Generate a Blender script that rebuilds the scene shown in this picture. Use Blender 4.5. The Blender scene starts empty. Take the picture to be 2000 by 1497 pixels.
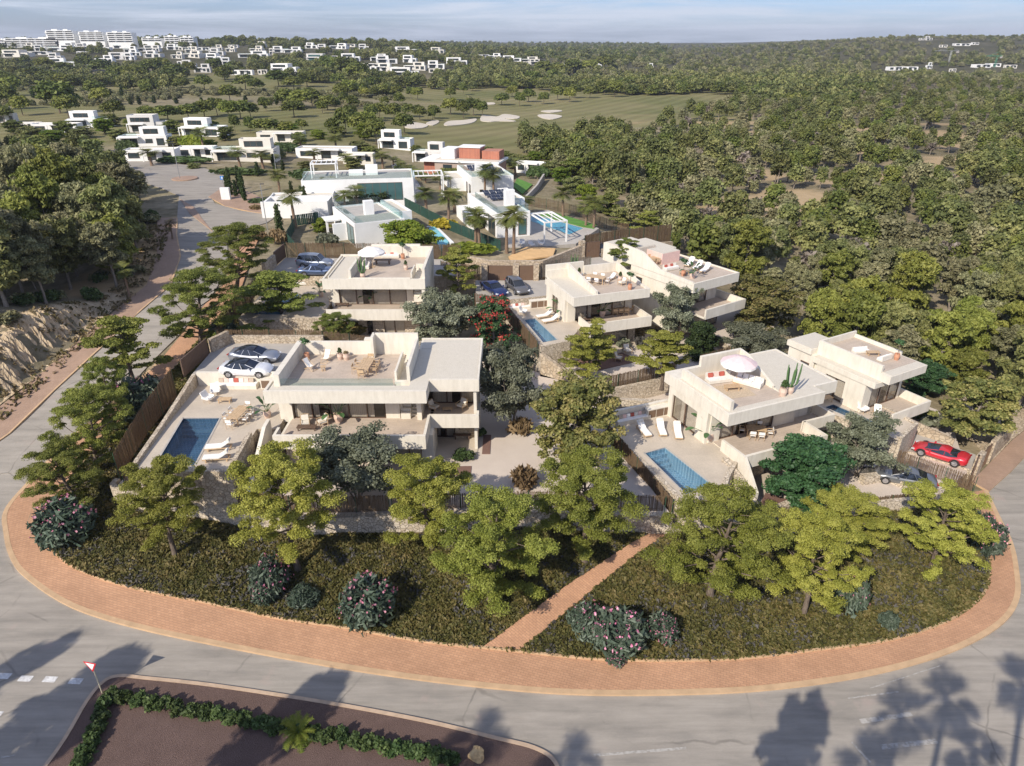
import bpy, math, random
import numpy as np
from mathutils import Vector, geometry
R_ = math.radians
SC = bpy.context.scene
COL = SC.collection
# ------------------------------------------------------------------ camera, world, sun, exposure
CAM_H = 35.0; FPX = 1334.0; PITCH = math.atan(0.5)
cam_d = bpy.data.cameras.new('camera'); cam = bpy.data.objects.new('camera', cam_d); COL.objects.link(cam)
cam_d.sensor_width = 36.0; cam_d.lens = FPX/2000*36; cam_d.clip_start = 0.5; cam_d.clip_end = 30000
cam.location = (0, 0, CAM_H); cam.rotation_euler = (math.pi/2-PITCH, 0, 0)
SC.camera = cam
SUN_EL = R_(37); SUN_DIR = (-0.60, -0.80)          # towards the sun, on the ground
world = bpy.data.worlds.new('World'); SC.world = world; world.use_nodes = True
wn = world.node_tree.nodes; wl = world.node_tree.links; wn.clear()
wo = wn.new('ShaderNodeOutputWorld'); bg = wn.new('ShaderNodeBackground'); sky = wn.new('ShaderNodeTexSky')
sky.sky_type = 'NISHITA'; sky.sun_disc = False; sky.sun_elevation = SUN_EL
sky.sun_rotation = math.atan2(SUN_DIR[0], SUN_DIR[1]); sky.air_density = 1.0; sky.dust_density = 0.6; sky.ozone_density = 3.0
bg.inputs['Strength'].default_value = 0.132
# thin streaks of high cloud, a function of the view direction only
tc = wn.new('ShaderNodeTexCoord'); mp = wn.new('ShaderNodeMapping'); mp.inputs['Scale'].default_value = (1.6, 1.6, 26)
mp.inputs['Rotation'].default_value = (0.05, 0.03, 0)
nz = wn.new('ShaderNodeTexNoise'); nz.inputs['Scale'].default_value = 2.6; nz.inputs['Detail'].default_value = 9; nz.inputs['Roughness'].default_value = 0.62; nz.inputs['Distortion'].default_value = 0.5
rp = wn.new('ShaderNodeValToRGB'); rp.color_ramp.elements[0].position = 0.40; rp.color_ramp.elements[1].position = 0.62
rp.color_ramp.elements[0].color = (0, 0, 0, 1); rp.color_ramp.elements[1].color = (0.85, 0.85, 0.85, 1)
mx = wn.new('ShaderNodeMix'); mx.data_type = 'RGBA'; mx.inputs[7].default_value = (4.7, 5.1, 5.9, 1)
tint = wn.new('ShaderNodeMix'); tint.data_type = 'RGBA'; tint.blend_type = 'MULTIPLY'; tint.inputs[0].default_value = 1
tint.inputs[7].default_value = (0.53, 0.61, 0.90, 1)
wl.new(tc.outputs['Generated'], mp.inputs['Vector']); wl.new(mp.outputs['Vector'], nz.inputs['Vector']); wl.new(nz.outputs['Fac'], rp.inputs['Fac'])
wl.new(sky.outputs['Color'], tint.inputs[6]); wl.new(tint.outputs[2], mx.inputs[6]); wl.new(rp.outputs['Color'], mx.inputs[0])
wl.new(mx.outputs[2], bg.inputs['Color']); wl.new(bg.outputs['Background'], wo.inputs['Surface'])
sun_d = bpy.data.lights.new('sun', 'SUN'); sun_d.energy = 4.5; sun_d.angle = R_(0.5); sun_d.color = (1.0, 0.91, 0.78)
sun = bpy.data.objects.new('sun', sun_d); COL.objects.link(sun); sun.location = (-60, -80, 90)
sv = Vector((SUN_DIR[0]*math.cos(SUN_EL), SUN_DIR[1]*math.cos(SUN_EL), math.sin(SUN_EL)))
sun.rotation_euler = sv.to_track_quat('Z', 'Y').to_euler()
SC.view_settings.view_transform = 'Standard'; SC.view_settings.look = 'None'; SC.view_settings.gamma = 1.0
SC.view_settings.use_curve_mapping = False; SC.view_settings.exposure = 0.27
SC.render.engine = 'CYCLES'
SC.cycles.max_bounces = 6; SC.cycles.transparent_max_bounces = 12

# ------------------------------------------------------------------ geometry of the view (turns a sighting into a place)
_s, _c = math.sin(PITCH), math.cos(PITCH)
def ray(u, v):
    a = (u-1000)/FPX; b = (748.5-v)/FPX
    return a, _c+b*_s, -_s+b*_c
def at(u, v, z):
    a, dy, dz = ray(u, v); t = (z-CAM_H)/dz
    return (a*t, dy*t)
def zat(x, y, v):                                   # height at which a thing standing at (x,y) reaches row v
    b = (748.5-v)/FPX; t = y/(_c+b*_s)
    return CAM_H+t*(-_s+b*_c)
def dep(x, y, z): return y*_c-(z-CAM_H)*_s
def sstep(a, b, x):
    t = np.clip((np.asarray(x, float)-a)/(b-a), 0, 1); return t*t*(3-2*t)

# ------------------------------------------------------------------ terrain
CP = np.array([  # x, y, z, reach
 (-60,20,0,14),(-30,20,0,14),(0,15,0,14),(30,20,0,14),(60,20,0,14),(-20,30,0,5),(0,29,0,5),(20,29,0,5),(-40,33,0,6),(40,33,0,6),
 (-24,33.4,.05,2.5),(-16,31.8,.05,2.5),(-8,30.4,.05,2.5),(0,29.2,.05,2.5),(10,28.6,.05,2.5),(20,30,.05,2.5),(29,32.3,.05,2.5),(35,36,.05,2.5),(-31,35.6,.05,2.5),
 (-37.5,40,.1,3),(-41,44,.5,3),(-45,43,.3,5),(-55,40,.3,8),(38,42,.1,3),(41,48,.2,4),(55,45,.1,8),(50,55,.2,5),
 (-31,42,1.5,3),(-22,40.5,1.9,3),(-12,39.5,2.0,3),(0,39.5,2.0,3),(11,39.5,1.9,3),(20,40,1.3,3),(30,42,.8,3),(35,44,.4,2.5),(-33,46,2.0,2.5),
 (-20,37,.9,2.5),(-10,35.5,.8,2.5),(0,34.5,.7,2.5),(10,34,.6,2.5),(20,34.5,.5,2.5),(30,37,.3,2.5),
 (-20,46,1.2,6),(0,46,1.2,6),(15,50,.3,6),(30,50,-.5,6),(0,55,1.5,6),(20,60,.3,6),(34,58,-.2,6),
 (-25,55,3,5),(-25,70,3.5,5),(-5,68,2.2,6),(12,72,2.2,6),(25,72,1.4,6),(0,80,4,6),(15,82,4.0,5),(-25,82,5.8,5),(-36,60,3.4,3),(-35,70,5,3),
 (-48,55,1.6,5),(-46.6,62,3,5),(-45,69,4.5,5),(-44.5,77,6,5),(-43.4,82,6.8,5),(-40,55,1.8,4),(-39,62,3.2,4),(-37.5,68,4.8,4),(-37,76,6.2,4),(-36,84,7.0,5),
 (-60,55,2.5,6),(-60,75,6.8,8),(-80,70,7,10),(-42,95,8,7),(-46,105,8.6,8),(-60,125,9,10),(-44,112,8.8,6),(-95,165,9.5,16),(-50,140,9.3,12),(-75,105,9.5,12),(-110,110,10,20),
 (-20,90,7.6,5),(-5,92,6.8,5),(0,86,6.6,4),(10,90,7,5),(20,92,5.4,6),(32,88,3.5,6),(-28,102,8,6),(-17,105,8,6),(0,108,7,7),(12,108,6.4,6),(22,105,5,7),
 (-35,125,9,8),(-20,140,8.2,10),(-10,140,7.4,10),(5,145,6.2,12),(-20,172,7,14),(10,180,5.6,15),(40,100,2.6,9),(45,75,.8,7),(40,65,.4,5),(60,60,.3,8),(70,90,1,12),(100,110,1,18),
 (50,130,3,14),(90,160,3.5,20),(140,160,4,25),(-110,230,9,25),(-60,220,8.5,25),(0,230,5,25),(60,230,4.2,25),(130,240,5,30),(190,260,5,35),(-180,250,9,40)], float)
def _vnoise(x, y, seed):
    xi = np.floor(x).astype(np.int64); yi = np.floor(y).astype(np.int64); xf = x-xi; yf = y-yi
    def h(i, j):
        n = (i*374761393+j*668265263+seed*69069) & 0xffffffff; n = ((n ^ (n >> 13))*1274126177) & 0xffffffff
        return ((n ^ (n >> 16)) & 0xffff)/65535.0
    u = xf*xf*(3-2*xf); v = yf*yf*(3-2*yf)
    return (h(xi, yi)*(1-u)+h(xi+1, yi)*u)*(1-v)+(h(xi, yi+1)*(1-u)+h(xi+1, yi+1)*u)*v
def bank_d(x, y):                                   # distance to the left of the outer line of the left pavement
    xl = np.interp(y, [40, 52, 59.2, 64.4, 70, 77, 84, 110, 130], [-56, -52.6, -50.6, -49.2, -48, -47.4, -47, -56, -66])
    return xl-x
def T0(x, y):
    x = np.asarray(x, float); y = np.asarray(y, float); sh = x.shape; x = x.ravel(); y = y.ravel()
    near = np.zeros_like(x); m = y < 420
    if m.any():
        xx = x[m][:, None]; yy = y[m][:, None]; d2 = (xx-CP[:, 0])**2+(yy-CP[:, 1])**2; s2 = CP[:, 3]**2
        w = np.exp(-d2/(2*s2))+2e-4/(1+d2/s2)**1.5
        near[m] = (w*CP[:, 2]).sum(1)/w.sum(1)
        bd = bank_d(x[m], y[m])
        near[m] += sstep(.7, 3.8, bd)*3.3*sstep(44, 56, y[m])*(1-sstep(68, 81, y[m]))
    a = x/np.maximum(y, 1)
    far = 4.3+4.5*sstep(.05, -.3, a)*(1-sstep(300, 600, y)*.3)+sstep(.12, -.22, a)*17*sstep(400, 980, y)
    far += 10*sstep(600, 1600, y)+9*sstep(1600, 3200, y)*(_vnoise(x/420+7, y/700, 3)*1.5)
    far += sstep(.22, .55, a)*24*sstep(650, 1500, y)*(.75+.5*_vnoise(x/260, y/300, 9))
    far += (_vnoise(x/70, y/90, 5)-.5)*3.0*sstep(260, 420, y)
    far = np.where(y > 1050, far-sstep(.12, -.22, a)*10*sstep(1050, 1600, y), far)
    k = sstep(240, 400, y)
    return (near*(1-k)+far*k).reshape(sh)
def T0s(x, y): return float(T0(np.array([x]), np.array([y]))[0])
PADS = []
def inside(p, poly):
    c = False; n = len(poly); x, y = p
    for i in range(n):
        x1, y1 = poly[i]; x2, y2 = poly[i-1]
        if (y1 > y) != (y2 > y) and x < (x2-x1)*(y-y1)/(y2-y1)+x1: c = not c
    return c
def T(x, y):
    z = T0s(x, y)
    for poly, pz in PADS:
        if pz > z and inside((x, y), poly): z = pz
    return z
def hit(u, v, terr=None):                           # where a sight line meets the ground
    a, dy, dz = ray(u, v)
    ts = np.concatenate([np.arange(20, 200, 1.0), np.geomspace(200, 9000, 500)])
    z = CAM_H+dz*ts; g = T0(a*ts, dy*ts)
    idx = np.nonzero(z < g)[0]
    if len(idx) == 0: t = 1600.0
    else:
        i = idx[0]; t0, t1 = (ts[i-1] if i else ts[0]), ts[i]
        for _ in range(14):
            tm = (t0+t1)/2
            if CAM_H+dz*tm < T0s(a*tm, dy*tm): t1 = tm
            else: t0 = tm
        t = t1
    return a*t, dy*t

# ------------------------------------------------------------------ object helpers
def tag(o, label=None, cat=None, group=None, kind=None):
    if label: o['label'] = label
    if cat: o['category'] = cat
    if group: o['group'] = group
    if kind: o['kind'] = kind
    return o
def empty(name, loc=(0, 0, 0), rz=0.0, parent=None):
    o = bpy.data.objects.new(name, None); COL.objects.link(o); o.location = loc; o.rotation_euler = (0, 0, rz); o.empty_display_size = .3
    if parent: o.parent = parent
    return o
KIDS = {}; LAST = []
def copy_tree(o, parent=None):
    c = o.copy(); COL.objects.link(c)
    if parent is not None: c.parent = parent; KIDS.setdefault(parent.name, []).append(c)
    for ch in list(KIDS.get(o.name, [])): copy_tree(ch, c)
    return c
class MB:
    def __init__(s): s.V = []; s.F = []; s.M = []; s.n = 0; s.A = []
    def add(s, V, F, m=0, attr=None):
        V = np.asarray(V, float).reshape(-1, 3)
        if isinstance(F, np.ndarray):
            s.F.append((F+s.n).astype(np.int32)); s.M.append(np.full(len(F), m, np.int32)); s.A.append(np.full(len(F), .5) if attr is None else attr)
        else:
            for f in F:
                s.F.append((np.asarray([f])+s.n).astype(np.int32)); s.M.append(np.array([m], np.int32)); s.A.append(np.array([.5]))
        s.V.append(V); s.n += len(V)
        return s
    def box(s, x0, x1, y0, y1, z0, z1, m=0):
        V = [(x0,y0,z0),(x1,y0,z0),(x1,y1,z0),(x0,y1,z0),(x0,y0,z1),(x1,y0,z1),(x1,y1,z1),(x0,y1,z1)]
        return s.add(V, np.array([(3,2,1,0),(4,5,6,7),(0,1,5,4),(1,2,6,5),(2,3,7,6),(3,0,4,7)]), m)
    def obox(s, c, size, rz=0, m=0, tilt=0, tax='x'):
        hx, hy, hz = size[0]/2, size[1]/2, size[2]/2
        V = np.array([(sx*hx, sy*hy, sz*hz) for sz in (-1, 1) for (sx, sy) in ((-1,-1),(1,-1),(1,1),(-1,1))])
        if tilt:
            ct, st = math.cos(tilt), math.sin(tilt)
            if tax == 'x': V = np.stack([V[:,0], V[:,1]*ct-V[:,2]*st, V[:,1]*st+V[:,2]*ct], 1)
            else: V = np.stack([V[:,0]*ct+V[:,2]*st, V[:,1], -V[:,0]*st+V[:,2]*ct], 1)
        cr, sr = math.cos(rz), math.sin(rz)
        V = np.stack([V[:,0]*cr-V[:,1]*sr, V[:,0]*sr+V[:,1]*cr, V[:,2]], 1)+np.array(c)
        return s.add(V, np.array([(3,2,1,0),(4,5,6,7),(0,1,5,4),(1,2,6,5),(2,3,7,6),(3,0,4,7)]), m)
    def prism(s, poly, z0, z1, m=0):
        n = len(poly); ar = sum(poly[i-1][0]*poly[i][1]-poly[i][0]*poly[i-1][1] for i in range(n))
        if ar < 0: poly = poly[::-1]
        z0 = z0 if hasattr(z0, '__len__') else [z0]*n; z1 = z1 if hasattr(z1, '__len__') else [z1]*n
        V = [(p[0], p[1], z0[i]) for i, p in enumerate(poly)]+[(p[0], p[1], z1[i]) for i, p in enumerate(poly)]
        F = [tuple(range(n-1, -1, -1)), tuple(range(n, 2*n))]+[(i, (i+1) % n, n+(i+1) % n, n+i) for i in range(n)]
        return s.add(V, F, m)
    def wallx(s, x0, x1, prof, m=0):                # profile (y,z) swept along x
        n = len(prof); V = [(x0, p[0], p[1]) for p in prof]+[(x1, p[0], p[1]) for p in prof]
        F = [tuple(range(n)), tuple(range(2*n-1, n-1, -1))]+[(i, n+i, n+(i+1) % n, (i+1) % n) for i in range(n)]
        return s.add(V, F, m)
    def tube(s, P, Rr, k=6, m=0, cap=True):
        P = np.asarray(P, float); n = len(P); Rr = np.broadcast_to(np.asarray(Rr, float), (n,))
        D = np.gradient(P, axis=0); D /= np.linalg.norm(D, axis=1)[:, None]+1e-9
        ref = np.where(np.abs(D[:, 2:3]) > .9, np.array([[1., 0, 0]]), np.array([[0, 0, 1.]]))
        A = np.cross(D, ref); A /= np.linalg.norm(A, axis=1)[:, None]+1e-9; B = np.cross(D, A)
        an = np.linspace(0, 2*math.pi, k, endpoint=False)
        V = P[:, None, :]+Rr[:, None, None]*(A[:, None, :]*np.cos(an)[None, :, None]+B[:, None, :]*np.sin(an)[None, :, None])
        V = V.reshape(-1, 3); i = np.arange(n-1)[:, None]*k; j = np.arange(k)[None, :]; j2 = (j+1) % k
        F = np.stack([i+j, i+j2, i+k+j2, i+k+j], -1).reshape(-1, 4)
        s.add(V, F, m)
        if cap: s.add(V[-k:], [tuple(range(k))], m); s.add(V[:k], [tuple(range(k))[::-1]], m)
        return s
    def lathe(s, prof, c=(0, 0, 0), k=12, m=0, sx=1, sy=1):
        prof = np.asarray(prof, float); n = len(prof); an = np.linspace(0, 2*math.pi, k, endpoint=False)
        V = np.stack([prof[:, 0:1]*np.cos(an)*sx+c[0], prof[:, 0:1]*np.sin(an)*sy+c[1], np.repeat(prof[:, 1:2], k, 1)+c[2]], -1).reshape(-1, 3)
        i = np.arange(n-1)[:, None]*k; j = np.arange(k)[None, :]; j2 = (j+1) % k
        return s.add(V, np.stack([i+j, i+j2, i+k+j2, i+k+j], -1).reshape(-1, 4), m)
    def leaves(s, C, N, size, rng, asp=1.0, m=0, attr=None):
        n = len(C); N = N/(np.linalg.norm(N, axis=1)[:, None]+1e-9); q = rng.normal(size=(n, 3))
        A = np.cross(N, q); A /= np.linalg.norm(A, axis=1)[:, None]+1e-9; B = np.cross(N, A)
        sz = np.broadcast_to(np.asarray(size, float), (n,))*rng.uniform(.65, 1.3, n)
        A = A*(sz*.5)[:, None]; B = B*(sz*.5*asp)[:, None]
        V = np.stack([C-A-B*.6, C+A*.7-B, C+A+B*.5, C-A*.6+B], 1).reshape(-1, 3)
        F = (np.arange(n)[:, None]*4+np.arange(4)[None, :])
        return s.add(V, F, m, rng.uniform(0, 1, n) if attr is None else attr)
    def build(s, name, mats, parent=None, smooth=False, attr=False):
        me = bpy.data.meshes.new(name)
        if s.n:
            V = np.concatenate(s.V); me.vertices.add(len(V)); me.vertices.foreach_set('co', V.ravel())
            cnt = np.concatenate([np.full(len(f), f.shape[1], np.int32) for f in s.F]); lo = np.concatenate([f.ravel() for f in s.F])
            me.loops.add(len(lo)); me.loops.foreach_set('vertex_index', lo); me.polygons.add(len(cnt))
            me.polygons.foreach_set('loop_start', np.concatenate([[0], np.cumsum(cnt)[:-1]]).astype(np.int32))
            me.polygons.foreach_set('loop_total', cnt); me.polygons.foreach_set('material_index', np.concatenate(s.M))
            me.polygons.foreach_set('use_smooth', np.full(len(cnt), bool(smooth)))
            if attr:
                at_ = me.attributes.new('rnd', 'FLOAT', 'FACE'); at_.data.foreach_set('value', np.concatenate(s.A).astype(np.float32))
        for m in (mats if isinstance(mats, (list, tuple)) else [mats]): me.materials.append(m)
        me.update(calc_edges=True); me.validate()
        o = bpy.data.objects.new(name, me); COL.objects.link(o)
        if parent is not None: o.parent = parent; KIDS.setdefault(parent.name, []).append(o)
        return o
def densify(poly, step):
    out = []
    for i in range(len(poly)):
        a = poly[i]; b = poly[(i+1) % len(poly)]; L = math.hypot(b[0]-a[0], b[1]-a[1]); n = max(1, int(L/step))
        for k in range(n): out.append((a[0]+(b[0]-a[0])*k/n, a[1]+(b[1]-a[1])*k/n))
    return out
def smooth_poly(pts, n=6, closed=False):
    P = [np.array(p, float) for p in pts]; out = []; m = len(P)
    for i in range(m if closed else m-1):
        p0 = P[i-1] if (closed or i > 0) else P[i]; p1 = P[i]; p2 = P[(i+1) % m]; p3 = P[(i+2) % m] if (closed or i+2 < m) else p2
        for k in range(n):
            t = k/n; out.append(tuple(.5*((2*p1)+(-p0+p2)*t+(2*p0-5*p1+4*p2-p3)*t*t+(-p0+3*p1-3*p2+p3)*t**3)))
    if not closed: out.append(tuple(P[-1]))
    return out
def surf(name, poly, zf, step, mats, skirt=.3, hole=None, parent=None):   # a ground sheet over a polygon, edges turned down
    B = densify(poly, step); xs = [p[0] for p in B]; ys = [p[1] for p in B]
    vs = [Vector(p) for p in B]; ed = [(i, (i+1) % len(B)) for i in range(len(B))]; Hs = None
    if hole:
        Hs = densify(hole, step); k = len(vs); vs += [Vector(p) for p in Hs]; ed += [(k+i, k+(i+1) % len(Hs)) for i in range(len(Hs))]
    if callable(zf):
        gx = np.arange(min(xs), max(xs), step); gy = np.arange(min(ys), max(ys), step); bp = np.array(B); GX, GY = np.meshgrid(gx, gy)
        GX = GX.ravel()+np.random.RandomState(1).uniform(-.1, .1, GX.size)*step; GY = GY.ravel()
        ins = np.zeros(GX.size, bool)
        for i in range(len(B)):
            x1, y1 = B[i]; x2, y2 = B[i-1]
            if y1 == y2: continue
            ins ^= ((y1 > GY) != (y2 > GY)) & (GX < (x2-x1)*(GY-y1)/(y2-y1)+x1)
        vs += [Vector((a, b)) for a, b in zip(GX[ins], GY[ins])]
    r = geometry.delaunay_2d_cdt(vs, ed, [], 1, 1e-4)
    ov = np.array([(p.x, p.y) for p in r[0]]); fs = [list(f) for f in r[2]]
    if hole: fs = [f for f in fs if not inside(tuple(ov[f].mean(0)), hole)]
    z = zf(ov[:, 0], ov[:, 1]) if callable(zf) else np.full(len(ov), float(zf))
    mb = MB(); mb.add(np.column_stack([ov, z]), np.array(fs))
    if skirt:
        for ring in [B]:
            rr = np.array(ring); zz = zf(rr[:, 0], rr[:, 1]) if callable(zf) else np.full(len(rr), float(zf))
            n = len(rr); V = np.concatenate([np.column_stack([rr, zz]), np.column_stack([rr, zz-skirt])]); i = np.arange(n); j = (i+1) % n
            mb.add(V, np.stack([i, n+i, n+j, j], 1), 1 if isinstance(mats, (list, tuple)) and len(mats) > 1 else 0)
    return mb.build(name, mats, parent)
def struct(o): return tag(o, kind='structure')
def offset_line(pts, d):
    P = np.array(pts, float); D = np.gradient(P, axis=0); D /= np.linalg.norm(D, axis=1)[:, None]+1e-9
    return P+np.stack([-D[:, 1], D[:, 0]], 1)*d
def ribbon(mb, pts, w, z0f, z1f, m=0):              # a wall or kerb w wide along a line, z0f..z1f functions of (x,y)
    L = offset_line(pts, w/2); Rr = offset_line(pts, -w/2); P = np.array(pts, float)
    z0 = np.array([z0f(*p) for p in P]); z1 = np.array([z1f(*p) for p in P]); n = len(P)
    V = np.concatenate([np.column_stack([L, z0]), np.column_stack([Rr, z0]), np.column_stack([Rr, z1]), np.column_stack([L, z1])])
    i = np.arange(n-1); F = []
    for a, b in ((0, 1), (1, 2), (2, 3), (3, 0)): F.append(np.stack([a*n+i, b*n+i, b*n+i+1, a*n+i+1], 1))
    mb.add(V, np.concatenate(F), m); mb.add(V[[0, n, 2*n, 3*n]], [(3, 2, 1, 0)], m); mb.add(V[[n-1, 2*n-1, 3*n-1, 4*n-1]], [(0, 1, 2, 3)], m)
    return mb
# ------------------------------------------------------------------ materials
def nodes(name):
    m = bpy.data.materials.new(name); m.use_nodes = True; nt = m.node_tree; nt.nodes.clear()
    out = nt.nodes.new('ShaderNodeOutputMaterial'); p = nt.nodes.new('ShaderNodeBsdfPrincipled'); nt.links.new(p.outputs[0], out.inputs[0])
    return m, nt, p, out
def coords(nt, kind='Object', scale=(1, 1, 1), rot=(0, 0, 0)):
    t = nt.nodes.new('ShaderNodeTexCoord'); mp = nt.nodes.new('ShaderNodeMapping'); mp.inputs['Scale'].default_value = scale; mp.inputs['Rotation'].default_value = rot
    nt.links.new(t.outputs[kind], mp.inputs[0]); return mp.outputs[0]
def noise(nt, vec, scale, detail=4, rough=.55):
    n = nt.nodes.new('ShaderNodeTexNoise'); n.inputs['Scale'].default_value = scale; n.inputs['Detail'].default_value = detail; n.inputs['Roughness'].default_value = rough
    nt.links.new(vec, n.inputs['Vector']); return n.outputs['Fac']
def ramp(nt, fac, stops):
    r = nt.nodes.new('ShaderNodeValToRGB'); e = r.color_ramp.elements
    while len(e) < len(stops): e.new(.5)
    for i, (p, c) in enumerate(stops): e[i].position = p; e[i].color = (*c, 1) if len(c) == 3 else c
    nt.links.new(fac, r.inputs[0]); return r.outputs[0]
def mixc(nt, fac, a, b, mode='MIX'):
    m = nt.nodes.new('ShaderNodeMix'); m.data_type = 'RGBA'; m.blend_type = mode
    for k, v in ((0, fac), (6, a), (7, b)):
        if hasattr(v, 'is_linked') or isinstance(v, bpy.types.NodeSocket): nt.links.new(v, m.inputs[k])
        else: m.inputs[k].default_value = v if k == 0 else (*v, 1)
    return m.outputs[2]
def bump(nt, p, h, strength=.3, dist=.02):
    b = nt.nodes.new('ShaderNodeBump'); b.inputs['Strength'].default_value = strength; b.inputs['Distance'].default_value = dist
    nt.links.new(h, b.inputs['Height']); nt.links.new(b.outputs[0], p.inputs['Normal'])
def flat(name, col, rough=.7, vary=.12, scale=3.0, metal=0, coat=0, spec=.5, bmp=0):
    m, nt, p, o = nodes(name); v = coords(nt); f = noise(nt, v, scale, 5)
    lo = tuple(c*(1-vary) for c in col); hi = tuple(min(1, c*(1+vary)) for c in col)
    nt.links.new(ramp(nt, f, [(.3, lo), (.7, hi)]), p.inputs['Base Color'])
    p.inputs['Roughness'].default_value = rough; p.inputs['Metallic'].default_value = metal; p.inputs['Coat Weight'].default_value = coat; p.inputs['Specular IOR Level'].default_value = spec
    if bmp: bump(nt, p, noise(nt, v, scale*8, 4), bmp, .02)
    return m
def two_noise(name, stops1, s1, stops2, s2, fac=.5, rough=.9, bmp=.3, bs=20, bd=.03, scale=(1, 1, 1)):
    m, nt, p, o = nodes(name); v = coords(nt, scale=scale)
    a = ramp(nt, noise(nt, v, s1, 6), stops1); b = ramp(nt, noise(nt, v, s2, 6), stops2)
    nt.links.new(mixc(nt, fac, a, b), p.inputs['Base Color']); p.inputs['Roughness'].default_value = rough; p.inputs['Specular IOR Level'].default_value = .25
    bump(nt, p, noise(nt, v, bs, 5), bmp, bd); return m
def stone_mat(name, cols, scale=2.4, gap=(.24, .19, .14)):
    m, nt, p, o = nodes(name); v = coords(nt); vo = nt.nodes.new('ShaderNodeTexVoronoi'); vo.inputs['Scale'].default_value = scale
    nd = nt.nodes.new('ShaderNodeMix'); nd.data_type = 'VECTOR'; nd.inputs[0].default_value = .12
    nn = nt.nodes.new('ShaderNodeTexNoise'); nn.inputs['Scale'].default_value = 3; nt.links.new(v, nn.inputs['Vector']); nt.links.new(v, nd.inputs[4]); nt.links.new(nn.outputs['Color'], nd.inputs[5])
    nt.links.new(nd.outputs[1], vo.inputs['Vector'])
    ve = nt.nodes.new('ShaderNodeTexVoronoi'); ve.feature = 'DISTANCE_TO_EDGE'; ve.inputs['Scale'].default_value = scale; nt.links.new(nd.outputs[1], ve.inputs['Vector'])
    c = ramp(nt, vo.outputs['Color'], [(.15, cols[0]), (.5, cols[1]), (.85, cols[2])])
    c = mixc(nt, .35, c, ramp(nt, noise(nt, v, 14, 6), [(.3, cols[0]), (.7, cols[2])]))
    e = ramp(nt, ve.outputs['Distance'], [(.0, (0, 0, 0)), (.07, (1, 1, 1))])
    nt.links.new(mixc(nt, e, gap, c), p.inputs['Base Color']); p.inputs['Roughness'].default_value = .92; bump(nt, p, e, .8, .05); return m
def brick_mat(name, c1, c2, mortar, bw, bh, rot=0, rough=.85, msize=.012, big=.25):
    m, nt, p, o = nodes(name); v = coords(nt, rot=(0, 0, rot)); b = nt.nodes.new('ShaderNodeTexBrick')
    b.inputs['Scale'].default_value = 1; b.inputs['Brick Width'].default_value = bw; b.inputs['Row Height'].default_value = bh; b.inputs['Mortar Size'].default_value = msize
    b.inputs['Color1'].default_value = (*c1, 1); b.inputs['Color2'].default_value = (*c2, 1); b.inputs['Mortar'].default_value = (*mortar, 1); b.inputs['Bias'].default_value = 0
    nt.links.new(v, b.inputs['Vector'])
    n = ramp(nt, noise(nt, v, .5, 6), [(.3, (.88,)*3), (.7, (1.08,)*3)]); n2 = ramp(nt, noise(nt, v, 6, 5), [(.3, (.85,)*3), (.7, (1.12,)*3)])
    c = mixc(nt, 1.0, b.outputs['Color'], n, 'MULTIPLY'); c = mixc(nt, big*2, c, mixc(nt, 1.0, c, n2, 'MULTIPLY'))
    nt.links.new(c, p.inputs['Base Color']); p.inputs['Roughness'].default_value = rough; bump(nt, p, b.outputs['Fac'], -.25, .01); return m
def leaf_mat(name, dark, mid, lite, scale=.6, trans=.25, rough=.6, spec=.25):
    m, nt, p, o = nodes(name); a = nt.nodes.new('ShaderNodeAttribute'); a.attribute_name = 'rnd'
    c = ramp(nt, a.outputs['Fac'], [(.0, dark), (.5, mid), (1., lite)])
    oi = nt.nodes.new('ShaderNodeObjectInfo'); h = nt.nodes.new('ShaderNodeHueSaturation'); mr = nt.nodes.new('ShaderNodeMapRange'); mr.inputs['To Min'].default_value = .78; mr.inputs['To Max'].default_value = 1.28; mh = nt.nodes.new('ShaderNodeMath'); mh.operation = 'PINGPONG'; mh.inputs[1].default_value = .026; mh2 = nt.nodes.new('ShaderNodeMath'); mh2.operation = 'ADD'; mh2.inputs[1].default_value = .481; nt.links.new(oi.outputs['Random'], mh.inputs[0]); nt.links.new(mh.outputs[0], mh2.inputs[0]); nt.links.new(mh2.outputs[0], h.inputs['Hue'])
    nt.links.new(oi.outputs['Random'], mr.inputs[0]); nt.links.new(mr.outputs[0], h.inputs['Value']); nt.links.new(c, h.inputs['Color'])
    nt.links.new(h.outputs[0], p.inputs['Base Color']); p.inputs['Roughness'].default_value = rough; p.inputs['Specular IOR Level'].default_value = spec
    t = nt.nodes.new('ShaderNodeBsdfTranslucent'); nt.links.new(h.outputs[0], t.inputs[0]); mx = nt.nodes.new('ShaderNodeMixShader'); mx.inputs[0].default_value = trans+.08
    nt.links.new(p.outputs[0], mx.inputs[1]); nt.links.new(t.outputs[0], mx.inputs[2]); nt.links.new(mx.outputs[0], o.inputs[0]); return m
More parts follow.
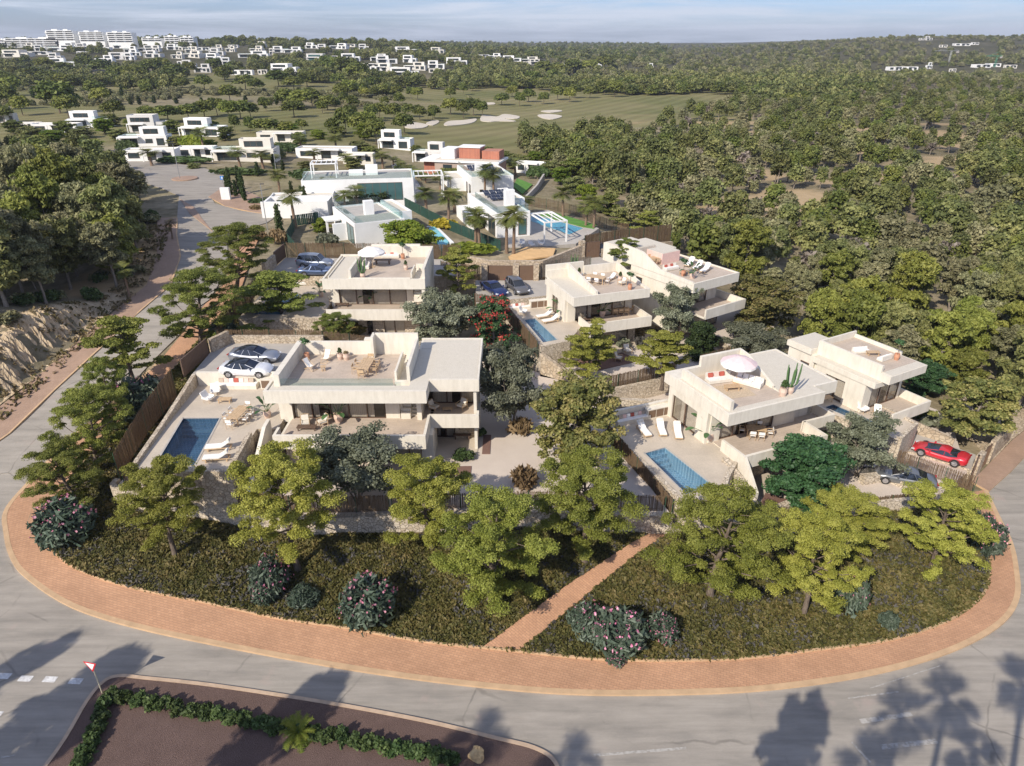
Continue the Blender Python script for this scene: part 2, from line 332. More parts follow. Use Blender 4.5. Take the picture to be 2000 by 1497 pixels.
def glass_mat(name, tintc, gloss=.25, rough=.02, bmp=0, bs=3):
    m, nt, p, o = nodes(name); nt.nodes.remove(p); t = nt.nodes.new('ShaderNodeBsdfTransparent'); t.inputs[0].default_value = (*tintc, 1)
    g = nt.nodes.new('ShaderNodeBsdfGlossy'); g.inputs['Roughness'].default_value = rough; f = nt.nodes.new('ShaderNodeLayerWeight'); f.inputs[0].default_value = .5; pw = nt.nodes.new('ShaderNodeMath'); pw.operation = 'POWER'; pw.inputs[1].default_value = 4; nt.links.new(f.outputs['Facing'], pw.inputs[0]); ml = nt.nodes.new('ShaderNodeMath'); ml.operation = 'MULTIPLY'; ml.inputs[1].default_value = .6; nt.links.new(pw.outputs[0], ml.inputs[0])
    ad = nt.nodes.new('ShaderNodeMath'); ad.operation = 'ADD'; ad.inputs[1].default_value = gloss; ad.use_clamp = True; nt.links.new(ml.outputs[0], ad.inputs[0])
    mx = nt.nodes.new('ShaderNodeMixShader'); nt.links.new(ad.outputs[0], mx.inputs[0]); nt.links.new(t.outputs[0], mx.inputs[1]); nt.links.new(g.outputs[0], mx.inputs[2]); nt.links.new(mx.outputs[0], o.inputs[0])
    if bmp:
        b = nt.nodes.new('ShaderNodeBump'); b.inputs['Strength'].default_value = bmp; b.inputs['Distance'].default_value = .1
        v = coords(nt); h = noise(nt, v, bs, 3); nt.links.new(h, b.inputs['Height']); nt.links.new(b.outputs[0], g.inputs['Normal']); nt.links.new(b.outputs[0], f.inputs['Normal'])
    return m
M = {}
def stucco():
    m, nt, p, o = nodes('stucco'); v = coords(nt); vz = coords(nt, scale=(1, 1, .18))
    c = ramp(nt, noise(nt, v, .6, 6, .6), [(.3, (.655, .605, .515)), (.7, (.725, .68, .585))]); st = ramp(nt, noise(nt, vz, 2.6, 7, .65), [(.35, (.90, .895, .885)), (.55, (1, 1, 1)), (.75, (1.03, 1.03, 1.03))])
    nt.links.new(mixc(nt, 1., c, st, 'MULTIPLY'), p.inputs['Base Color']); p.inputs['Roughness'].default_value = .92; p.inputs['Specular IOR Level'].default_value = .2; bump(nt, p, noise(nt, v, 9, 5), .2, .02); return m
M['stucco'] = stucco()
M['white'] = flat('white_render', (.78, .78, .76), .8, .06, .5); M['offwhite'] = flat('off_white_render', (.68, .65, .58), .85, .08, .5); M['greywhite'] = flat('grey_white_render', (.62, .61, .59), .85, .08, .5)
M['gravel_roof'] = two_noise('roof_gravel', [(.3, (.54, .495, .41)), (.7, (.62, .575, .49))], 2.5, [(.35, (.42, .385, .32)), (.65, (.72, .665, .565))], 26, .5, bs=30, bd=.02)
M['deck'] = brick_mat('deck_tile', (.50, .415, .335), (.46, .38, .305), (.36, .29, .23), 1.2, .3, msize=.006)
M['terrace'] = brick_mat('terrace_tile', (.52, .45, .36), (.50, .43, .345), (.44, .37, .30), .9, .9, msize=.004)
M['stone'] = stone_mat('rubble_stone', [(.38, .30, .21), (.50, .42, .31), (.60, .52, .41)], 3.8)
M['stone_pale'] = stone_mat('pale_rubble_stone', [(.44, .36, .26), (.56, .48, .37), (.66, .58, .47)], 4.2)
M['stone_small'] = stone_mat('boulder_facing', [(.36, .27, .18), (.48, .39, .28), (.58, .49, .37)], 3.0)
M['paver'] = brick_mat('terracotta_paver', (.50, .285, .165), (.44, .245, .14), (.30, .18, .11), .34, .17, R_(18))
M['paver_path'] = brick_mat('terracotta_path_paver', (.55, .31, .18), (.48, .265, .155), (.33, .19, .12), .34, .17, R_(45))
M['paver_plain'] = brick_mat('plain_brown_pavement', (.36, .245, .175), (.335, .225, .16), (.30, .2, .14), .4, .4)
M['kerb'] = flat('kerb_stone', (.50, .34, .20), .85, .12, 1.5)
M['kerb_bed'] = flat('bed_kerb_stone', (.46, .34, .24), .85, .15, 2)
M['concrete'] = flat('concrete', (.42, .39, .35), .9, .1, 1.5)
M['court'] = flat('driveway_concrete', (.40, .37, .33), .9, .08, .8)
M['gravel'] = two_noise('pale_gravel', [(.3, (.52, .44, .37)), (.7, (.62, .54, .46))], .6, [(.35, (.44, .37, .31)), (.65, (.66, .59, .52))], 22, .5, bs=30)
M['soil'] = two_noise('ochre_soil', [(.3, (.26, .19, .12)), (.7, (.42, .33, .23))], .8, [(.35, (.2, .15, .1)), (.65, (.42, .34, .25))], 12, .5)
M['mulch'] = two_noise('bark_mulch', [(.3, (.105, .066, .055)), (.7, (.165, .108, .09))], 1.2, [(.35, (.05, .032, .028)), (.68, (.24, .165, .14))], 24, .6, bs=26, bmp=.9, bd=.08)
M['redmulch'] = two_noise('garden_mulch', [(.3, (.16, .09, .07)), (.7, (.22, .13, .10))], 1.2, [(.35, (.09, .05, .04)), (.68, (.28, .18, .15))], 22, .5)
M['lawn'] = two_noise('heath_ground', [(.3, (.035, .036, .016)), (.7, (.085, .07, .03))], .5, [(.35, (.02, .022, .012)), (.65, (.09, .08, .04))], 6, .5, bs=10, bd=.1)
def asphalt():
    m, nt, p, o = nodes('asphalt'); v = coords(nt); vs = coords(nt, scale=(.25, 1.1, 1), rot=(0, 0, R_(8)))
    a = ramp(nt, noise(nt, v, .12, 7, .6), [(.3, (.255, .232, .20)), (.5, (.31, .28, .24)), (.72, (.375, .34, .29))])
    b = ramp(nt, noise(nt, vs, .9, 8, .65), [(.34, (.21, .195, .172)), (.5, (.30, .272, .235)), (.7, (.38, .345, .30))])
    c = mixc(nt, .6, a, b); st = ramp(nt, noise(nt, coords(nt, scale=(.06, 1.6, 1), rot=(0, 0, R_(9))), 1.3, 9, .7), [(.36, (.90,)*3), (.5, (1.,)*3), (.66, (1.08,)*3)]); c = mixc(nt, 1., c, st, 'MULTIPLY'); f = ramp(nt, noise(nt, v, 40, 3), [(.3, (.88,)*3), (.7, (1.1,)*3)]); c = mixc(nt, 1., c, f, 'MULTIPLY')
    t = ramp(nt, noise(nt, v, .35, 5, .6), [(.62, (0, 0, 0)), (.74, (.8,)*3)]); c = mixc(nt, t, c, (.37, .30, .26))
    ve = nt.nodes.new('ShaderNodeTexVoronoi'); ve.feature = 'DISTANCE_TO_EDGE'; ve.inputs['Scale'].default_value = .22; nd = nt.nodes.new('ShaderNodeMix'); nd.data_type = 'VECTOR'; nd.inputs[0].default_value = .35; nn = nt.nodes.new('ShaderNodeTexNoise'); nn.inputs['Scale'].default_value = .8; nn.inputs['Detail'].default_value = 6
    nt.links.new(v, nn.inputs['Vector']); nt.links.new(v, nd.inputs[4]); nt.links.new(nn.outputs['Color'], nd.inputs[5]); nt.links.new(nd.outputs[1], ve.inputs['Vector'])
    ck = ramp(nt, ve.outputs['Distance'], [(0, (.7,)*3), (.006, (.75,)*3), (.010, (1,)*3)]); mk = ramp(nt, noise(nt, v, .13, 3), [(.5, (0,)*3), (.6, (1,)*3)]); c = mixc(nt, mk, c, mixc(nt, 1., c, ck, 'MULTIPLY'))
    oil = ramp(nt, noise(nt, coords(nt, scale=(1, .5, 1), rot=(0, 0, R_(20))), .55, 7, .7), [(.66, (1,)*3), (.74, (.72,)*3)]); c = mixc(nt, 1., c, oil, 'MULTIPLY')
    nt.links.new(c, p.inputs['Base Color']); p.inputs['Roughness'].default_value = .9; p.inputs['Specular IOR Level'].default_value = .3; bump(nt, p, noise(nt, v, 60, 3), .2, .01); return m
M['asphalt'] = asphalt()
def terrain_mat():
    m, nt, p, o = nodes('terrain_ground'); v = coords(nt)
    a = nt.nodes.new('ShaderNodeAttribute'); a.attribute_name = 'zone'; sp = nt.nodes.new('ShaderNodeSeparateColor'); nt.links.new(a.outputs['Color'], sp.inputs[0])
    dry = mixc(nt, .5, ramp(nt, noise(nt, v, .05, 8, .65), [(.3, (.13, .115, .065)), (.5, (.24, .20, .13)), (.7, (.42, .355, .25))]), ramp(nt, noise(nt, v, .6, 7, .6), [(.35, (.09, .085, .045)), (.65, (.34, .285, .20))]))
    vs = coords(nt, scale=(1, 1, 1), rot=(0, 0, R_(30)))
    w = nt.nodes.new('ShaderNodeTexWave'); w.inputs['Scale'].default_value = .035; w.inputs['Distortion'].default_value = 1.5; w.inputs['Detail'].default_value = 1; nt.links.new(vs, w.inputs['Vector'])
    gr = mixc(nt, .45, ramp(nt, noise(nt, v, .018, 7, .6), [(.35, (.125, .130, .050)), (.5, (.205, .180, .088)), (.68, (.30, .24, .14))]), ramp(nt, w.outputs['Fac'], [(.3, (.135, .135, .055)), (.7, (.20, .20, .085))]))
    far = mixc(nt, .5, ramp(nt, noise(nt, v, .012, 8, .7), [(.35, (.06, .06, .03)), (.6, (.14, .125, .08)), (.75, (.27, .225, .16))]), ramp(nt, noise(nt, v, .09, 6, .7), [(.35, (.022, .030, .012)), (.65, (.09, .082, .05))]))
    c = mixc(nt, sp.outputs[0], dry, gr); c = mixc(nt, sp.outputs[1], c, far); c = mixc(nt, sp.outputs[2], c, (.50, .36, .21))
    nt.links.new(c, p.inputs['Base Color']); p.inputs['Roughness'].default_value = 1; p.inputs['Specular IOR Level'].default_value = .1; bump(nt, p, noise(nt, v, 1.5, 6), .5, .3); return m
M['terrain'] = terrain_mat()
M['bank'] = two_noise('eroded_bank', [(.3, (.44, .33, .20)), (.7, (.60, .48, .33))], 1.0, [(.35, (.34, .25, .15)), (.65, (.62, .51, .36))], 3.0, .5, bmp=.8, bs=5, bd=.2, scale=(1, 1, .3))
M['slat'] = two_noise('reed_screen', [(.3, (.085, .055, .032)), (.7, (.17, .115, .068))], 1.5, [(.35, (.06, .04, .024)), (.65, (.22, .155, .095))], 9, .5, scale=(3, 3, .4))
M['slat_grey'] = flat('grey_slat', (.13, .11, .09), .8, .3, 4)
M['green_post'] = flat('green_post', (.03, .085, .045), .6)
M['green_net'] = flat('green_screen_net', (.015, .055, .04), .8, .2, 3)
M['gate'] = flat('brown_gate', (.155, .095, .06), .7, .08, 1)
M['wood'] = flat('pale_teak', (.52, .37, .22), .6, .18, 5)
M['wood_dark'] = flat('dark_teak', (.13, .085, .06), .6, .2, 5)
M['cabinet'] = brick_mat('slatted_cabinet', (.20, .13, .085), (.17, .11, .07), (.06, .04, .03), 3, .06)
M['frame'] = flat('brown_window_frame', (.13, .075, .05), .5)
M['cloth'] = flat('white_cloth', (.80, .78, .74), .9, .04, 3)
M['cushion'] = flat('off_white_cushion', (.68, .64, .56), .95, .06, 4)
M['pink'] = flat('pale_pink_cloth', (.72, .50, .44), .95, .06, 4)
M['redcloth'] = flat('brick_red_cloth', (.42, .10, .07), .95, .1, 4)
M['beigecloth'] = flat('beige_cloth', (.45, .37, .29), .95, .1, 4)
M['rug'] = flat('jute_rug', (.50, .40, .28), .95, .2, 8, bmp=.3)
M['curtain'] = brick_mat('curtain', (.80, .75, .68), (.75, .70, .62), (.55, .50, .45), .16, 30, msize=.02)
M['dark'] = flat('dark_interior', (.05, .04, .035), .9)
M['terracotta'] = flat('terracotta', (.50, .25, .15), .8, .1, 5)
M['palepot'] = flat('pale_pot', (.60, .45, .36), .85, .1, 5)
M['cactus'] = flat('cactus_flesh', (.09, .17, .06), .6, .25, 6)
M['pane'] = glass_mat('window_pane', (.86, .85, .83), .05)
M['pane_dark'] = flat('dark_glass', (.035, .05, .055), .08, .2, .4, spec=.9)
M['pane_teal'] = flat('teal_glass', (.06, .13, .13), .08, .2, .3, spec=.9)
M['rail'] = glass_mat('glass_railing', (.86, .93, .93), .06)
M['water'] = glass_mat('pool_water', (.66, .84, .93), .06, .03, 1.0, 3.2)
M['pooltile'] = brick_mat('pool_tile', (.075, .125, .19), (.05, .095, .155), (.13, .19, .26), .3, .3, msize=.02)
M['pooltile_mid'] = brick_mat('blue_pool_tile', (.30, .38, .45), (.19, .28, .36), (.45, .52, .57), .3, .3, msize=.02)
M['pooltile_light'] = brick_mat('turquoise_pool_tile', (.22, .55, .62), (.18, .48, .56), (.3, .6, .66), .3, .3, msize=.02)
M['solar'] = brick_mat('solar_panel', (.012, .018, .035), (.015, .022, .045), (.25, .26, .28), 1.6, 1.0, rough=.2, msize=.03)
M['redbrick'] = brick_mat('raw_red_brick', (.46, .17, .10), (.38, .13, .08), (.42, .33, .27), .3, .14)
M['metal'] = flat('galvanised_metal', (.45, .46, .46), .4, .1, 4, metal=.6)
M['polepaint'] = flat('cream_pole_paint', (.55, .50, .36), .5)
M['signred'] = flat('sign_red', (.62, .03, .035), .45, .03)
M['signwhite'] = flat('sign_white', (.85, .85, .85), .45, .02)
M['signblue'] = flat('sign_blue', (.03, .22, .62), .45, .02)
M['marking'] = two_noise('worn_road_paint', [(.3, (.45, .44, .43)), (.7, (.68, .68, .67))], 2, [(.4, (.40, .39, .38)), (.6, (.74, .74, .73))], 9, .5, bmp=.05)
M['oldmarking'] = two_noise('faded_road_paint', [(.3, (.31, .29, .26)), (.7, (.40, .38, .35))], 2, [(.45, (.27, .25, .22)), (.55, (.44, .42, .39))], 6, .6, bmp=.05)
M['sand'] = flat('bunker_sand', (.56, .50, .41), .95, .08, .1)
M['turf'] = flat('bright_turf', (.09, .22, .03), .9, .2, 1)
M['lawn_grass'] = flat('green_lawn', (.12, .20, .05), .9, .2, 1)
M['bark'] = two_noise('pine_bark', [(.3, (.10, .075, .055)), (.7, (.20, .155, .12))], 3, [(.35, (.07, .05, .04)), (.65, (.22, .18, .14))], 12, .5, bmp=.8, bs=12, bd=.05, scale=(1, 1, .3))
M['bark_grey'] = flat('grey_bark', (.26, .22, .18), .95, .25, 6, bmp=.5)
M['palmbark'] = flat('palm_bark', (.22, .15, .10), .95, .3, 8, bmp=.6)
M['tyre'] = flat('tyre_rubber', (.02, .02, .02), .8)
M['rim'] = flat('alloy_rim', (.5, .5, .52), .3, .05, metal=.8)
M['carglass'] = flat('tinted_car_glass', (.018, .022, .03), .06, .1, 1, spec=.9)
M['lamp_glass'] = flat('headlamp_lens', (.6, .62, .65), .1, .05)
M['tail'] = flat('tail_lamp', (.35, .02, .02), .2, .05)
M['plastic'] = flat('black_plastic', (.025, .025, .027), .6)
def paint(name, col, metal=.5): 
    return flat(name, col, .32, .03, 1, metal=metal, coat=.8)
M['leaf_pine'] = leaf_mat('pine_needles', (.13, .15, .024), (.26, .285, .052), (.37, .38, .09), trans=.2)
M['leaf_pine2'] = leaf_mat('olive_pine_needles', (.095, .12, .026), (.19, .22, .045), (.285, .305, .075), trans=.2)
M['leaf_forest'] = leaf_mat('forest_needles', (.07, .088, .030), (.175, .195, .065), (.29, .295, .11), trans=.15)
M['leaf_forest2'] = leaf_mat('grey_forest_needles', (.09, .098, .045), (.215, .215, .105), (.34, .325, .17), trans=.15)
M['leaf_stone'] = leaf_mat('umbrella_pine_needles', (.05, .075, .018), (.12, .15, .034), (.20, .22, .055), trans=.15)
M['leaf_olive'] = leaf_mat('olive_leaves', (.085, .10, .06), (.17, .185, .12), (.29, .31, .22), trans=.15)
M['leaf_dark'] = leaf_mat('glossy_dark_leaves', (.022, .058, .022), (.05, .115, .042), (.10, .19, .075), trans=.1, rough=.5, spec=.3)
M['leaf_fig'] = leaf_mat('mottled_leaves', (.08, .10, .03), (.20, .205, .06), (.40, .34, .13), trans=.2)
M['leaf_bright'] = leaf_mat('bright_leaves', (.08, .13, .015), (.15, .22, .025), (.26, .30, .05), trans=.25)
M['leaf_oleander'] = leaf_mat('oleander_leaves', (.035, .055, .034), (.075, .108, .074), (.155, .19, .14), trans=.1, rough=.45)
M['leaf_hedge'] = leaf_mat('hedge_leaves', (.028, .052, .016), (.06, .10, .03), (.12, .17, .06), trans=.12)
M['leaf_palm'] = leaf_mat('palm_fronds', (.05, .075, .02), (.11, .14, .035), (.20, .21, .06), trans=.15)
M['leaf_cypress'] = leaf_mat('cypress_leaves', (.022, .04, .014), (.045, .07, .022), (.08, .11, .035), trans=.08)
M['leaf_grey'] = leaf_mat('bare_grey_twigs', (.12, .10, .08), (.20, .17, .14), (.30, .26, .22), trans=.05)
M['leaf_red'] = leaf_mat('red_blossom', (.22, .02, .02), (.40, .04, .04), (.55, .10, .08), trans=.15)
M['leaf_pinkf'] = leaf_mat('pink_blossom', (.55, .15, .24), (.68, .25, .34), (.78, .42, .48), trans=.15)
M['leaf_heath'] = leaf_mat('heath_leaves', (.055, .062, .016), (.125, .115, .034), (.21, .165, .065), trans=.1)
M['leaf_heath2'] = leaf_mat('dusty_heath_leaves', (.05, .05, .04), (.09, .085, .075), (.14, .13, .12), trans=.1)
M['leaf_dry'] = leaf_mat('dry_grass', (.12, .09, .04), (.22, .165, .08), (.33, .26, .14), trans=.2)
M['leaf_yellow'] = leaf_mat('yellow_bush', (.25, .20, .02), (.42, .34, .03), (.55, .45, .06), trans=.2)

# ------------------------------------------------------------------ plants
def limb(rng, p0, d, L, n=5, wob=.12, up=.1):
    P = [np.array(p0, float)]; d = np.array(d, float); d /= np.linalg.norm(d)
    for i in range(n):
        d = d+rng.normal(size=3)*wob+np.array([0, 0, up]); d /= np.linalg.norm(d); P.append(P[-1]+d*L/n)
    return np.array(P)
def clump_leaves(mb, rng, C, Rr, n, size, low=-.45, outw=1., rnd=.75, upb=.25, asp=1., m=0, var=.45):
    C = np.asarray(C, float); Rr = np.asarray(Rr, float); k = len(C)
    D = rng.normal(size=(k*n, 3)); D /= np.linalg.norm(D, axis=1)[:, None]
    D[:, 2] = np.where(D[:, 2] < low, -D[:, 2]*.6, D[:, 2]); idx = np.repeat(np.arange(k), n)
    rad = rng.uniform(0, 1, k*n)**.3
    P = C[idx]+D*Rr[idx]*rad[:, None]*rng.uniform(.75, 1.1, (k*n, 1)); N = D*outw+rng.normal(size=(k*n, 3))*rnd+np.array([0, 0, upb])
    ca = rng.uniform(0, 1, k)[idx]; attr = np.clip(ca*(1-var)+rng.uniform(0, 1, k*n)*var, 0, 1)
    mb.leaves(P, N, size, rng, asp, m, attr)
def tree_parts(seed, H, Rc, cb=.35, style='pine', lean=.06, nl=18, leaf=.2, nleaf=60, prof=None, pad=(.85, .38), multi=1, trunk_r=None, asp=1., upb=.25):
    """trunk MB, crown MB for a tree of height H and crown radius Rc; crown starts at cb*H"""
    rng = np.random.default_rng(seed); tk = MB(); cr = MB(); C = []; Rr = []
    prof = prof or (lambda t: math.sin(math.pi*min(1, max(0, .12+.82*t)))**.6)
    tr = trunk_r or .018*H+.05
    for q in range(multi):
        d = np.array([rng.normal()*lean, rng.normal()*lean, 1.]) if multi == 1 else np.array([math.cos(q*6.28/multi+1)*.35, math.sin(q*6.28/multi+1)*.35, 1.])
        P = [np.zeros(3)]; nseg = 9
        for i in range(nseg):
            d = d+np.array([rng.normal()*lean, rng.normal()*lean, .15]); d /= np.linalg.norm(d); P.append(P[-1]+d*H*.93/nseg)
        P = np.array(P); rr = tr/math.sqrt(multi)*(1-np.linspace(0, 1, nseg+1)*.82); rr[0] *= 1.35
        tk.tube(P, rr, 7)
        az = rng.uniform(0, 6.28); nn = max(3, nl//multi)
        for i in range(nn):
            t = (i+.5)/nn; h = cb+(.97-cb)*t; f = h*nseg; k = min(nseg-1, int(f)); p0 = P[k]+(P[k+1]-P[k])*(f-k)
            az += 2.4+rng.uniform(-.4, .4); L = Rc*prof(t)*rng.uniform(.72, 1.08); el = rng.uniform(.05, .45)+t*.45
            d0 = np.array([math.cos(az)*math.cos(el), math.sin(az)*math.cos(el), math.sin(el)])
            Lp = limb(rng, p0, d0, L*.92, 5, .13, .03); r0 = max(.025, tr*(1-h)*.5+.015); tk.tube(Lp, np.linspace(r0, .012, 6), 4, cap=False)
            for (fr, sc) in ((1., 1.), (.72, .9), (.45, .75)):
                if fr < .5 and L < Rc*.55: continue
                pt = Lp[int(round(fr*5))]
                for w in range(2 if fr < 1 else 3):
                    o = np.array([rng.normal()*.55, rng.normal()*.55, rng.uniform(-.1, .35)])*pad[0]*sc
                    C.append(pt+o); Rr.append(np.array([pad[0], pad[0], pad[1]])*rng.uniform(.65, 1.15)*sc)
                    if rng.random() < .4: tk.tube(limb(rng, pt, o+np.array([0, 0, .05]), np.linalg.norm(o)+.05, 2, .1, 0), np.linspace(.022, .01, 3), 3, cap=False)
        C.append(P[-1]); Rr.append(np.array([pad[0], pad[0], pad[1]*1.3])*.9)
    clump_leaves(cr, rng, C, Rr, nleaf, leaf, asp=asp, upb=upb)
    A = cr.V[0]; zt = np.percentile(A[:, 2], 99.3); r9 = np.percentile(np.hypot(A[:, 0], A[:, 1]), 96.5); S = np.array([Rc/r9, Rc/r9, H/zt])
    cr.V = [v*S for v in cr.V]; tk.V = [v*S for v in tk.V]
    return tk, cr
PROTO = {}
def rec_tree(name, key, maker, loc, rz, sc, label, cat, group=None, bark='bark', leaf='leaf_pine', single=False):
    """a tree thing: Empty > trunk, crown; first use builds, later uses copy"""
    k = (key, leaf, bark, single)
    if k not in PROTO:
        tk, cr = maker()
        if single:
            n0 = tk.n
            for V, F, Mm, A in zip(cr.V, cr.F, cr.M, cr.A): pass
            tk.V += cr.V; tk.F += [f+n0 for f in cr.F]; tk.M += [m+1 for m in cr.M]; tk.A += cr.A; tk.n += cr.n
            o = tk.build(name, [M[bark], M[leaf]], attr=True)
        else:
            o = empty(name); t = tk.build('trunk', M[bark], o, smooth=True); c = cr.build('crown', M[leaf], o, attr=True)
        PROTO[k] = o
    else: o = copy_tree(PROTO[k])
    o.location = loc; o.rotation_euler = (0, 0, rz); o.scale = sc if hasattr(sc, '__len__') else (sc, sc, sc)
    for kk in list(o.keys()):
        if kk in ('label', 'group', 'category'): del o[kk]
    tag(o, label, cat, group); return o
def palm_parts(seed, H, nf=30, fl=1.5, droop=.9, fan=True, lean=.05):
    rng = np.random.default_rng(seed); tk = MB(); cr = MB(); P = [np.zeros(3)]; d = np.array([rng.normal()*lean, rng.normal()*lean, 1.])
    for i in range(7): d = d+np.array([rng.normal()*lean*.4, rng.normal()*lean*.4, .2]); d /= np.linalg.norm(d); P.append(P[-1]+d*H/7)
    P = np.array(P); tk.tube(P, np.linspace(.24, .15, 8)*(1+.08*np.sin(np.arange(8)*2)), 8); top = P[-1]
    for i in range(nf):
        az = i*2.4+rng.uniform(-.2, .2); el = rng.uniform(-.5, 1.25); L = fl*rng.uniform(.8, 1.15)
        d = np.array([math.cos(az)*math.cos(el), math.sin(az)*math.cos(el), math.sin(el)]); S = [top.copy()]
        n = 7
        for j in range(n): d = d+np.array([0, 0, -droop/n*(.6+j*.2)]); d /= np.linalg.norm(d); S.append(S[-1]+d*L/n)
        S = np.array(S); side = np.array([-math.sin(az), math.cos(az), 0]); a = np.clip(.5+el*.35+rng.uniform(-.15, .15), 0, 1)
        V = []; Fv = []; A = []
        start = 3 if fan else 1
        for j in range(start, n+1):
            w = (L*.38*math.sin(math.pi*((j-start+1)/(n-start+2)))+.08) if fan else L*.26*(1-.45*j/n)
            for s_ in (-1, 1):
                for q in range(2):
                    b = S[j]*(1-q*.5)+S[j-1]*q*.5; t = b+side*s_*w*rng.uniform(.8, 1.1)+(S[min(n, j)]-S[j-1])*(1.3 if fan else .6)+np.array([0, 0, -.12*w])
                    e = (S[j]-S[j-1])*.22; k = len(V); V += [b-e, b+e, t+e*.3, t-e*.3]; Fv.append((k, k+1, k+2, k+3)); A.append(np.clip(a+rng.uniform(-.2, .2), 0, 1))
        cr.add(np.array(V), np.array(Fv), 0, np.array(A)); cr.tube(S, np.linspace(.03, .012, n+1), 3, cap=False)
    return tk, cr
def dome_parts(seed, R, H, n=900, size=.2, asp=2.5, flowers=0, stems=6):
    rng = np.random.default_rng(seed); tk = MB(); cr = MB(); fl = MB()
    for i in range(stems):
        az = i*6.28/stems; tk.tube(limb(rng, (0, 0, 0), (math.cos(az)*.5, math.sin(az)*.5, 1), H*.7, 4, .1, .1), np.linspace(.05, .02, 5), 4, cap=False)
    k = max(7, int(n/60)); az = rng.uniform(0, 6.28, k); rr = np.sqrt(rng.uniform(0, 1, k))*R*.68; C = np.stack([np.cos(az)*rr, np.sin(az)*rr, H*(.3+.42*(1-(rr/R)**2))*rng.uniform(.6, 1.05, k)], 1)
    Rr = np.full((k, 3), R*.36)*rng.uniform(.55, 1.35, (k, 1)); Rr[:, 2] = H*.28*rng.uniform(.7, 1.35, k)
    clump_leaves(cr, rng, C, Rr, max(8, n//k), size, -.8, .5, .6, .25, asp)
    if flowers:
        i = rng.integers(0, k, flowers); D = rng.normal(size=(flowers, 3)); D /= np.linalg.norm(D, axis=1)[:, None]; D[:, 2] = np.abs(D[:, 2]); D[:, 1] -= .3
        fl.leaves(np.repeat(C[i]+D*Rr[i]*1.05, 3, 0)+rng.normal(size=(flowers*3, 3))*.04, np.repeat(D, 3, 0)+rng.normal(size=(flowers*3, 3))*.5, .095, rng)
    return tk, cr, fl
def bush(name, seed, R, H, loc, label, cat='shrub', group=None, leaf='leaf_oleander', flower=None, n=900, size=.2, asp=2.5, nf=60, rz=0, sc=(1, 1, 1)):
    k = ('bush', seed, R, H, leaf, flower, n)
    if k not in PROTO:
        tk, cr, fl = dome_parts(seed, R, H, n, size, asp, nf if flower else 0)
        o = empty(name); tk.build('stems', M['bark_grey'], o); cr.build('foliage', M[leaf], o, attr=True)
        if flower: fl.build('flowers', M[flower], o, attr=True)
        PROTO[k] = o
    else: o = copy_tree(PROTO[k])
    o.location = loc; o.rotation_euler = (0, 0, rz); o.scale = sc
    for kk in ('label', 'group', 'category'):
        if kk in o.keys(): del o[kk]
    return tag(o, label, cat, group)
# ------------------------------------------------------------------ the ground
def build_terrain():
    ys = [-60.]; 
    while ys[-1] < 7500: ys.append(ys[-1]+max(1.0, .0135*(ys[-1]+30)))
    ys = np.array(ys); aa = np.arange(-1.75, 1.7501, .0145)
    Y, A = np.meshgrid(ys, aa, indexing='ij'); X = A*(np.maximum(Y, 0)+42)
    Z = T0(X, Y)
    n, m = Z.shape; i = np.arange(n-1)[:, None]*m; j = np.arange(m-1)[None, :]
    F = np.stack([i+j, i+j+1, i+m+j+1, i+m+j], -1).reshape(-1, 4)
    mb = MB(); mb.add(np.stack([X, Y, Z], -1).reshape(-1, 3), F)
    o = mb.build('terrain', M['terrain'], smooth=True)
    x = X.ravel(); y = Y.ravel(); a = x/np.maximum(y, 1)
    aa_ = (_vnoise(x/45, y/60, 21)-.5)*.10
    grass = sstep(188, 215, y+aa_*200)*(1-sstep(560, 640, y))*sstep(-1.0, -.85, a)*(1-sstep(.30, .40, a+aa_-(y-330)*.0005))
    grass *= np.where((y < 290) & (a > .08+aa_), 1-sstep(.06, .13, a+aa_+(230-y)*.0012), 1)
    grass = np.maximum(grass, .5*sstep(118, 140, y)*(1-sstep(200, 230, y))*(x < 12)*sstep(.35, .6, _vnoise(x/14, y/14, 41)))
    br = sstep(.08, .0, np.abs(a+.33)-.15)*sstep(320, 345, y)*(1-sstep(375, 420, y)); grass *= 1-br*.8
    far = sstep(560, 700, y)+sstep(.3, .42, a)*sstep(150, 260, y)*.6
    tan = sstep(45, 52, y)*(1-sstep(62, 70, y))*sstep(43, 47, x)*.2
    sc = .62*sstep(.58, .72, _vnoise(x/16, y/9, 31)-.04)*sstep(120, 150, y)*(1-sstep(300, 360, y))*sstep(.12, .2, a)
    sc += .9*((x > -56) & (x < -46) & (y > 80) & (y < 118))
    col = np.stack([np.clip(grass, 0, 1), np.clip(far, 0, 1), np.clip(tan+sc, 0, 1), np.ones_like(x)], 1)
    at_ = o.data.attributes.new('zone', 'FLOAT_COLOR', 'POINT'); at_.data.foreach_set('color', col.astype(np.float32).ravel())
    struct(o)
build_terrain()
off = lambda d: (lambda x, y: T0(x, y)+d)
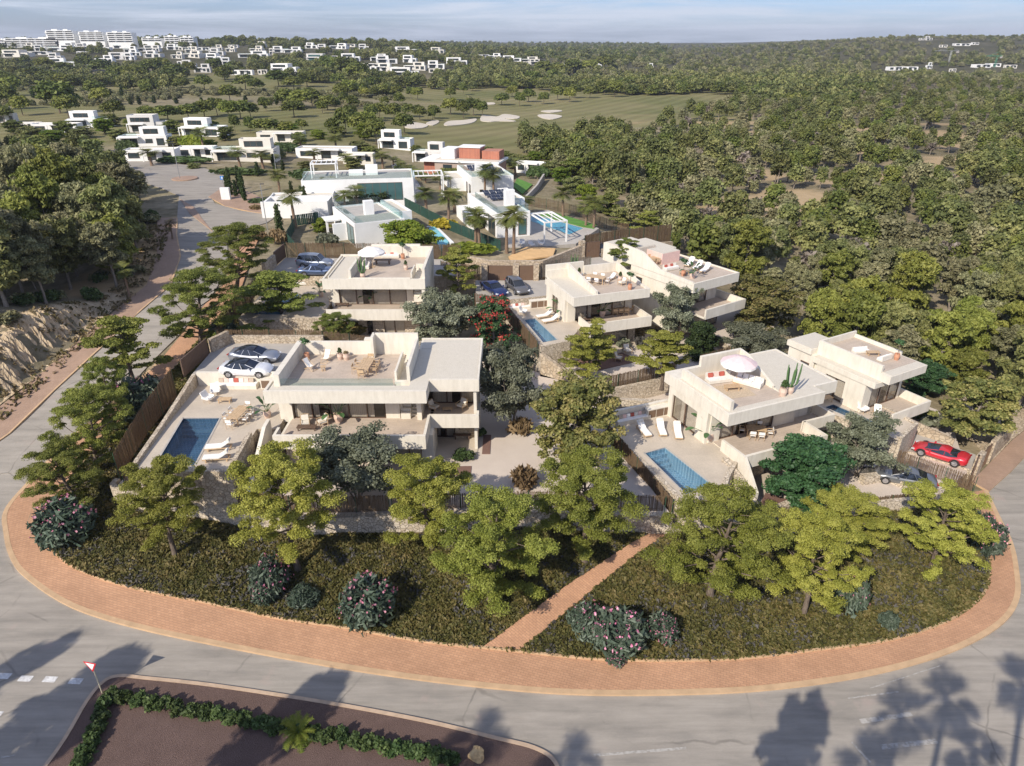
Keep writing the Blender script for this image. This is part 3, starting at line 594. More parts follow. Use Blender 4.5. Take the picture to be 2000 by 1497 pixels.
# front road and the wide junctions at both ends
struct(surf('road', [(-75,6),(75,6),(75,44),(60,60),(54,58.8),(49.6,55.4),(45.2,51.7),(41.2,48.6),(39.5,44),(30,36),(-30,36),(-38,46),(-41,50),(-46,55),(-75,50)], off(.05), 1.6, M['asphalt'], .3))
LK = [(-47.2,55.2),(-46.6,61.8),(-45.3,69.5),(-44.3,77),(-43.8,84),(-46.2,93),(-51,103),(-54.8,112)]
CUL = [at(350,385,9),at(318,372,9),at(240,350,9),at(206,330,9.2),at(200,312,9.4),at(260,309,9.5),at(330,318,9.4),at(400,330,9.3),at(440,345,9.2),at(452,362,9.1),at(440,372,9),at(412,386,9),at(420,400,9),at(470,412,9),at(542,421,9),at(520,436,8.8),at(470,450,8.6),at(448,470,8.4)]
struct(surf('road', [(-49,50)]+LK+CUL+[(-41.5,98),(-38.5,90),(-37.2,80),(-37.6,71.8),(-38.9,64),(-40.5,54.8),(-41.5,50)], off(.12), 2.0, M['asphalt'], .3))
# the stone-paved lane between the far villas
struct(surf('lane', [at(785,380,8),at(830,382,7.6),at(812,350,7.4),at(790,335,7.6),at(775,315,7.6),at(764,318,7.6),at(772,340,7.6)], off(.12), 2.5, M['concrete'], .2))
# pavements
SO = smooth_poly([(-37.6,66),(-39.2,60),(-40.6,54.8),(-41.6,48.5),(-41.4,45.5),(-39.8,43.0),(-37.6,40.3),(-35,38.1),(-30.1,35.3),(-23.8,33.2),(-16.4,31.5),(-9.6,30.1),(-1.6,28.9),(4.6,28.4),(12.4,28.5),(18.8,29.2),(24,30.3),(28.8,31.9),(32.7,33.9),(35.3,36.2),(37.2,39.2),(38.6,42),(39.6,45),(40.9,48.8)], 5)
SI = smooth_poly([(-35.4,66),(-36.6,60),(-37.6,54.8),(-38.2,48.8),(-38.0,45.6),(-37,43.1),(-35,40.7),(-31.9,38.5),(-27.2,36.7),(-21.2,35.1),(-13.6,33.4),(-6.6,32.1),(-1,31.3),(6.4,30.5),(12.8,30.5),(19.5,31.3),(24.8,32.2),(29.8,34),(33.2,36.3),(34.9,38.4),(36.3,41),(37,44.5),(37.6,48)], 5)
struct(surf('pavement', SO+SI[::-1], off(.17), 1.1, [M['paver'], M['kerb']], .4))
kz = lambda d: (lambda x, y: T0s(x, y)+d)
mb = MB(); ribbon(mb, offset_line(SO, -.12), .34, kz(-.3), kz(.185)); struct(mb.build('kerb', M['kerb']))
mb = MB(); ribbon(mb, offset_line(SI, .06), .14, kz(-.3), kz(.30)); struct(mb.build('kerb', M['kerb']))
PATH = [(-1.9,31.45),(.45,31.2),(5.9,36.4),(12.1,41.55),(10.6,41.6),(4.4,36.9)]
struct(surf('footpath', PATH, off(.27), 1.0, [M['paver_path'], M['kerb']], .4))
WALLF = [(-32.2,46.4),(-31.8,45.2),(-27.5,43.9),(-24,43.2),(-20.5,42.2),(-15.5,41.4),(-9.3,41.6),(2,42.2),(9.3,41.7),(12.1,41.6),(15,42.6),(19.6,42.6),(23.8,42.2),(27,44.4),(29.1,45.6),(33.4,46.2),(36.9,47.6)]
LAWN = [(-36.6,60)]+[(x, y) for x, y in SI if y < 60 or x > 0][1:]+WALLF[::-1]+[(-33,50),(-33.4,60)]
struct(surf('lawn', [p for i, p in enumerate(LAWN) if i % 1 == 0], off(.22), 1.1, M['lawn'], .4))
struct(surf('verge', [(-35.4,66),(-36.6,60),(-33.4,60),(-31.6,66),(-31.6,78),(-33.5,84),(-34.6,74)], off(.16), 1.5, M['lawn'], .3))
struct(surf('pavement', [(-37.6,66),(-35.4,66),(-34.6,74),(-34.6,84),(-38.6,104),(-40.6,104),(-37,84),(-37.3,72)], off(.2), 1.5, [M['paver'], M['kerb']], .4))
# pavement on the far side of the left road
LW = [(-56,44),(-51.8,55),(-49.9,61.8),(-48.4,69.5),(-47.3,77),(-46.9,84),(-49.4,93),(-54,103),(-58,112)]
LKX = [(-50.5,44),(-48.2,52)]+LK
struct(surf('pavement', LKX+LW[::-1], off(.2), 1.4, [M['paver_plain'], M['kerb']], .4))
mb = MB(); ribbon(mb, LKX, .2, kz(-.3), kz(.24)); struct(mb.build('kerb', M['kerb']))
for pl in ([at(352,392,9),at(371,421,8.8),at(416,456,8.5),at(395,430,8.8),at(380,408,9)],
           [at(440,366,9.1),at(470,372,9),at(540,402,9),at(545,420,9),at(500,416,9),at(440,405,9),at(408,388,9)]):
    struct(surf('pavement', pl, off(.2), 2, [M['paver_plain'], M['kerb']], .3))
ic = at(362,353,9.1); mb = MB(); mb.lathe([(0, .34), (2.5, .34), (2.6, .25), (2.6, -.2)], (ic[0], ic[1], T0s(*ic)), 20); struct(mb.build('traffic_island', M['paver_plain']))
# entrance aprons of the front-left villa and of the right gate
struct(surf('driveway', [(-37.6,63.4),(-37.9,57.4),(-31.2,57.4),(-30.2,63.4)], off(.3), 1.5, M['paver_plain'], .4))
struct(surf('pavement', [(40.6,50.1),(44.2,53.1),(48.8,57.0),(54,60.9),(54,58.8),(49.6,55.4),(45.2,51.7),(41.2,48.6)], off(.2), 1.5, [M['paver_plain'], M['kerb']], .3))
struct(surf('stone_yard', [(44.6,53.5),(48.8,57.1),(54,61),(60,68),(50,68),(45,60)], off(.14), 2, M['stone_small'], .2))
# planting bed on the near side of the road
ISL = smooth_poly([(-25.6,20),(-25.0,24.5),(-25.1,27.6),(-24.85,29.0),(-24.1,29.45),(-22.5,29.3),(-18,28.75),(-10.9,27.55),(-5,26.35),(-1,25.3),(1.2,24.7),(2.3,23.9),(2.5,22.5),(2.2,19)], 5)
struct(surf('planting_bed', ISL, off(.16), 1.0, M['mulch'], .3))
mb = MB(); ribbon(mb, ISL, .22, kz(-.2), kz(.2)); struct(mb.build('kerb', M['kerb_bed']))
# road paint
mb = MB()
for k, (u, v) in enumerate(((8,1321),(50,1326),(98,1327.5),(148,1331))):
    x, y = at(u, v, .05); mb = MB(); mb.obox((x, y, T0s(x, y)+.058), (.78, .42, .008), R_(-3)); struct(mb.build('road_marking', M['marking']))
x, y = at(0, 1396, .05); mb = MB(); mb.obox((x-.2, y, T0s(x, y)+.058), (.6, .4, .008), 0); struct(mb.build('road_marking', M['marking']))
for (u0, v0, u1, v1, w) in ((1160,1476,1340,1462,.16),(1655,1365,1755,1352,.1),(1680,1410,1780,1395,.3),(1720,1460,1830,1448,.3),(1663,1450,1700,1490,.14),(1840,1300,1700,1345,.06),(1960,1140,2000,1165,.06),(2,1480,30,1476,.1)):
    p = at(u0, v0, .05); q = at(u1, v1, .05); L = math.hypot(q[0]-p[0], q[1]-p[1]); mb = MB(); c = ((p[0]+q[0])/2, (p[1]+q[1])/2)
    mb.obox((*c, T0s(*c)+.062), (L, w, .006), math.atan2(q[1]-p[1], q[0]-p[0])); struct(mb.build('road_marking', M['oldmarking']))
# eroded bank left of the left road
def bank():
    n, k = 260, 30; yy = np.linspace(46, 81, n); B = []
    rng = np.random.default_rng(4)
    for i, y in enumerate(yy):
        xl = np.interp(y, [40, 52, 59.2, 64.4, 70, 77, 84, 110, 130], [-56, -52.6, -50.6, -49.2, -48, -47.4, -47, -56, -66]); B.append((xl, y))
    B = np.array(B); d = np.linspace(.3, 4.8, k); X = B[:, 0:1]-d[None, :]; Y = np.repeat(B[:, 1:2], k, 1)+d[None, :]*.25
    Z = T0(X, Y)+.12; g = (_vnoise(Y*2.6, d[None, :]*.25+X*0, 3)-.5)*.6+(_vnoise(Y*6, d[None, :]*1.2+X*0, 8)-.5)*.5+(_vnoise(Y*1.2, d[None, :]*2.5+X*0, 18)-.5)*.4
    en = np.sin(np.clip((d[None, :]-.2)/4.4, 0, 1)*math.pi)**.7; amp = sstep(44, 56, Y)*(1-sstep(69, 80, Y)); Z = Z+g*en*amp; X = X+g*en*.5*amp; Z[:, -1] -= .5; Z[0] -= .6; Z[-1] -= .6
    i = np.arange(n-1)[:, None]*k; j = np.arange(k-1)[None, :]
    mb = MB(); mb.add(np.stack([X, Y, Z], -1).reshape(-1, 3), np.stack([i+j, i+k+j, i+k+j+1, i+j+1], -1).reshape(-1, 4)); struct(mb.build('earth_bank', M['bank']))
bank()
# golf bunkers and green
for pl in (((790,249),(805,241),(822,242),(836,246),(826,251),(805,252)),((868,246),(876,238),(905,236),(930,233),(925,240),(900,245)),((938,236),(944,226),(970,229),(985,224),(1013,228),(1010,233),(985,233),(1008,238),(975,238),(955,239)),
           ((1056,218),(1085,216),(1098,218),(1075,221)),((1050,226),(1072,224),(1098,228),(1080,234),(1060,232)),((916,204),(960,201),(965,205),(930,205)),((1088,176),(1108,169),(1112,175)),((1130,169),(1158,168),(1150,172)),((1165,178),(1178,175),(1176,179)),((1262,140),(1290,142),(1270,144)),((20,150),(45,148),(40,154),(22,153)),((832,242),(850,236),(858,239),(845,246))):
    pts = smooth_poly([hit(*p) for p in pl], 4, True); struct(surf('bunker', pts, off(.25), 8, M['sand'], .5))
for (pl, m) in ((((1300,175),(1420,150),(1530,170),(1400,200),(1230,222),(1130,210)), 'x'),): pass
# ------------------------------------------------------------------ levelled garden and terrace ground of the villas
def pad(name, poly, z, mat, hole=None, deep=4.5, kind=True):
    PADS.append((poly, z)); o = surf(name, poly, z, 2.0, mat, deep, hole); return struct(o) if kind else o
pad('garden', [(-31.8,45.4),(-27.5,44.2),(-24,43.5),(-20.5,42.5),(-15.5,41.7),(-9.3,41.9),(2,42.5),(9.3,42),(12,41.9),(8.9,53.6),(9.7,56.8),(6.6,63.9),(0,68.6),(-6,72.4),(-9,72.4),(-9,66),(-31,66),(-31.8,56)], 3.0, [M['gravel'], M['stone']])
POOL1 = [(-28.35,51.25),(-25.1,51.25),(-24.25,43.9),(-27.35,43.9)]
pad('terrace', [(-29.6,57.5),(-19.6,57.5),(-19.6,49.4),(-21.35,49.4),(-21.35,48.0),(-20.95,43.3),(-28.6,43.3),(-29.2,50)], 6.0, [M['terrace'], M['stone']], POOL1)
pad('car_court', [(-30.2,57.7),(-19.6,57.7),(-19.4,65.4),(-30.6,65.4)], 6.9, [M['court'], M['stone']])
pad('garden', [(-31.2,65.8),(-6.4,65.8),(-6.4,84),(-31.2,84)], 4.2, [M['gravel'], M['stone']])
POOL2 = [(-29.6,80.4),(-26.2,80.4),(-26.2,73.2),(-29.6,73.2)]
pad('terrace', [(-30.9,72.2),(-21.6,72.2),(-21.6,83.6),(-30.9,83.6)], 7.1, [M['terrace'], M['stone']], POOL2)
pad('car_court', [(-31.3,83.8),(-6.8,83.8),(-6.8,91.2),(-31.3,92.2)], 8.3, [M['court'], M['stone']])
# middle villa, right of the car gate
pad('garden', [(3.0,65.6),(6.8,64.0),(9,62.4),(14,64.6),(21.5,68.4),(25,71),(22,78),(12,80),(3,80)], 3.0, [M['gravel'], M['stone']])
POOL3 = [(1.35,74.4),(2.75,74.9),(5.0,68.5),(3.3,67.7)]
pad('terrace', [(.7,74.2),(3.2,66.7),(6.1,68.2),(7.6,71.6),(9.5,75.6),(4.6,80.3),(-.8,78.4)], 6.0, [M['terrace'], M['stone_pale']], POOL3)
pad('car_court', [(-4.3,77.6),(4.2,80.4),(5.4,86.6),(-4.8,86.4)], 6.9, [M['court'], M['stone_pale']])
pad('garden', [(12,79.8),(22,77.8),(25,71),(31,74),(33,82),(24,90),(12,90)], 4.0, [M['gravel'], M['stone']])
pad('car_court', [(5.6,86.2),(12,82),(14.6,81),(18,90),(10,97),(4.6,93)], 7.6, [M['court'], M['stone_pale']])
# front-right villa
POOL5 = [(11.1,48.8),(13.1,49.7),(15.65,44.3),(13.3,42.9)]
pad('garden', [(12.3,41.9),(15,42.8),(19.6,42.9),(23.8,42.5),(27,44.8),(29.1,46),(33.4,46.6),(36.7,47.9),(34.4,50.2),(29.6,55),(28,62),(21.5,68.2),(14,64.4),(9,62.2),(9.6,57)], 1.2, [M['gravel'], M['stone_pale']])
pad('terrace', [(9.3,53.6),(9.2,51.6),(12.75,42.5),(15.6,42.6),(17.6,46.4),(18.3,47.4),(22,50),(17,57.5)], 4.0, [M['terrace'], M['stone_pale']], POOL5)
# far-right villa
pad('garden', [(29.7,55),(34.5,50.3),(36.8,48),(40.2,50.4),(43,57),(44,62),(38,70),(28.4,68)], .9, [M['gravel'], M['stone_pale']])
POOL6 = [(29.9,57.6),(31.1,58.2),(34.6,53.3),(33.6,52.6)]
pad('terrace', [(29.4,57.3),(34.0,51.6),(36.9,54.2),(34.5,60.5),(31.5,64.5),(28.2,61.6)], 3.6, [M['terrace'], M['stone_pale']], POOL6)
pad('car_court', [(36.3,54.1),(41.0,50.5),(42.6,53.2),(38.6,57.6)], 1.05, [M['court'], M['stone_pale']])

def pool(poly, z, label, tile='pooltile', depth=1.35, rim=True):
    c = np.mean(np.array(poly), 0); o = empty('swimming_pool', (*c, z)); P = [(p[0]-c[0], p[1]-c[1]) for p in poly]
    b = surf('basin', P, -depth, 3, M[tile], 0, parent=o); KIDS.setdefault(o.name, []).append(b)
    w = MB(); Q = P+[P[0]]
    for i in range(len(P)):
        a, d = Q[i], Q[i+1]; w.add([(a[0], a[1], -depth), (d[0], d[1], -depth), (d[0], d[1], .0), (a[0], a[1], .0)], np.array([(0, 1, 2, 3)]))
    a, d = np.array(P[0]), np.array(P[1]); e = (np.array(P[3])-a); e = e/np.linalg.norm(e)
    for k in range(3):
        q = [a, d, d+e*(.35*(3-k)), a+e*(.35*(3-k))]; w.prism([tuple(t) for t in q], -depth, -depth+(k+1)*.3)
    w.build('basin_wall', M[tile], o)
    wt = surf('water', P, -.12, 1, M['water'], 0, parent=o); KIDS[o.name].append(wt)
    if rim:
        R2 = MB(); L = [tuple(p) for p in P]+[tuple(P[0])]
        ribbon(R2, L, .16, lambda x, y: .0, lambda x, y: .03); R2.build('coping', M['concrete'], o)
    tag(o, label, 'swimming pool'); return o
pool(POOL1, 6.0, 'long dark blue swimming pool beside two white loungers at the front-left villa')
pool(POOL2, 7.1, 'blue pool half hidden by a pine on the terrace of the rear-left villa')
pool(POOL3, 6.0, 'narrow blue pool by two loungers on the terrace of the middle villa', 'pooltile_mid')
pool(POOL5, 4.0, 'wide light-blue rippled pool below three white loungers at the front-right villa', 'pooltile_mid')
pool(POOL6, 3.6, 'shaded dark pool at the edge of the far-right villa terrace behind an olive tree')
# ------------------------------------------------------------------ walls, fences and gates
def wall(name, pts, w, z0, z1, mat, label, cat='wall', group=None):
    mb = MB(); c = np.mean(np.array(pts), 0); Pl = [(p[0]-c[0], p[1]-c[1]) for p in pts]; zl = list(zip(pts, z1)) if hasattr(z1, '__len__') else None
    f1 = (lambda x, y: z1) if not zl else (lambda x, y: min(zl, key=lambda t: (t[0][0]-c[0]-x)**2+(t[0][1]-c[1]-y)**2)[1])
    L = offset_line(Pl, w/2); Rr = offset_line(Pl, -w/2); n = len(Pl); zz = [f1(*p) for p in Pl]
    for i in range(n-1): mb.prism([tuple(L[i]), tuple(L[i+1]), tuple(Rr[i+1]), tuple(Rr[i])][::-1], z0, [zz[i], zz[i], zz[i], zz[i]]) if not zl else mb.add([(*L[i], z0), (*L[i+1], z0), (*Rr[i+1], z0), (*Rr[i], z0), (*L[i], zz[i]), (*L[i+1], zz[i+1]), (*Rr[i+1], zz[i+1]), (*Rr[i], zz[i])], [(0, 1, 2, 3), (4, 7, 6, 5), (0, 4, 5, 1), (3, 2, 6, 7), (0, 3, 7, 4), (1, 5, 6, 2)])
    o = mb.build(name, M[mat]); o.location = (c[0], c[1], 0); return tag(o, label, cat, group)
def fence(pts, hgt, label, base=None, top=None, mat='slat', step=.085, post=2.6, group='reed screen fences', w=.06, jit=.12, name='reed_fence', postmat='green_post'):
    """a run of vertical slats on posts; base height from the ground under it unless given"""
    rng = np.random.default_rng(int(abs(pts[0][0]*31+pts[0][1]*17))); c = pts[0]; o = empty(name, (c[0], c[1], 0)); mb = MB(); S = [0]
    for i in range(1, len(pts)): S.append(S[-1]+math.hypot(pts[i][0]-pts[i-1][0], pts[i][1]-pts[i-1][1]))
    n = int(S[-1]/step); s = (np.arange(n)+.5)*step; x = np.interp(s, S, [p[0] for p in pts])-c[0]; y = np.interp(s, S, [p[1] for p in pts])-c[1]
    zb = np.interp(s, S, base) if base is not None else np.array([T(a+c[0], b+c[1]) for a, b in zip(x, y)])
    zt = np.interp(s, S, top) if top is not None else zb+hgt
    dx = np.interp(s+.01, S, [p[0] for p in pts])-c[0]-np.interp(s-.01, S, [p[0] for p in pts])+c[0]; dy = np.interp(s+.01, S, [p[1] for p in pts])-np.interp(s-.01, S, [p[1] for p in pts])
    L = np.hypot(dx, dy)+1e-9; dx /= L; dy /= L; wj = w*rng.uniform(.7, 1.15, n)/2; zt = zt+rng.uniform(-jit, jit*.3, n); ln = rng.normal(0, .012, n); dj = rng.uniform(-.02, .02, n)
    V = []; 
    for sx, sy in ((-1, -1), (1, -1), (1, 1), (-1, 1)): V.append(np.stack([x+dx*wj*sx-dy*(.012*sy+dj), y+dy*wj*sx+dx*(.012*sy+dj), zb-.1], 1))
    for sx, sy in ((-1, -1), (1, -1), (1, 1), (-1, 1)): V.append(np.stack([x+dx*(wj*sx+ln)-dy*(.012*sy+dj), y+dy*(wj*sx+ln)+dx*(.012*sy+dj), zt], 1))
    V = np.stack(V, 1).reshape(-1, 3); F = np.array([(4,5,6,7),(0,1,5,4),(1,2,6,5),(2,3,7,6),(3,0,4,7)]); F = (np.arange(n)[:, None, None]*8+F[None]).reshape(-1, 4)
    mb.add(V, F); mb.build('slats', M[mat], o)
    k = max(2, int(round(S[-1]/post))+1)
    for q in np.linspace(0, S[-1], k):
        px = np.interp(q, S, [p[0] for p in pts])-c[0]; py = np.interp(q, S, [p[1] for p in pts])-c[1]; z0 = np.interp(q, s, zb); z1 = np.interp(q, s, zt)
        p = MB(); p.tube([(px, py-.06, z0-.2), (px, py-.06, z1+.05)], .028, 6); p.build('post', M[postmat], o)
    rl = MB()
    for fr in (.12, .88):
        rl.tube(np.stack([x[::10], y[::10]+.03, (zb+(zt-zb)*fr)[::10]], 1), .018, 4)
    rl.build('rail', M['slat_grey'], o)
    return tag(o, label, 'fence', group)
def gate(p, q, z0, z1, label, th=.12):
    c = ((p[0]+q[0])/2, (p[1]+q[1])/2); L = math.hypot(q[0]-p[0], q[1]-p[1]); o = empty('gate', (*c, z0), math.atan2(q[1]-p[1], q[0]-p[0]))
    a = MB(); a.box(-L/2+.06, L/2-.06, -th/2+.02, th/2-.02, .05, z1-z0-.05); 
    for k in range(int(L/.25)): a.box(-L/2+.1+k*.25, -L/2+.11+k*.25, -th/2-.004, th/2+.004, .08, z1-z0-.1)
    a.build('panel', M['gate'], o); b = MB()
    b.box(-L/2, -L/2+.06, -th/2, th/2, 0, z1-z0); b.box(L/2-.06, L/2, -th/2, th/2, 0, z1-z0); b.box(-L/2+.06, L/2-.06, -th/2, th/2, z1-z0-.05, z1-z0); b.build('gate_frame', M['wood_dark'], o)
    return tag(o, label, 'gate')
def seg(p, n=6): return densify(p, n)
# low pale wall along the lawn and the screens on it
wf = smooth_poly(WALLF[:10], 3); wz = [3.15]*len(wf)
wall('stone_wall', wf, .45, .3, 3.12, 'stone_pale', 'low pale stone wall along the lawn in front of the front-left villa garden')
wf2 = smooth_poly(WALLF[9:], 3)
wall('stone_wall', wf2, .4, -.6, list(np.linspace(1.9, 1.2, len(wf2))), 'stone_pale', 'low curving stone wall between the lawn and the front-right villa')
fence([(p[0], p[1]+.3) for p in smooth_poly([(-31.4,45.6),(-27.5,44.1),(-24,43.4),(-20.5,42.5),(-15.5,41.7),(-9.3,41.9)], 4)], 1.5, 'reed screen on the low wall below the pool of the front-left villa', base=[3.0]*21)
fence([(p[0], p[1]+.3) for p in smooth_poly([(-9.1,41.9),(2,42.5),(9.3,42),(11.6,41.9)], 4)], 1.45, 'reed screen along the gravel garden between the two front pines and the brick path')
fence([(-31.9,46.3),(-32.0,52),(-31.6,57.2)], 2, 'tall dark brown slat fence beside the long dark blue pool', base=[3.4,4.4,5.2], top=[5.6,6.9,8.0], mat='slat', w=.085, step=.1)
wall('stone_wall', [(-28.75,43.3),(-29.35,50),(-29.75,57.5)], .35, 2.6, [6.25,6.4,7.2], 'stone', 'rubble retaining wall between the brown slat fence and the long dark blue pool')
wall('stone_wall', [(-28.75,43.1),(-21.1,43.1)], .4, 2.6, 6.12, 'stone', 'rubble retaining wall in front of the long dark blue pool')
wall('stone_wall', [(-21.15,43.3),(-21.35,47.9)], .35, 2.6, [6.45,6.6], 'stone', 'rubble parapet beside the outdoor stairs of the front-left villa')
wall('rendered_wall', [(-29.5,57.6),(-19.7,57.6)], .3, 5.5, 7.35, 'stucco', 'cream wall behind the cushioned bench of the front-left villa')
wall('stone_wall', [(-29.6,65.6),(-19.6,65.6)], .4, 5, 7.7, 'stone', 'rubble wall behind the two parked silver coupes')
wall('stone_wall', [(-30.4,63.2),(-29.4,65.5)], .4, 6, 8.3, 'stone_small', 'dark rubble pier at the left end of the car court with two silver coupes')
gate((-30.9,57.8), (-30.6,63.0), 6.7, 8.5, 'dark brown sliding gate in shade beside the two silver coupes')
fence([(-30.9,66.1),(-21,66.1),(-11.5,66.1)], 1.9, 'long olive-brown reed screen behind the two silver coupes', base=[6.3,6.3,5.2])
fence([(-31.7,66.3),(-31.9,74),(-31.7,83)], 1.9, 'reed screen in shade along the pavement left of the rear-left villa', base=[5.4,6.4,7.2])
fence([(-31.2,92.6),(-24,92.4),(-18.4,92.3),(-7,91.6)], 2.0, 'straw reed screen behind the estate car of the rear-left villa', base=[8.3,8.3,8.3,8.3])
wall('stone_wall', [(-31.5,84),(-31.4,88)], .45, 6, 9.9, 'stone_small', 'rubble pier beside the gate of the rear-left villa')
gate((-31.4,88.1), (-31.3,92.4), 8.3, 10.2, 'brown gate at the left end of the rear-left car court')
# boundary between the two front plots, following the pool
fence([(12.2,42.3),(10.4,47.2),(8.5,52.6)], 2, 'tall brown slat fence left of the light-blue rippled pool', base=[2.6,3.0,3.0], top=[4.0,4.5,4.8], w=.085, step=.1)
wall('stone_wall', [(12.75,42.3),(9.05,51.8),(9.0,53.8)], .38, 1, 4.12, 'stone_pale', 'pale rubble wall between the slat fence and the light-blue rippled pool')
wall('stone_wall', [(12.7,42.35),(15.8,42.5)], .38, 1, 4.1, 'stone_pale', 'pale rubble wall at the near end of the light-blue rippled pool')
wall('stone_wall', [(15.8,42.5),(17.3,45.6),(18.3,47.2)], .4, .9, [4.1,4.1,4.2], 'stone_pale', 'pale rubble parapet curving down from the terrace with three loungers')
wall('stone_wall', [(17.5,47.6),(18.6,45.6),(19.5,43.6)], .5, .6, [4.4,3.4,2.0], 'stone_pale', 'sloping pale stone wing wall below the balcony of the front-right villa')
wall('rendered_wall', [(9.0,54.0),(14.6,56.3)], .3, 3, 5.15, 'stucco', 'cream wall behind the bench and cabinets of the front-right villa')
wall('stone_wall', [(8.6,54.6),(9.2,58),(14.4,57.4)], .5, .8, [4.6,4.4,4.4], 'stone_pale', 'stepped rubble wall behind the cream bench wall of the front-right villa')
fence([(8.7,62.2),(14,64.5),(17.6,66.2)], 1.5, 'reed screen with green posts between the layered pines and the front-right villa', base=[3,3,3])
wall('stone_wall', [(8.7,61.9),(14,64.1),(20.5,67.2)], .4, 0, 3.1, 'stone_pale', 'long rubble retaining wall under the reed screen of the middle villa garden')
wall('stone_wall', [(8.5,61.6),(9.4,58.2)], .4, .5, 3.0, 'stone_pale', 'short rubble wall joining the two terraced gardens')
fence([(20.4,67.6),(24.6,70.2)], 1.6, 'short reed screen beside the dark conical tree', base=[3,3])
wall('stone_wall', [(.9,74.1),(3.2,66.6),(6.2,68.1)], .35, 2, [6.1,6.1,6.1], 'stone_pale', 'rubble retaining wall under the narrow pool of the middle villa')
wall('stone_wall', [(3.2,66.3),(5.6,64.6),(7.6,62.8)], .5, 1, [5.4,4.2,3.3], 'stone_small', 'sloping rubble bank wall between the blue-grey tree and the first layered pine')
fence([(-4.6,78),(-1.3,77.8),(.4,73.2),(2.7,66.6)], 1.9, 'brown slat fence left of the narrow pool of the middle villa', base=[6.2,5.8,5.2,4.8], w=.085, step=.1)
gate((-3.2,86.5), (.1,86.3), 6.7, 8.9, 'wide brown car gate above the blue sports car and the grey estate car')
gate((.9,86.4), (2.8,86.5), 6.7, 8.9, 'narrow brown gate to the right of the wide car gate')
for x0, x1, lb in ((.1, .9, 'stone pier between the wide and the narrow brown gates'), (2.8, 3.5, 'stone pier to the right of the narrow brown gate'), (-4, -3.2, 'stone pier to the left of the wide brown gate')):
    wall('gate_pier', [(x0, 86.45), (x1, 86.45)], .5, 5, 9.1, 'stone_small', lb)
fence([(-9.5,88.5),(-4.1,86.7)], 1.9, 'reed screen left of the wide brown gate', base=[7,6.9])
wall('stone_wall', [(-6.6,91.4),(-3,88.7),(4,88.3),(9.8,94)], .5, 5, [8.9,8.9,9.0,9.6], 'stone_small', 'long rubble wall below the sandy palm bed of the white villa')
fence([(3.6,86.7),(6.8,88),(10.5,88.6)], 1.9, 'dark slat fence with grey slats behind the middle villa', base=[7.2,7.6,7.6], mat='slat_grey', w=.1, step=.11)
gate((10.2,94.1), (12.4,94.9), 7.5, 9.9, 'brown gate beside the dark grey hatchback')
wall('gate_pier', [(9.4,93.8), (10.1,94.1)], .6, 5, 10.2, 'stone_small', 'tall stone pier left of the gate by the dark grey hatchback')
fence([(10.2,94.8),(16,98),(24,102)], 2.2, 'tall dark brown slat fence above the dark grey hatchback', base=[8.6,8.6,8.0], top=[10.8,10.8,10.6], w=.1, step=.11)
wall('stone_wall', [(12.6,95.2),(18,97.6),(24,101)], .4, 5, [8.7,8.7,8.2], 'stone_small', 'low rubble wall beyond the dark grey hatchback')
# right side, by the red car
fence([(34.0,52.0),(36.6,49.8),(39.2,47.9)], 1.5, 'brown reed screen between the red sports car and the silver saloon', base=[1.1,.9,.7])
wall('stone_wall', [(34.2,51.7),(37.1,54.4),(35.6,57.6)], .4, .4, [3.75,3.75,3.75], 'stone_pale', 'rubble parapet at the corner of the far-right terrace')
wall('stone_wall', [(35.4,53.4),(38.6,57.4),(41.5,54.9)], .35, 0, [3.2,2.4,1.6], 'stone_small', 'sloping rubble wall behind the red sports car')
wall('stone_wall', [(40.9,50.6),(41.9,51.5)], .45, -.4, 2.5, 'stone_small', 'stone pier right of the gate by the red sports car')
gate((41.95,51.5), (43.7,53.1), .1, 2.3, 'second brown gate, in the stone wall facing the right street')
wall('stone_wall', [(43.8,53.15),(48.2,57.0)], .4, -.4, [2.5,2.3], 'stone_small', 'long stone wall beyond the gate by the red sports car')
gate((39.6,49.0), (41.1,50.9), .4, 2.5, 'brown gate behind the red sports car')
fence([(28.6,45.5),(31.5,46.1),(34,46.8)], 1.5, 'reed screen below the silver saloon', base=[.3,.2,.0])
fence([(p[0], p[1]+.25) for p in smooth_poly([(15.8,42.9),(19.6,43.0),(23.8,42.7),(27.2,45)], 5)], 1.5, 'curving reed screen below the glossy dark-green tree', base=[1.2]*16)
wall('stone_wall', [(29.8,48.4),(32.2,49.0),(33.2,47.9)], .6, .6, [2.0,1.9,1.8], 'stone_pale', 'angular pale stone planter wall left of the silver saloon')
wall('stone_wall', [(21.2,44.2),(23.3,45.2),(23.6,43.9)], .5, .6, [2.0,2.1,1.8], 'stone_pale', 'angular pale stone planter wall left of the glossy dark-green tree')
struct(surf('flower_bed', [(19.6,44.4),(21.2,47),(23.6,45.6),(22,43.8)], 1.24, 2, M['redmulch'], .1))
struct(surf('flower_bed', [(7.2,69.6),(12.6,71.8),(14.6,69.6),(9.2,66.9)], 3.04, 2, M['redmulch'], .1))
struct(surf('flower_bed', [(-6.3,48.2),(-3.4,48.3),(-3.4,46.9),(-6.3,46.9)], 3.05, 2, M['redmulch'], .1))
struct(surf('flower_bed', [(-2.6,53.4),(-1.9,53.4),(-1.9,50.2),(-2.6,50.2)], 3.05, 2, M['redmulch'], .1))
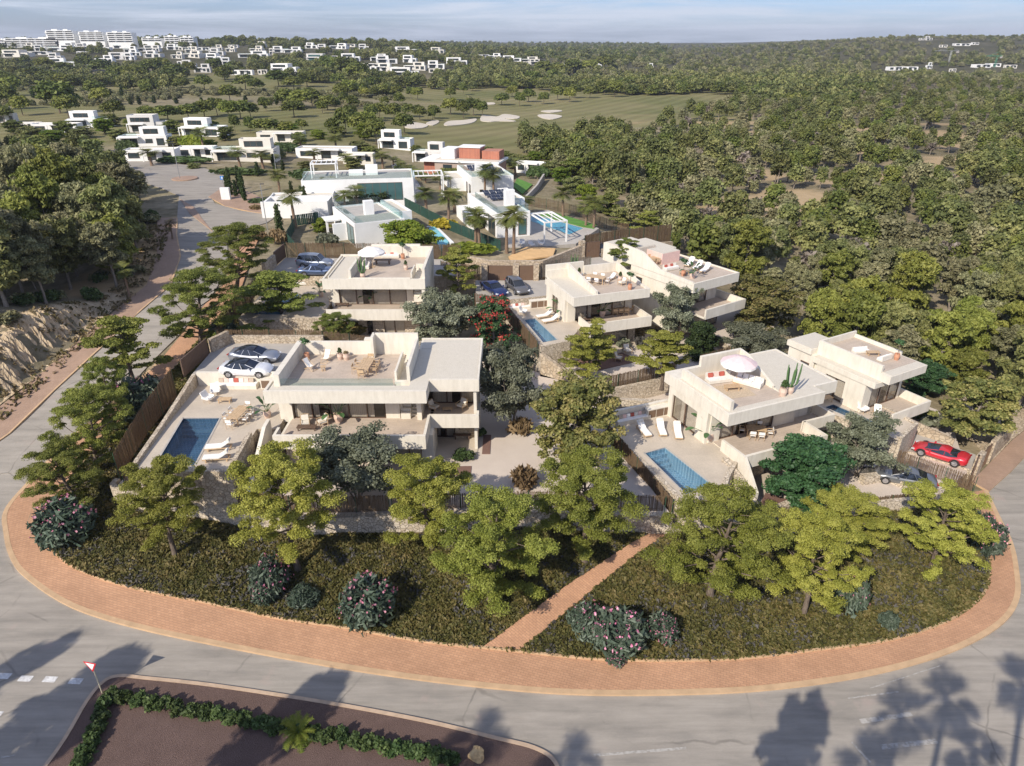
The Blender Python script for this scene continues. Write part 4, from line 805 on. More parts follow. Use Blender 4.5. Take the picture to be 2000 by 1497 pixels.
# ------------------------------------------------------------------ houses
def window(par, x0, x1, z0, z1, y, n=2, curtain=True, side='f', depth=.5, dark=True, pane='pane'):
    """a glazed opening in a wall facing -y (side f) or -x (side l): window > window_frame, pane, curtain"""
    def B(mb, a0, a1, b0, b1, c0, c1, m=0):        # a along the wall, b out of it (negative outside), c up
        if side == 'f': mb.box(a0, a1, y+b0, y+b1, c0, c1, m)
        else: mb.box(y+b0, y+b1, a0, a1, c0, c1, m)
    fr = MB(); t = .07
    B(fr, x0, x1, -.05, .05, z1-t, z1); B(fr, x0, x1, -.05, .05, z0, z0+t*.7)
    for k in range(n+1):
        xx = x0+(x1-x0)*k/n; B(fr, max(x0, xx-t/2), min(x1, xx+t/2), -.052, .052, z0+t*.7, z1-t)
    w = fr.build('window', M['frame'], par)
    p = MB(); B(p, x0+.03, x1-.03, -.008, .008, z0+.04, z1-.04); p.build('pane', M[pane], w)
    if curtain:
        c = MB(); rng = np.random.default_rng(int(abs(x0*91+z0*13+y*7)))
        for k in range(n):
            a = x0+(x1-x0)*k/n+.06; b = x0+(x1-x0)*(k+1)/n-.06
            if k % 3 == 1 and n > 2: b = a+(b-a)*.35
            B(c, a, b, .18, .22, z0+.02, z1-.02)
        c.build('curtain', M['curtain'], w)
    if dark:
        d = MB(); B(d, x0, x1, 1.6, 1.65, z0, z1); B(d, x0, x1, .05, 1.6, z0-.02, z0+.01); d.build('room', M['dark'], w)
    return w
def parapet(mb, x0, x1, y0, y1, z0, z1, t=.25, sides='lrfb', m=0):
    if 'f' in sides: mb.box(x0, x1, y0, y0+t, z0, z1, m)
    if 'b' in sides: mb.box(x0, x1, y1-t, y1, z0, z1, m)
    a = y0+(t if 'f' in sides else 0); b = y1-(t if 'b' in sides else 0)
    if 'l' in sides: mb.box(x0, x0+t, a, b, z0, z1, m)
    if 'r' in sides: mb.box(x1-t, x1, a, b, z0, z1, m)
def stairs(par, x0, x1, y0, y1, z0, z1, n=9, axis='y', mat='stucco'):
    mb = MB()
    for k in range(n):
        f0 = k/n; f1 = (k+1)/n
        if axis == 'y': mb.box(x0, x1, y0+(y1-y0)*f0, y0+(y1-y0)*f1, min(z0, z1)-.4, z0+(z1-z0)*f1)
        else: mb.box(x0+(x1-x0)*f0, x0+(x1-x0)*f1, y0, y1, min(z0, z1)-.4, z0+(z1-z0)*f1)
    mb.build('stairs', M[mat], par)
def P1(par, name, mat, fn):
    mb = MB(); fn(mb); return mb.build(name, M[mat], par)

# --- front-left villa ------------------------------------------------------
h = empty('villa', (-20, 48.7, 3)); tag(h, 'large cream villa at the front left with a roof dining table and two wings', 'villa')
def f(mb):
    mb.box(1, 13.1, .2, .5, 0, 2.7); mb.box(1, 1.3, .5, 8.4, 0, 2.7); mb.box(13.1, 13.4, .2, 3.2, 0, 2.7); mb.box(1.3, 17.0, 8.4, 10.6, 0, 5.8)   # lower walls
    mb.box(.15, 1.25, 2.4, 8.4, 2.7, 5.8); mb.box(9.2, 10.4, 2.5, 2.8, 3.0, 5.8); mb.box(10.4, 10.6, 2.8, 5.2, 3, 5.8); mb.box(11.9, 12.3, 2.2, 5.2, 3, 5.8); mb.box(1.25, 9.2, 6.0, 6.2, 3, 5.8); mb.box(10.6, 11.9, 5.2, 5.4, 3, 5.8)
    mb.box(16.75, 17.0, 2.3, 8.4, 0, 5.8)
P1(h, 'wall', 'stucco', f)
P1(h, 'stone_cladding', 'stone_pale', lambda mb: mb.box(14.9, 16.75, 4.2, 4.5, 0, 2.7))
P1(h, 'stone_cladding', 'stone_pale', lambda mb: mb.box(1.02, 3.2, .12, .2, 0, 2.7))
P1(h, 'balcony', 'stucco', lambda mb: (mb.box(.9, 13.1, -1.85, 2.9, 2.68, 2.96), mb.box(.9, 13.1, -1.95, -1.72, 2.68, 3.92), mb.box(12.9, 13.12, -1.72, 1.5, 2.96, 3.92), mb.box(.9, 1.12, -1.72, -.6, 2.96, 3.92),
    mb.box(13.14, 17.2, 1.5, 5.6, 2.68, 2.96), mb.box(13.0, 17.2, 1.42, 1.66, 2.68, 3.9), mb.box(16.98, 17.2, 1.66, 2.28, 2.96, 3.9)))
P1(h, 'balcony_floor', 'deck', lambda mb: (mb.box(1.12, 12.9, -1.72, 2.5, 2.965, 3.0), mb.box(1.25, 12.9, 2.5, 5.9, 2.965, 3.0), mb.box(13.14, 16.75, 1.66, 5.3, 2.965, 3.0)))
P1(h, 'roof', 'stucco', lambda mb: (mb.box(0, 13.1, 0, 8.6, 5.8, 6.45), parapet(mb, 0, 13.1, 0, 8.6, 6.45, 6.9, .22, 'fl'), mb.box(.22, .42, .22, 8.4, 6.45, 6.78),
    mb.box(11.3, 17.25, 2.1, 11.0, 5.78, 6.43) if False else mb.box(13.1, 17.25, 2.1, 11.0, 5.8, 6.8), mb.box(11.5, 13.1, 8.6, 11.0, 5.8, 6.8), parapet(mb, 11.5, 17.25, 2.1, 11.0, 6.8, 6.92, .18, 'rb'),
    mb.box(13.1, 17.07, 2.1, 2.28, 6.8, 6.92)))
P1(h, 'roof_gravel', 'gravel_roof', lambda mb: (mb.box(13.1, 17.05, 2.3, 10.8, 6.8, 6.86), mb.box(11.7, 13.1, .24, 10.8, 6.8, 6.85) if False else mb.box(11.6, 13.1, .24, 8.6, 6.45, 6.84), mb.box(.44, 11.6, .24, 1.15, 6.45, 6.84), mb.box(.44, .62, 1.15, 8.3, 6.45, 6.84), mb.box(11.7, 13.1, 8.62, 10.8, 6.8, 6.86)))
P1(h, 'roof_deck', 'deck', lambda mb: (mb.box(1.1, 10.3, 1.3, 7.9, 6.45, 6.6),))
P1(h, 'roof_parapet', 'stucco', lambda mb: (mb.box(.62, 1.1, 1.0, 8.15, 6.45, 7.85), mb.box(1.1, 7.6, 7.9, 8.15, 6.45, 7.85), mb.box(7.6, 11.55, 8.0, 8.25, 6.45, 8.6), mb.box(7.6, 7.9, 6.4, 8.0, 6.45, 8.6) if False else mb.box(7.45, 7.7, 7.0, 8.3, 6.45, 8.6),
    mb.box(11.32, 11.58, 1.9, 8.0, 6.45, 8.2), mb.box(10.3, 11.32, 1.9, 2.1, 6.45, 6.9), mb.box(10.28, 10.46, 2.1, 6.2, 6.45, 7.65), mb.box(6.6, 7.45, 8.3, 8.9, 6.45, 7.9)))
stairs(h, 10.48, 11.3, 2.4, 7.0, 3.4, 6.6, 14)
P1(h, 'glass_railing', 'rail', lambda mb: (mb.box(1.1, 10.28, 1.2, 1.215, 6.6, 7.45),))
stairs(h, 10.62, 11.88, 2.9, 5.0, 3.0, 5.2, 10)
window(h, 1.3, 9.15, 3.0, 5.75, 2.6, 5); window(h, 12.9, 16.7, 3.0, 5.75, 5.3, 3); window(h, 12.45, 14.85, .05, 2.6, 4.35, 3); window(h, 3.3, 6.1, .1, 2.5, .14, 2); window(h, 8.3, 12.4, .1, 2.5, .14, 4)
# stair down beside the house and its sloping white wall
P1(h, 'stair_wall', 'stucco', lambda mb: mb.wallx(-.35, -.05, [(-5.9, 0), (.6, 0), (.6, 4.0), (-.6, 3.95), (-5.9, 1.0)]))
stairs(h, -1.05, -.35, .4, -5.9, 2.7, -.3, 14, mat='terrace')
P1(h, 'patio', 'terrace', lambda mb: mb.box(12.9, 17.0, .6, 4.2, -.02, .06))

# --- rear-left villa ------------------------------------------------------
h = empty('villa', (-21.5, 74.2, 4.2)); tag(h, 'cream villa at the rear left with a white parasol and a cactus on its roof', 'villa')
P1(h, 'wall', 'stucco', lambda mb: (mb.box(.5, 11.3, 7.0, 9.6, 0, 5.6), mb.box(.15, 1.1, 2.4, 9.6, 2.6, 5.6), mb.box(9.1, 9.9, 2.4, 2.7, 2.9, 5.6), mb.box(11.2, 11.6, 0.1, 9.6, 0, 5.6), mb.box(1.1, 9.1, 6, 6.2, 2.9, 5.6), mb.box(9.9, 11.2, 4.6, 4.8, 2.9, 5.6)))
P1(h, 'stone_cladding', 'stone_pale', lambda mb: mb.box(3.6, 4.6, 0, .3, 0, 2.6))
P1(h, 'stone_cladding', 'stone_pale', lambda mb: mb.box(5.3, 6.6, 0, .3, 0, 2.6))
P1(h, 'stone_cladding', 'stone_pale', lambda mb: mb.box(9.0, 10.7, 0, .3, 0, 2.6))
P1(h, 'balcony', 'stucco', lambda mb: (mb.box(.6, 11.6, -1.9, 2.7, 2.6, 2.87), mb.box(.6, 11.6, -1.98, -1.75, 2.6, 3.85), mb.box(11.38, 11.6, -1.75, .1, 2.87, 3.85)))
P1(h, 'balcony_floor', 'deck', lambda mb: mb.box(.6, 11.38, -1.75, 6, 2.875, 2.9))
P1(h, 'roof', 'stucco', lambda mb: (mb.box(0, 11.65, 0, 9.8, 5.6, 6.45), mb.box(0, 11.65, 0, .22, 6.45, 6.8), mb.box(0, .22, .22, 9.6, 6.45, 6.8), mb.box(.5, .62, .8, 9.0, 6.45, 6.85), mb.box(0, 3.0, 9.55, 9.8, 6.45, 6.9)))
P1(h, 'roof_gravel', 'gravel_roof', lambda mb: (mb.box(.62, 3.0, .24, 9.5, 6.45, 6.72),))
P1(h, 'roof_deck', 'deck', lambda mb: (mb.box(3.3, 10.0, .5, 9.4, 6.45, 6.6), mb.box(10, 11.4, 5.0, 9.4, 6.45, 6.6)))
P1(h, 'roof_parapet', 'stucco', lambda mb: (mb.box(3.0, 3.3, .24, 9.8, 6.45, 7.8), mb.box(3.3, 11.65, 9.5, 9.8, 6.45, 7.95), mb.box(11.35, 11.65, .24, 9.5, 6.45, 7.95), mb.box(10.0, 10.15, .5, 3.6, 6.45, 7.4), mb.box(3.9, 10.0, 9.8, 10.3, 5.6, 8.1), mb.box(3.3, 10.0, .24, .5, 6.45, 6.85), mb.box(10.15, 11.35, 4.2, 4.4, 6.45, 7.3)))
stairs(h, 10.15, 11.35, .8, 4.2, 4.2, 6.6, 12); stairs(h, 9.95, 11.15, 2.8, 4.5, 2.9, 5.0, 9)
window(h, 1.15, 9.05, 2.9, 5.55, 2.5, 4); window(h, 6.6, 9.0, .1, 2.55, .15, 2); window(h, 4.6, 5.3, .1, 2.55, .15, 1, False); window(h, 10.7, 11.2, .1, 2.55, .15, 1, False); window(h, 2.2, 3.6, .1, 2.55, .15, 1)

# --- middle villa ------------------------------------------------------
h = empty('villa', (6.8, 71.2, 3), R_(19.5)); tag(h, 'cream middle villa with roof dining set and two loungers by its narrow pool', 'villa')
P1(h, 'wall', 'stucco', lambda mb: (mb.box(.5, 9.0, 6.0, 8.2, 0, 5.8), mb.box(.1, .4, 2.6, 4.6, 2.7, 5.8), mb.box(.1, .4, 6.4, 8.2, 0, 5.8), mb.box(.1, .4, 4.6, 6.4, 5.2, 5.8), mb.box(.4, 1.4, 2.5, 2.8, 3, 5.8), mb.box(8.0, 9.0, 3.0, 3.3, 3, 5.8), mb.box(8.8, 9.1, 3.3, 8.2, 0, 5.8), mb.box(.4, 8.8, 5.9, 6.0, 3, 5.8)))
P1(h, 'stone_cladding', 'stone_pale', lambda mb: mb.box(4.4, 6.6, 1.4, 1.7, 0, 2.7))
P1(h, 'stone_cladding', 'stone_pale', lambda mb: mb.box(7.9, 8.8, 1.4, 1.7, 0, 2.7))
P1(h, 'stone_cladding', 'stone_pale', lambda mb: mb.box(2.0, 2.9, 1.4, 1.7, 0, 2.7))
P1(h, 'balcony', 'stucco', lambda mb: (mb.box(1.6, 9.4, -1.0, 3.0, 2.7, 2.96), mb.box(1.6, 9.4, -1.1, -.88, 2.7, 3.9), mb.box(9.18, 9.4, -.88, 3.0, 2.96, 3.9)))
P1(h, 'stair_wall', 'stucco', lambda mb: mb.wallx(1.4, 1.6, [(-1.1, 2.2), (1.6, 2.2), (1.6, 3.9), (-1.1, 3.9), (-3.4, 1.0), (-3.4, 0), (-1.1, 0)][::-1]))
P1(h, 'balcony_floor', 'deck', lambda mb: mb.box(1.6, 9.18, -.88, 5.9, 2.965, 3.0))
P1(h, 'roof', 'stucco', lambda mb: (mb.box(0, 9.5, 0, 8.4, 5.8, 6.5), mb.box(0, 9.5, 0, .2, 6.5, 6.85), mb.box(0, .2, .2, 8.4, 6.5, 6.75), mb.box(9.3, 9.5, .2, 8.4, 6.5, 6.85)))
P1(h, 'roof_gravel', 'gravel_roof', lambda mb: mb.box(.2, 2.7, .22, 7.9, 6.5, 6.68))
P1(h, 'roof_deck', 'deck', lambda mb: mb.box(3.0, 9.3, .3, 7.9, 6.5, 6.62))
P1(h, 'roof_parapet', 'stucco', lambda mb: (mb.wallx(2.7, 3.0, [(.2, 6.5), (8.1, 6.5), (8.1, 8.2), (.2, 7.2)][::-1]), mb.box(0, 4.9, 8.1, 8.4, 6.5, 8.2), mb.box(4.9, 9.5, 7.9, 8.15, 6.5, 7.7), mb.box(0, 2.7, 7.9, 8.1, 6.5, 7.6), mb.wallx(9.22, 9.48, [(2.2, 6.6), (7.9, 6.6), (7.9, 7.7), (2.2, 7.0)][::-1])))
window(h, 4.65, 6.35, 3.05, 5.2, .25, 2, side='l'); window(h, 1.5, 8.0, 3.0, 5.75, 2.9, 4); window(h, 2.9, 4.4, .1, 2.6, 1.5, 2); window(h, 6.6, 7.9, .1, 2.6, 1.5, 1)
P1(h, 'patio', 'terrace', lambda mb: mb.box(1.6, 9.4, -1.4, 1.4, -.05, .08))

# --- rear-right villa ------------------------------------------------------
h = empty('villa', (20.4, 73.4, 4.0), R_(34)); tag(h, 'cream rear-right villa with three white loungers and a pink block on its roof', 'villa')
P1(h, 'wall', 'stucco', lambda mb: (mb.box(0.1, .4, 2.6, 12.0, 0, 5.6), mb.box(.4, 7.2, 5.9, 12.0, 0, 5.6), mb.box(5.4, 7.2, 2.6, 2.9, 2.9, 5.6), mb.box(.4, 1.4, 2.4, 2.7, 2.9, 5.6), mb.box(6.9, 7.2, 2.9, 6, 0, 5.6)))
P1(h, 'balcony', 'stucco', lambda mb: (mb.box(1.0, 7.8, -1.3, 2.9, 2.65, 2.9), mb.box(1.0, 7.8, -1.4, -1.18, 2.65, 3.8), mb.box(7.58, 7.8, -1.18, 2.9, 2.9, 3.8)))
P1(h, 'balcony_floor', 'deck', lambda mb: mb.box(1.0, 7.58, -1.18, 5.9, 2.905, 2.94))
P1(h, 'roof', 'stucco', lambda mb: (mb.box(0, 7.7, 0, 10.2, 5.6, 6.45), mb.box(0, 7.7, 0, .2, 6.45, 6.7), mb.box(7.5, 7.7, .2, 10.2, 6.45, 6.7), mb.wallx(0, .28, [(.2, 6.4), (12.0, 6.4), (12.0, 8.6), (8.5, 8.4), (5.5, 7.0), (.2, 6.8)][::-1]), mb.box(.28, 5.0, 11.2, 15.8, 5.6, 7.9), mb.box(5.0, 7.7, 10.2, 15.8, 5.6, 7.4)))
P1(h, 'roof_deck', 'deck', lambda mb: (mb.box(.28, 7.5, .2, 10.2, 6.45, 6.58), mb.box(.28, 5.0, 10.2, 11.2, 6.45, 6.58)))
P1(h, 'roof_block', 'pink', lambda mb: (mb.box(2.6, 5.6, 7.6, 10.3, 6.58, 7.9),))
P1(h, 'roof_gravel', 'gravel_roof', lambda mb: (mb.box(.5, 4.9, 11.3, 15.7, 7.9, 7.96), mb.box(5.1, 7.6, 10.4, 15.7, 7.4, 7.46), mb.box(2.65, 5.55, 7.65, 10.25, 7.9, 7.94)))
window(h, 1.5, 5.4, 2.9, 5.55, 2.6, 3); window(h, 3.0, 6.6, .1, 2.5, 1.5, 2); window(h, 8.2, 9.2, 3.0, 5.2, .08, 1, False, side='l', dark=False, pane='pane_dark')
P1(h, 'stone_cladding', 'stone_pale', lambda mb: mb.box(.4, 3.0, 1.4, 1.7, 0, 2.65))

# --- front-right villa ------------------------------------------------------
h = empty('villa', (17.4, 47.8, 1.15), R_(23)); tag(h, 'large cream front-right villa with a pink parasol and pale sofas on its roof', 'villa')
P1(h, 'wall', 'stucco', lambda mb: (mb.box(.15, .5, 2.6, 4.0, 2.7, 6), mb.box(.15, .5, 7.6, 8.2, 2.7, 6), mb.box(.15, .5, 4.0, 7.6, 5.3, 6), mb.box(.5, 1.6, 2.5, 2.8, 2.9, 6), mb.box(.5, 12.2, 6.6, 8.6, 0, 6), mb.box(7.5, 10, 2.5, 2.8, 2.9, 6), mb.box(12.0, 12.4, 3.0, 8.6, 0, 6), mb.box(10, 12.4, 3.0, 3.3, 2.9, 6), mb.box(9.2, 9.5, 0.8, 3.0, 0, 2.7)))
P1(h, 'stone_cladding', 'stone_pale', lambda mb: mb.box(2.6, 4.2, .8, 1.1, 0, 2.7))
P1(h, 'balcony', 'stucco', lambda mb: (mb.box(1.0, 9.6, -1.6, 2.8, 2.7, 2.9), mb.box(1.0, 9.6, -1.7, -1.45, 2.7, 3.9), mb.box(9.36, 9.6, -1.45, .9, 2.9, 3.9), mb.box(9.6, 13.0, .9, 3.2, 2.7, 2.9), mb.box(9.36, 13.0, .8, 1.03, 2.85, 3.9), mb.box(12.78, 13.0, 1.03, 3.2, 2.9, 3.9)))
P1(h, 'stair_wall', 'stucco', lambda mb: mb.wallx(.75, .98, [(-1.7, 0), (1.2, 0), (1.2, 3.9), (-1.7, 3.9), (-3.6, 1.6), (-3.6, 0)][::-1]))
P1(h, 'balcony_floor', 'deck', lambda mb: (mb.box(1.0, 9.36, -1.45, 2.6, 2.905, 2.94), mb.box(.5, 9.36, 2.6, 6.6, 2.905, 2.94), mb.box(9.36, 12.78, 1.03, 3.0, 2.905, 2.94)))
P1(h, 'roof', 'stucco', lambda mb: (mb.box(0, 10.2, 0, 8.9, 6.0, 7.0), mb.box(10.2, 12.8, 1.2, 8.9, 6.0, 7.0), mb.box(0, 10.2, 0, .2, 7.0, 7.1), mb.box(0, .2, .2, 7.2, 7.0, 7.08), mb.box(12.6, 12.8, 1.4, 8.9, 7, 7.1), mb.box(10.2, 12.8, 1.2, 1.4, 7, 7.1), mb.box(6.6, 12.6, 8.7, 8.9, 7, 7.1)))
P1(h, 'roof_gravel', 'gravel_roof', lambda mb: (mb.box(6.75, 12.6, 1.4, 8.7, 7.0, 7.06), mb.box(.2, 10.2, .2, .8, 7.0, 7.06), mb.box(.2, .5, .8, 7.0, 7.0, 7.06), mb.box(6.75, 10.2, .8, 1.4, 7.0, 7.06)))
P1(h, 'roof_deck', 'deck', lambda mb: mb.box(.8, 6.5, .8, 6.9, 7.0, 7.06))
P1(h, 'roof_parapet', 'stucco', lambda mb: (mb.box(.5, .8, .5, 7.15, 7.0, 7.95), mb.box(.8, 2.3, 6.9, 7.15, 7.0, 7.95), mb.box(2.3, 6.75, 6.9, 7.2, 7.0, 8.9), mb.wallx(6.5, 6.75, [(2.4, 7.0), (6.9, 7.0), (6.9, 8.9), (6.0, 8.8), (2.4, 7.3)][::-1])))
window(h, 4.05, 7.55, 2.95, 5.3, .32, 2, side='l'); window(h, 1.65, 7.5, 2.94, 5.95, 2.65, 4); window(h, 10.1, 11.9, 3, 5.4, 3.1, 1); window(h, 4.2, 7.6, .1, 2.65, .9, 3)
P1(h, 'patio', 'terrace', lambda mb: mb.box(1.2, 9.2, -2.6, .8, -.02, .08))
# --- far-right villa ------------------------------------------------------
h = empty('villa', (33.5, 55.2, .9), R_(29)); tag(h, 'cream far-right villa with stepped flat roofs below the dark pine wood', 'villa')
P1(h, 'wall', 'stucco', lambda mb: (mb.box(.1, .4, 1.5, 3.6, 2.5, 5.6), mb.box(.1, .4, 5.8, 7.0, 0, 5.6), mb.box(.1, .4, 3.6, 5.8, 5.0, 5.6), mb.box(.4, 6.0, 5.0, 7.38, 0, 5.6), mb.box(.4, 1.2, 1.5, 1.8, 2.7, 5.6), mb.box(5.6, 6.0, 1.6, 5.0, 0, 5.6), mb.box(.2, 3.9, 7.4, 10.6, 0, 6.2)))
P1(h, 'balcony', 'stucco', lambda mb: (mb.box(.8, 6.5, -1.2, 1.9, 2.5, 2.7), mb.box(.8, 6.5, -1.3, -1.1, 2.5, 3.6), mb.box(6.3, 6.5, -1.1, 1.9, 2.7, 3.6)))
P1(h, 'balcony_floor', 'deck', lambda mb: mb.box(.8, 6.3, -1.1, 5, 2.705, 2.74))
P1(h, 'roof', 'stucco', lambda mb: (mb.box(0, 6, .6, 7.4, 5.6, 6.1), mb.box(0.9, 6.3, -.1, 7.8, 6.1, 6.9), mb.box(.9, 1.15, .9, 7.8, 6.9, 7.6), mb.box(1.15, 6.3, 7.6, 7.8, 6.9, 7.6), mb.box(6.1, 6.3, 2.5, 7.6, 6.9, 7.3), mb.box(.0, 4.1, 7.82, 10.8, 6.2, 6.75)))
P1(h, 'roof_gravel', 'gravel_roof', lambda mb: (mb.box(.1, .88, .7, 7.3, 6.1, 6.15), mb.box(.15, 3.95, 7.95, 10.65, 6.75, 6.8), mb.box(1.15, 6.2, 0, .9, 6.9, 6.93)))
P1(h, 'roof_deck', 'deck', lambda mb: (mb.box(1.15, 6.1, .9, 7.6, 6.9, 6.95),))
window(h, 3.65, 5.75, 2.75, 5.0, .25, 2, side='l'); window(h, 1.25, 5.6, 2.74, 5.55, 1.65, 3); window(h, 7.9, 8.9, 2.7, 5.2, .18, 1, False, side='l', dark=False, pane='pane_dark'); window(h, 3, 5.6, .1, 2.4, 1.5, 2)

# ------------------------------------------------------------------ furniture
BUILD = {}
def item(kind, loc, rz, label, cat, group=None, sc=1):
    if kind not in PROTO: o = BUILD[kind](); PROTO[kind] = o
    else: o = copy_tree(PROTO[kind])
    o.location = loc; o.rotation_euler = (0, 0, rz); o.scale = (sc, sc, sc)
    for kk in ('label', 'group', 'category'):
        if kk in o.keys(): del o[kk]
    return tag(o, label, cat, group)
def reg(k):
    def d(fn): BUILD[k] = fn; return fn
    return d
def prof_sheet(mb, prof, x0, x1, th, m=0):
    """a bent slab: profile of (y,z) points, thickness th"""
    P = np.array(prof, float); D = np.gradient(P, axis=0); D /= np.linalg.norm(D, axis=1)[:, None]; N = np.stack([-D[:, 1], D[:, 0]], 1)
    Q = P+N*th; n = len(P); V = [(x0, *p) for p in P]+[(x1, *p) for p in P]+[(x0, *q) for q in Q]+[(x1, *q) for q in Q]; F = []
    for i in range(n-1): F += [(i, i+1, n+i+1, n+i), (2*n+i, 3*n+i, 3*n+i+1, 2*n+i+1), (i, 2*n+i, 2*n+i+1, i+1), (n+i, n+i+1, 3*n+i+1, 3*n+i)]
    F += [(0, n, 3*n, 2*n), (n-1, 3*n-1, 4*n-1, 2*n-1)]; mb.add(V, F, m)
@reg('lounger')
def _():
    o = empty('sun_lounger'); f = MB(); f.box(-.33, -.28, -1, 1, .2, .28); f.box(.28, .33, -1, 1, .2, .28); f.box(-.28, .28, -1, -.95, .2, .28); f.box(-.28, .28, .95, 1, .2, .28); f.build('frame', M['wood'], o)
    for x in (-.3, .3):
        for y in (-.75, .8): l = MB(); l.box(x-.03, x+.03, y-.04, y+.04, 0, .2); l.build('leg', M['wood'], o)
    c = MB(); c.box(-.31, .31, -.98, .25, .29, .39); prof_sheet(c, [(.25, .3), (.6, .5), (.98, .78)], -.31, .31, .1); c.build('cushion', M['cloth'], o)
    p = MB(); prof_sheet(p, [(.72, .72), (.95, .88)], -.24, .24, .08); p.build('pillow', M['cushion'], o); return o
@reg('deck_chair')
def _():
    o = empty('deck_chair'); f = MB()
    for x in (-.3, .3): f.tube([(x, -.55, .03), (x, .5, .95)], .025, 4); f.tube([(x*.9, .5, .03), (x*.9, -.45, .45)], .025, 4)
    for y, z in ((-.55, .03), (.5, .95), (.5, .03), (-.45, .45)): f.tube([(-.3, y, z), (.3, y, z)], .022, 4)
    f.build('frame', M['wood'], o); s = MB(); prof_sheet(s, [(-.45, .46), (-.2, .3), (.1, .34), (.3, .6), (.5, .95)], -.25, .25, .03); s.build('sling', M['cloth'], o); return o
def table(L, W, H, mat='wood', name='dining_table'):
    o = empty(name); t = MB(); n = 5
    for k in range(n): t.box(-L/2, L/2, -W/2+W*k/n+.008, -W/2+W*(k+1)/n-.008, H-.05, H)
    t.box(-L/2+.1, L/2-.1, -W/2+.1, W/2-.1, H-.1, H-.05); t.build('table_top', M[mat], o)
    for sx in (-1, 1):
        for sy in (-1, 1): l = MB(); l.box(sx*(L/2-.12)-.04, sx*(L/2-.12)+.04, sy*(W/2-.1)-.04, sy*(W/2-.1)+.04, 0, H-.1); l.build('leg', M[mat], o)
    return o
BUILD['dining_table'] = lambda: table(2.3, 1.05, .75); BUILD['dining_table_small'] = lambda: table(1.7, 1.0, .75)
BUILD['coffee_table'] = lambda: table(1.2, .6, .38, 'wood', 'coffee_table'); BUILD['coffee_table_dark'] = lambda: table(1.6, .6, .36, 'wood_dark', 'coffee_table'); BUILD['side_table'] = lambda: table(.45, .45, .42, 'wood', 'side_table')
def chair(seat, name='dining_chair', armrests=True):
    o = empty(name); s = MB(); s.box(-.24, .24, -.22, .22, .42, .47); s.build('seat', M[seat], o); b = MB(); b.box(-.25, .25, .22, .26, .62, .88); b.build('backrest', M[seat], o)
    for x in (-.25, .25):
        for y in (-.22, .24): l = MB(); l.tube([(x, y, 0), (x, y, .88 if y > 0 else .64)], .02, 4); l.build('leg', M['wood'], o)
        a = MB(); a.box(x-.03, x+.03, -.25, .24, .64, .67); a.build('armrest', M['wood'], o)
    return o
BUILD['chair_white'] = lambda: chair('cloth'); BUILD['chair_wood'] = lambda: chair('wood')
@reg('armchair')
def _():
    o = empty('armchair'); f = MB()
    for x in (-.36, .36): f.tube([(x, -.35, 0), (x, -.38, .55), (x, .35, .6), (x*.95, .45, .85)], .03, 5); f.tube([(x, .3, 0), (x, .33, .6)], .03, 5)
    f.tube([(-.36, .45, .85), (0, .52, .88), (.36, .45, .85)], .03, 5); f.box(-.34, .34, -.33, .35, .26, .3); f.build('frame', M['wood'], o)
    s = MB(); s.box(-.32, .32, -.33, .3, .3, .42); s.build('seat_cushion', M['cushion'], o); b = MB(); prof_sheet(b, [(.28, .42), (.44, .85)], -.3, .3, .1); b.build('back_cushion', M['cushion'], o); return o
@reg('shell_chair')
def _():
    o = empty('lounge_chair'); s = MB(); prof_sheet(s, [(-.42, .42), (-.1, .34), (.2, .4), (.42, .78), (.48, 1.0)], -.38, .38, .08); s.build('shell', M['cloth'], o)
    for x in (-.3, .3):
        for y in (-.3, .3): l = MB(); l.tube([(x, y, 0), (x*.8, y*.8, .36)], .02, 4); l.build('leg', M['wood'], o)
    for x in (-.42, .36): a = MB(); a.box(x, x+.06, -.35, .35, .42, .6); a.build('armrest', M['cloth'], o)
    return o
@reg('sofa')
def _():
    o = empty('sofa'); b = MB(); b.box(-1.1, 1.1, -.4, .4, .05, .3); b.build('base', M['cushion'], o)
    for k in range(3): c = MB(); c.box(-1.08+k*.73, -1.08+k*.73+.7, -.38, .2, .3, .44); c.build('seat_cushion', M['cloth'], o)
    r = MB(); r.box(-1.1, 1.1, .2, .4, .3, .72); r.build('backrest', M['cushion'], o)
    for k, m in enumerate(('redcloth', 'pink', 'redcloth', 'cushion')): c = MB(); c.obox((-.8+k*.5, .12, .6), (.4, .12, .36), 0, tilt=-.3); c.build('pillow', M[m], o)
    return o
@reg('sofa_white')
def _():
    o = empty('sofa'); b = MB(); b.box(-1.1, 1.1, -.4, .4, .05, .3); b.build('base', M['cushion'], o)
    for k in range(3): c = MB(); c.box(-1.08+k*.73, -1.08+k*.73+.7, -.38, .2, .3, .44); c.build('seat_cushion', M['cloth'], o)
    r = MB(); r.box(-1.1, 1.1, .2, .4, .3, .72); r.build('backrest', M['cushion'], o)
    for k in range(4): c = MB(); c.obox((-.8+k*.5, .12, .6), (.4, .12, .36), 0, tilt=-.3); c.build('pillow', M['cloth'], o)
    return o
@reg('bench_seat')
def _():
    o = empty('built_in_bench'); b = MB(); b.box(-2, 2, -.45, .35, 0, .38); b.build('plinth', M['stucco'], o); c = MB(); c.box(-1.98, 1.98, -.44, .25, .38, .48); c.build('seat_cushion', M['cloth'], o)
    for k, m in enumerate(('beigecloth', 'pink', 'cloth', 'redcloth', 'cushion', 'pink', 'beigecloth')): p = MB(); p.obox((-1.4+k*.47, .15, .68), (.42, .12, .38), 0, tilt=-.25); p.build('pillow', M[m], o)
    return o
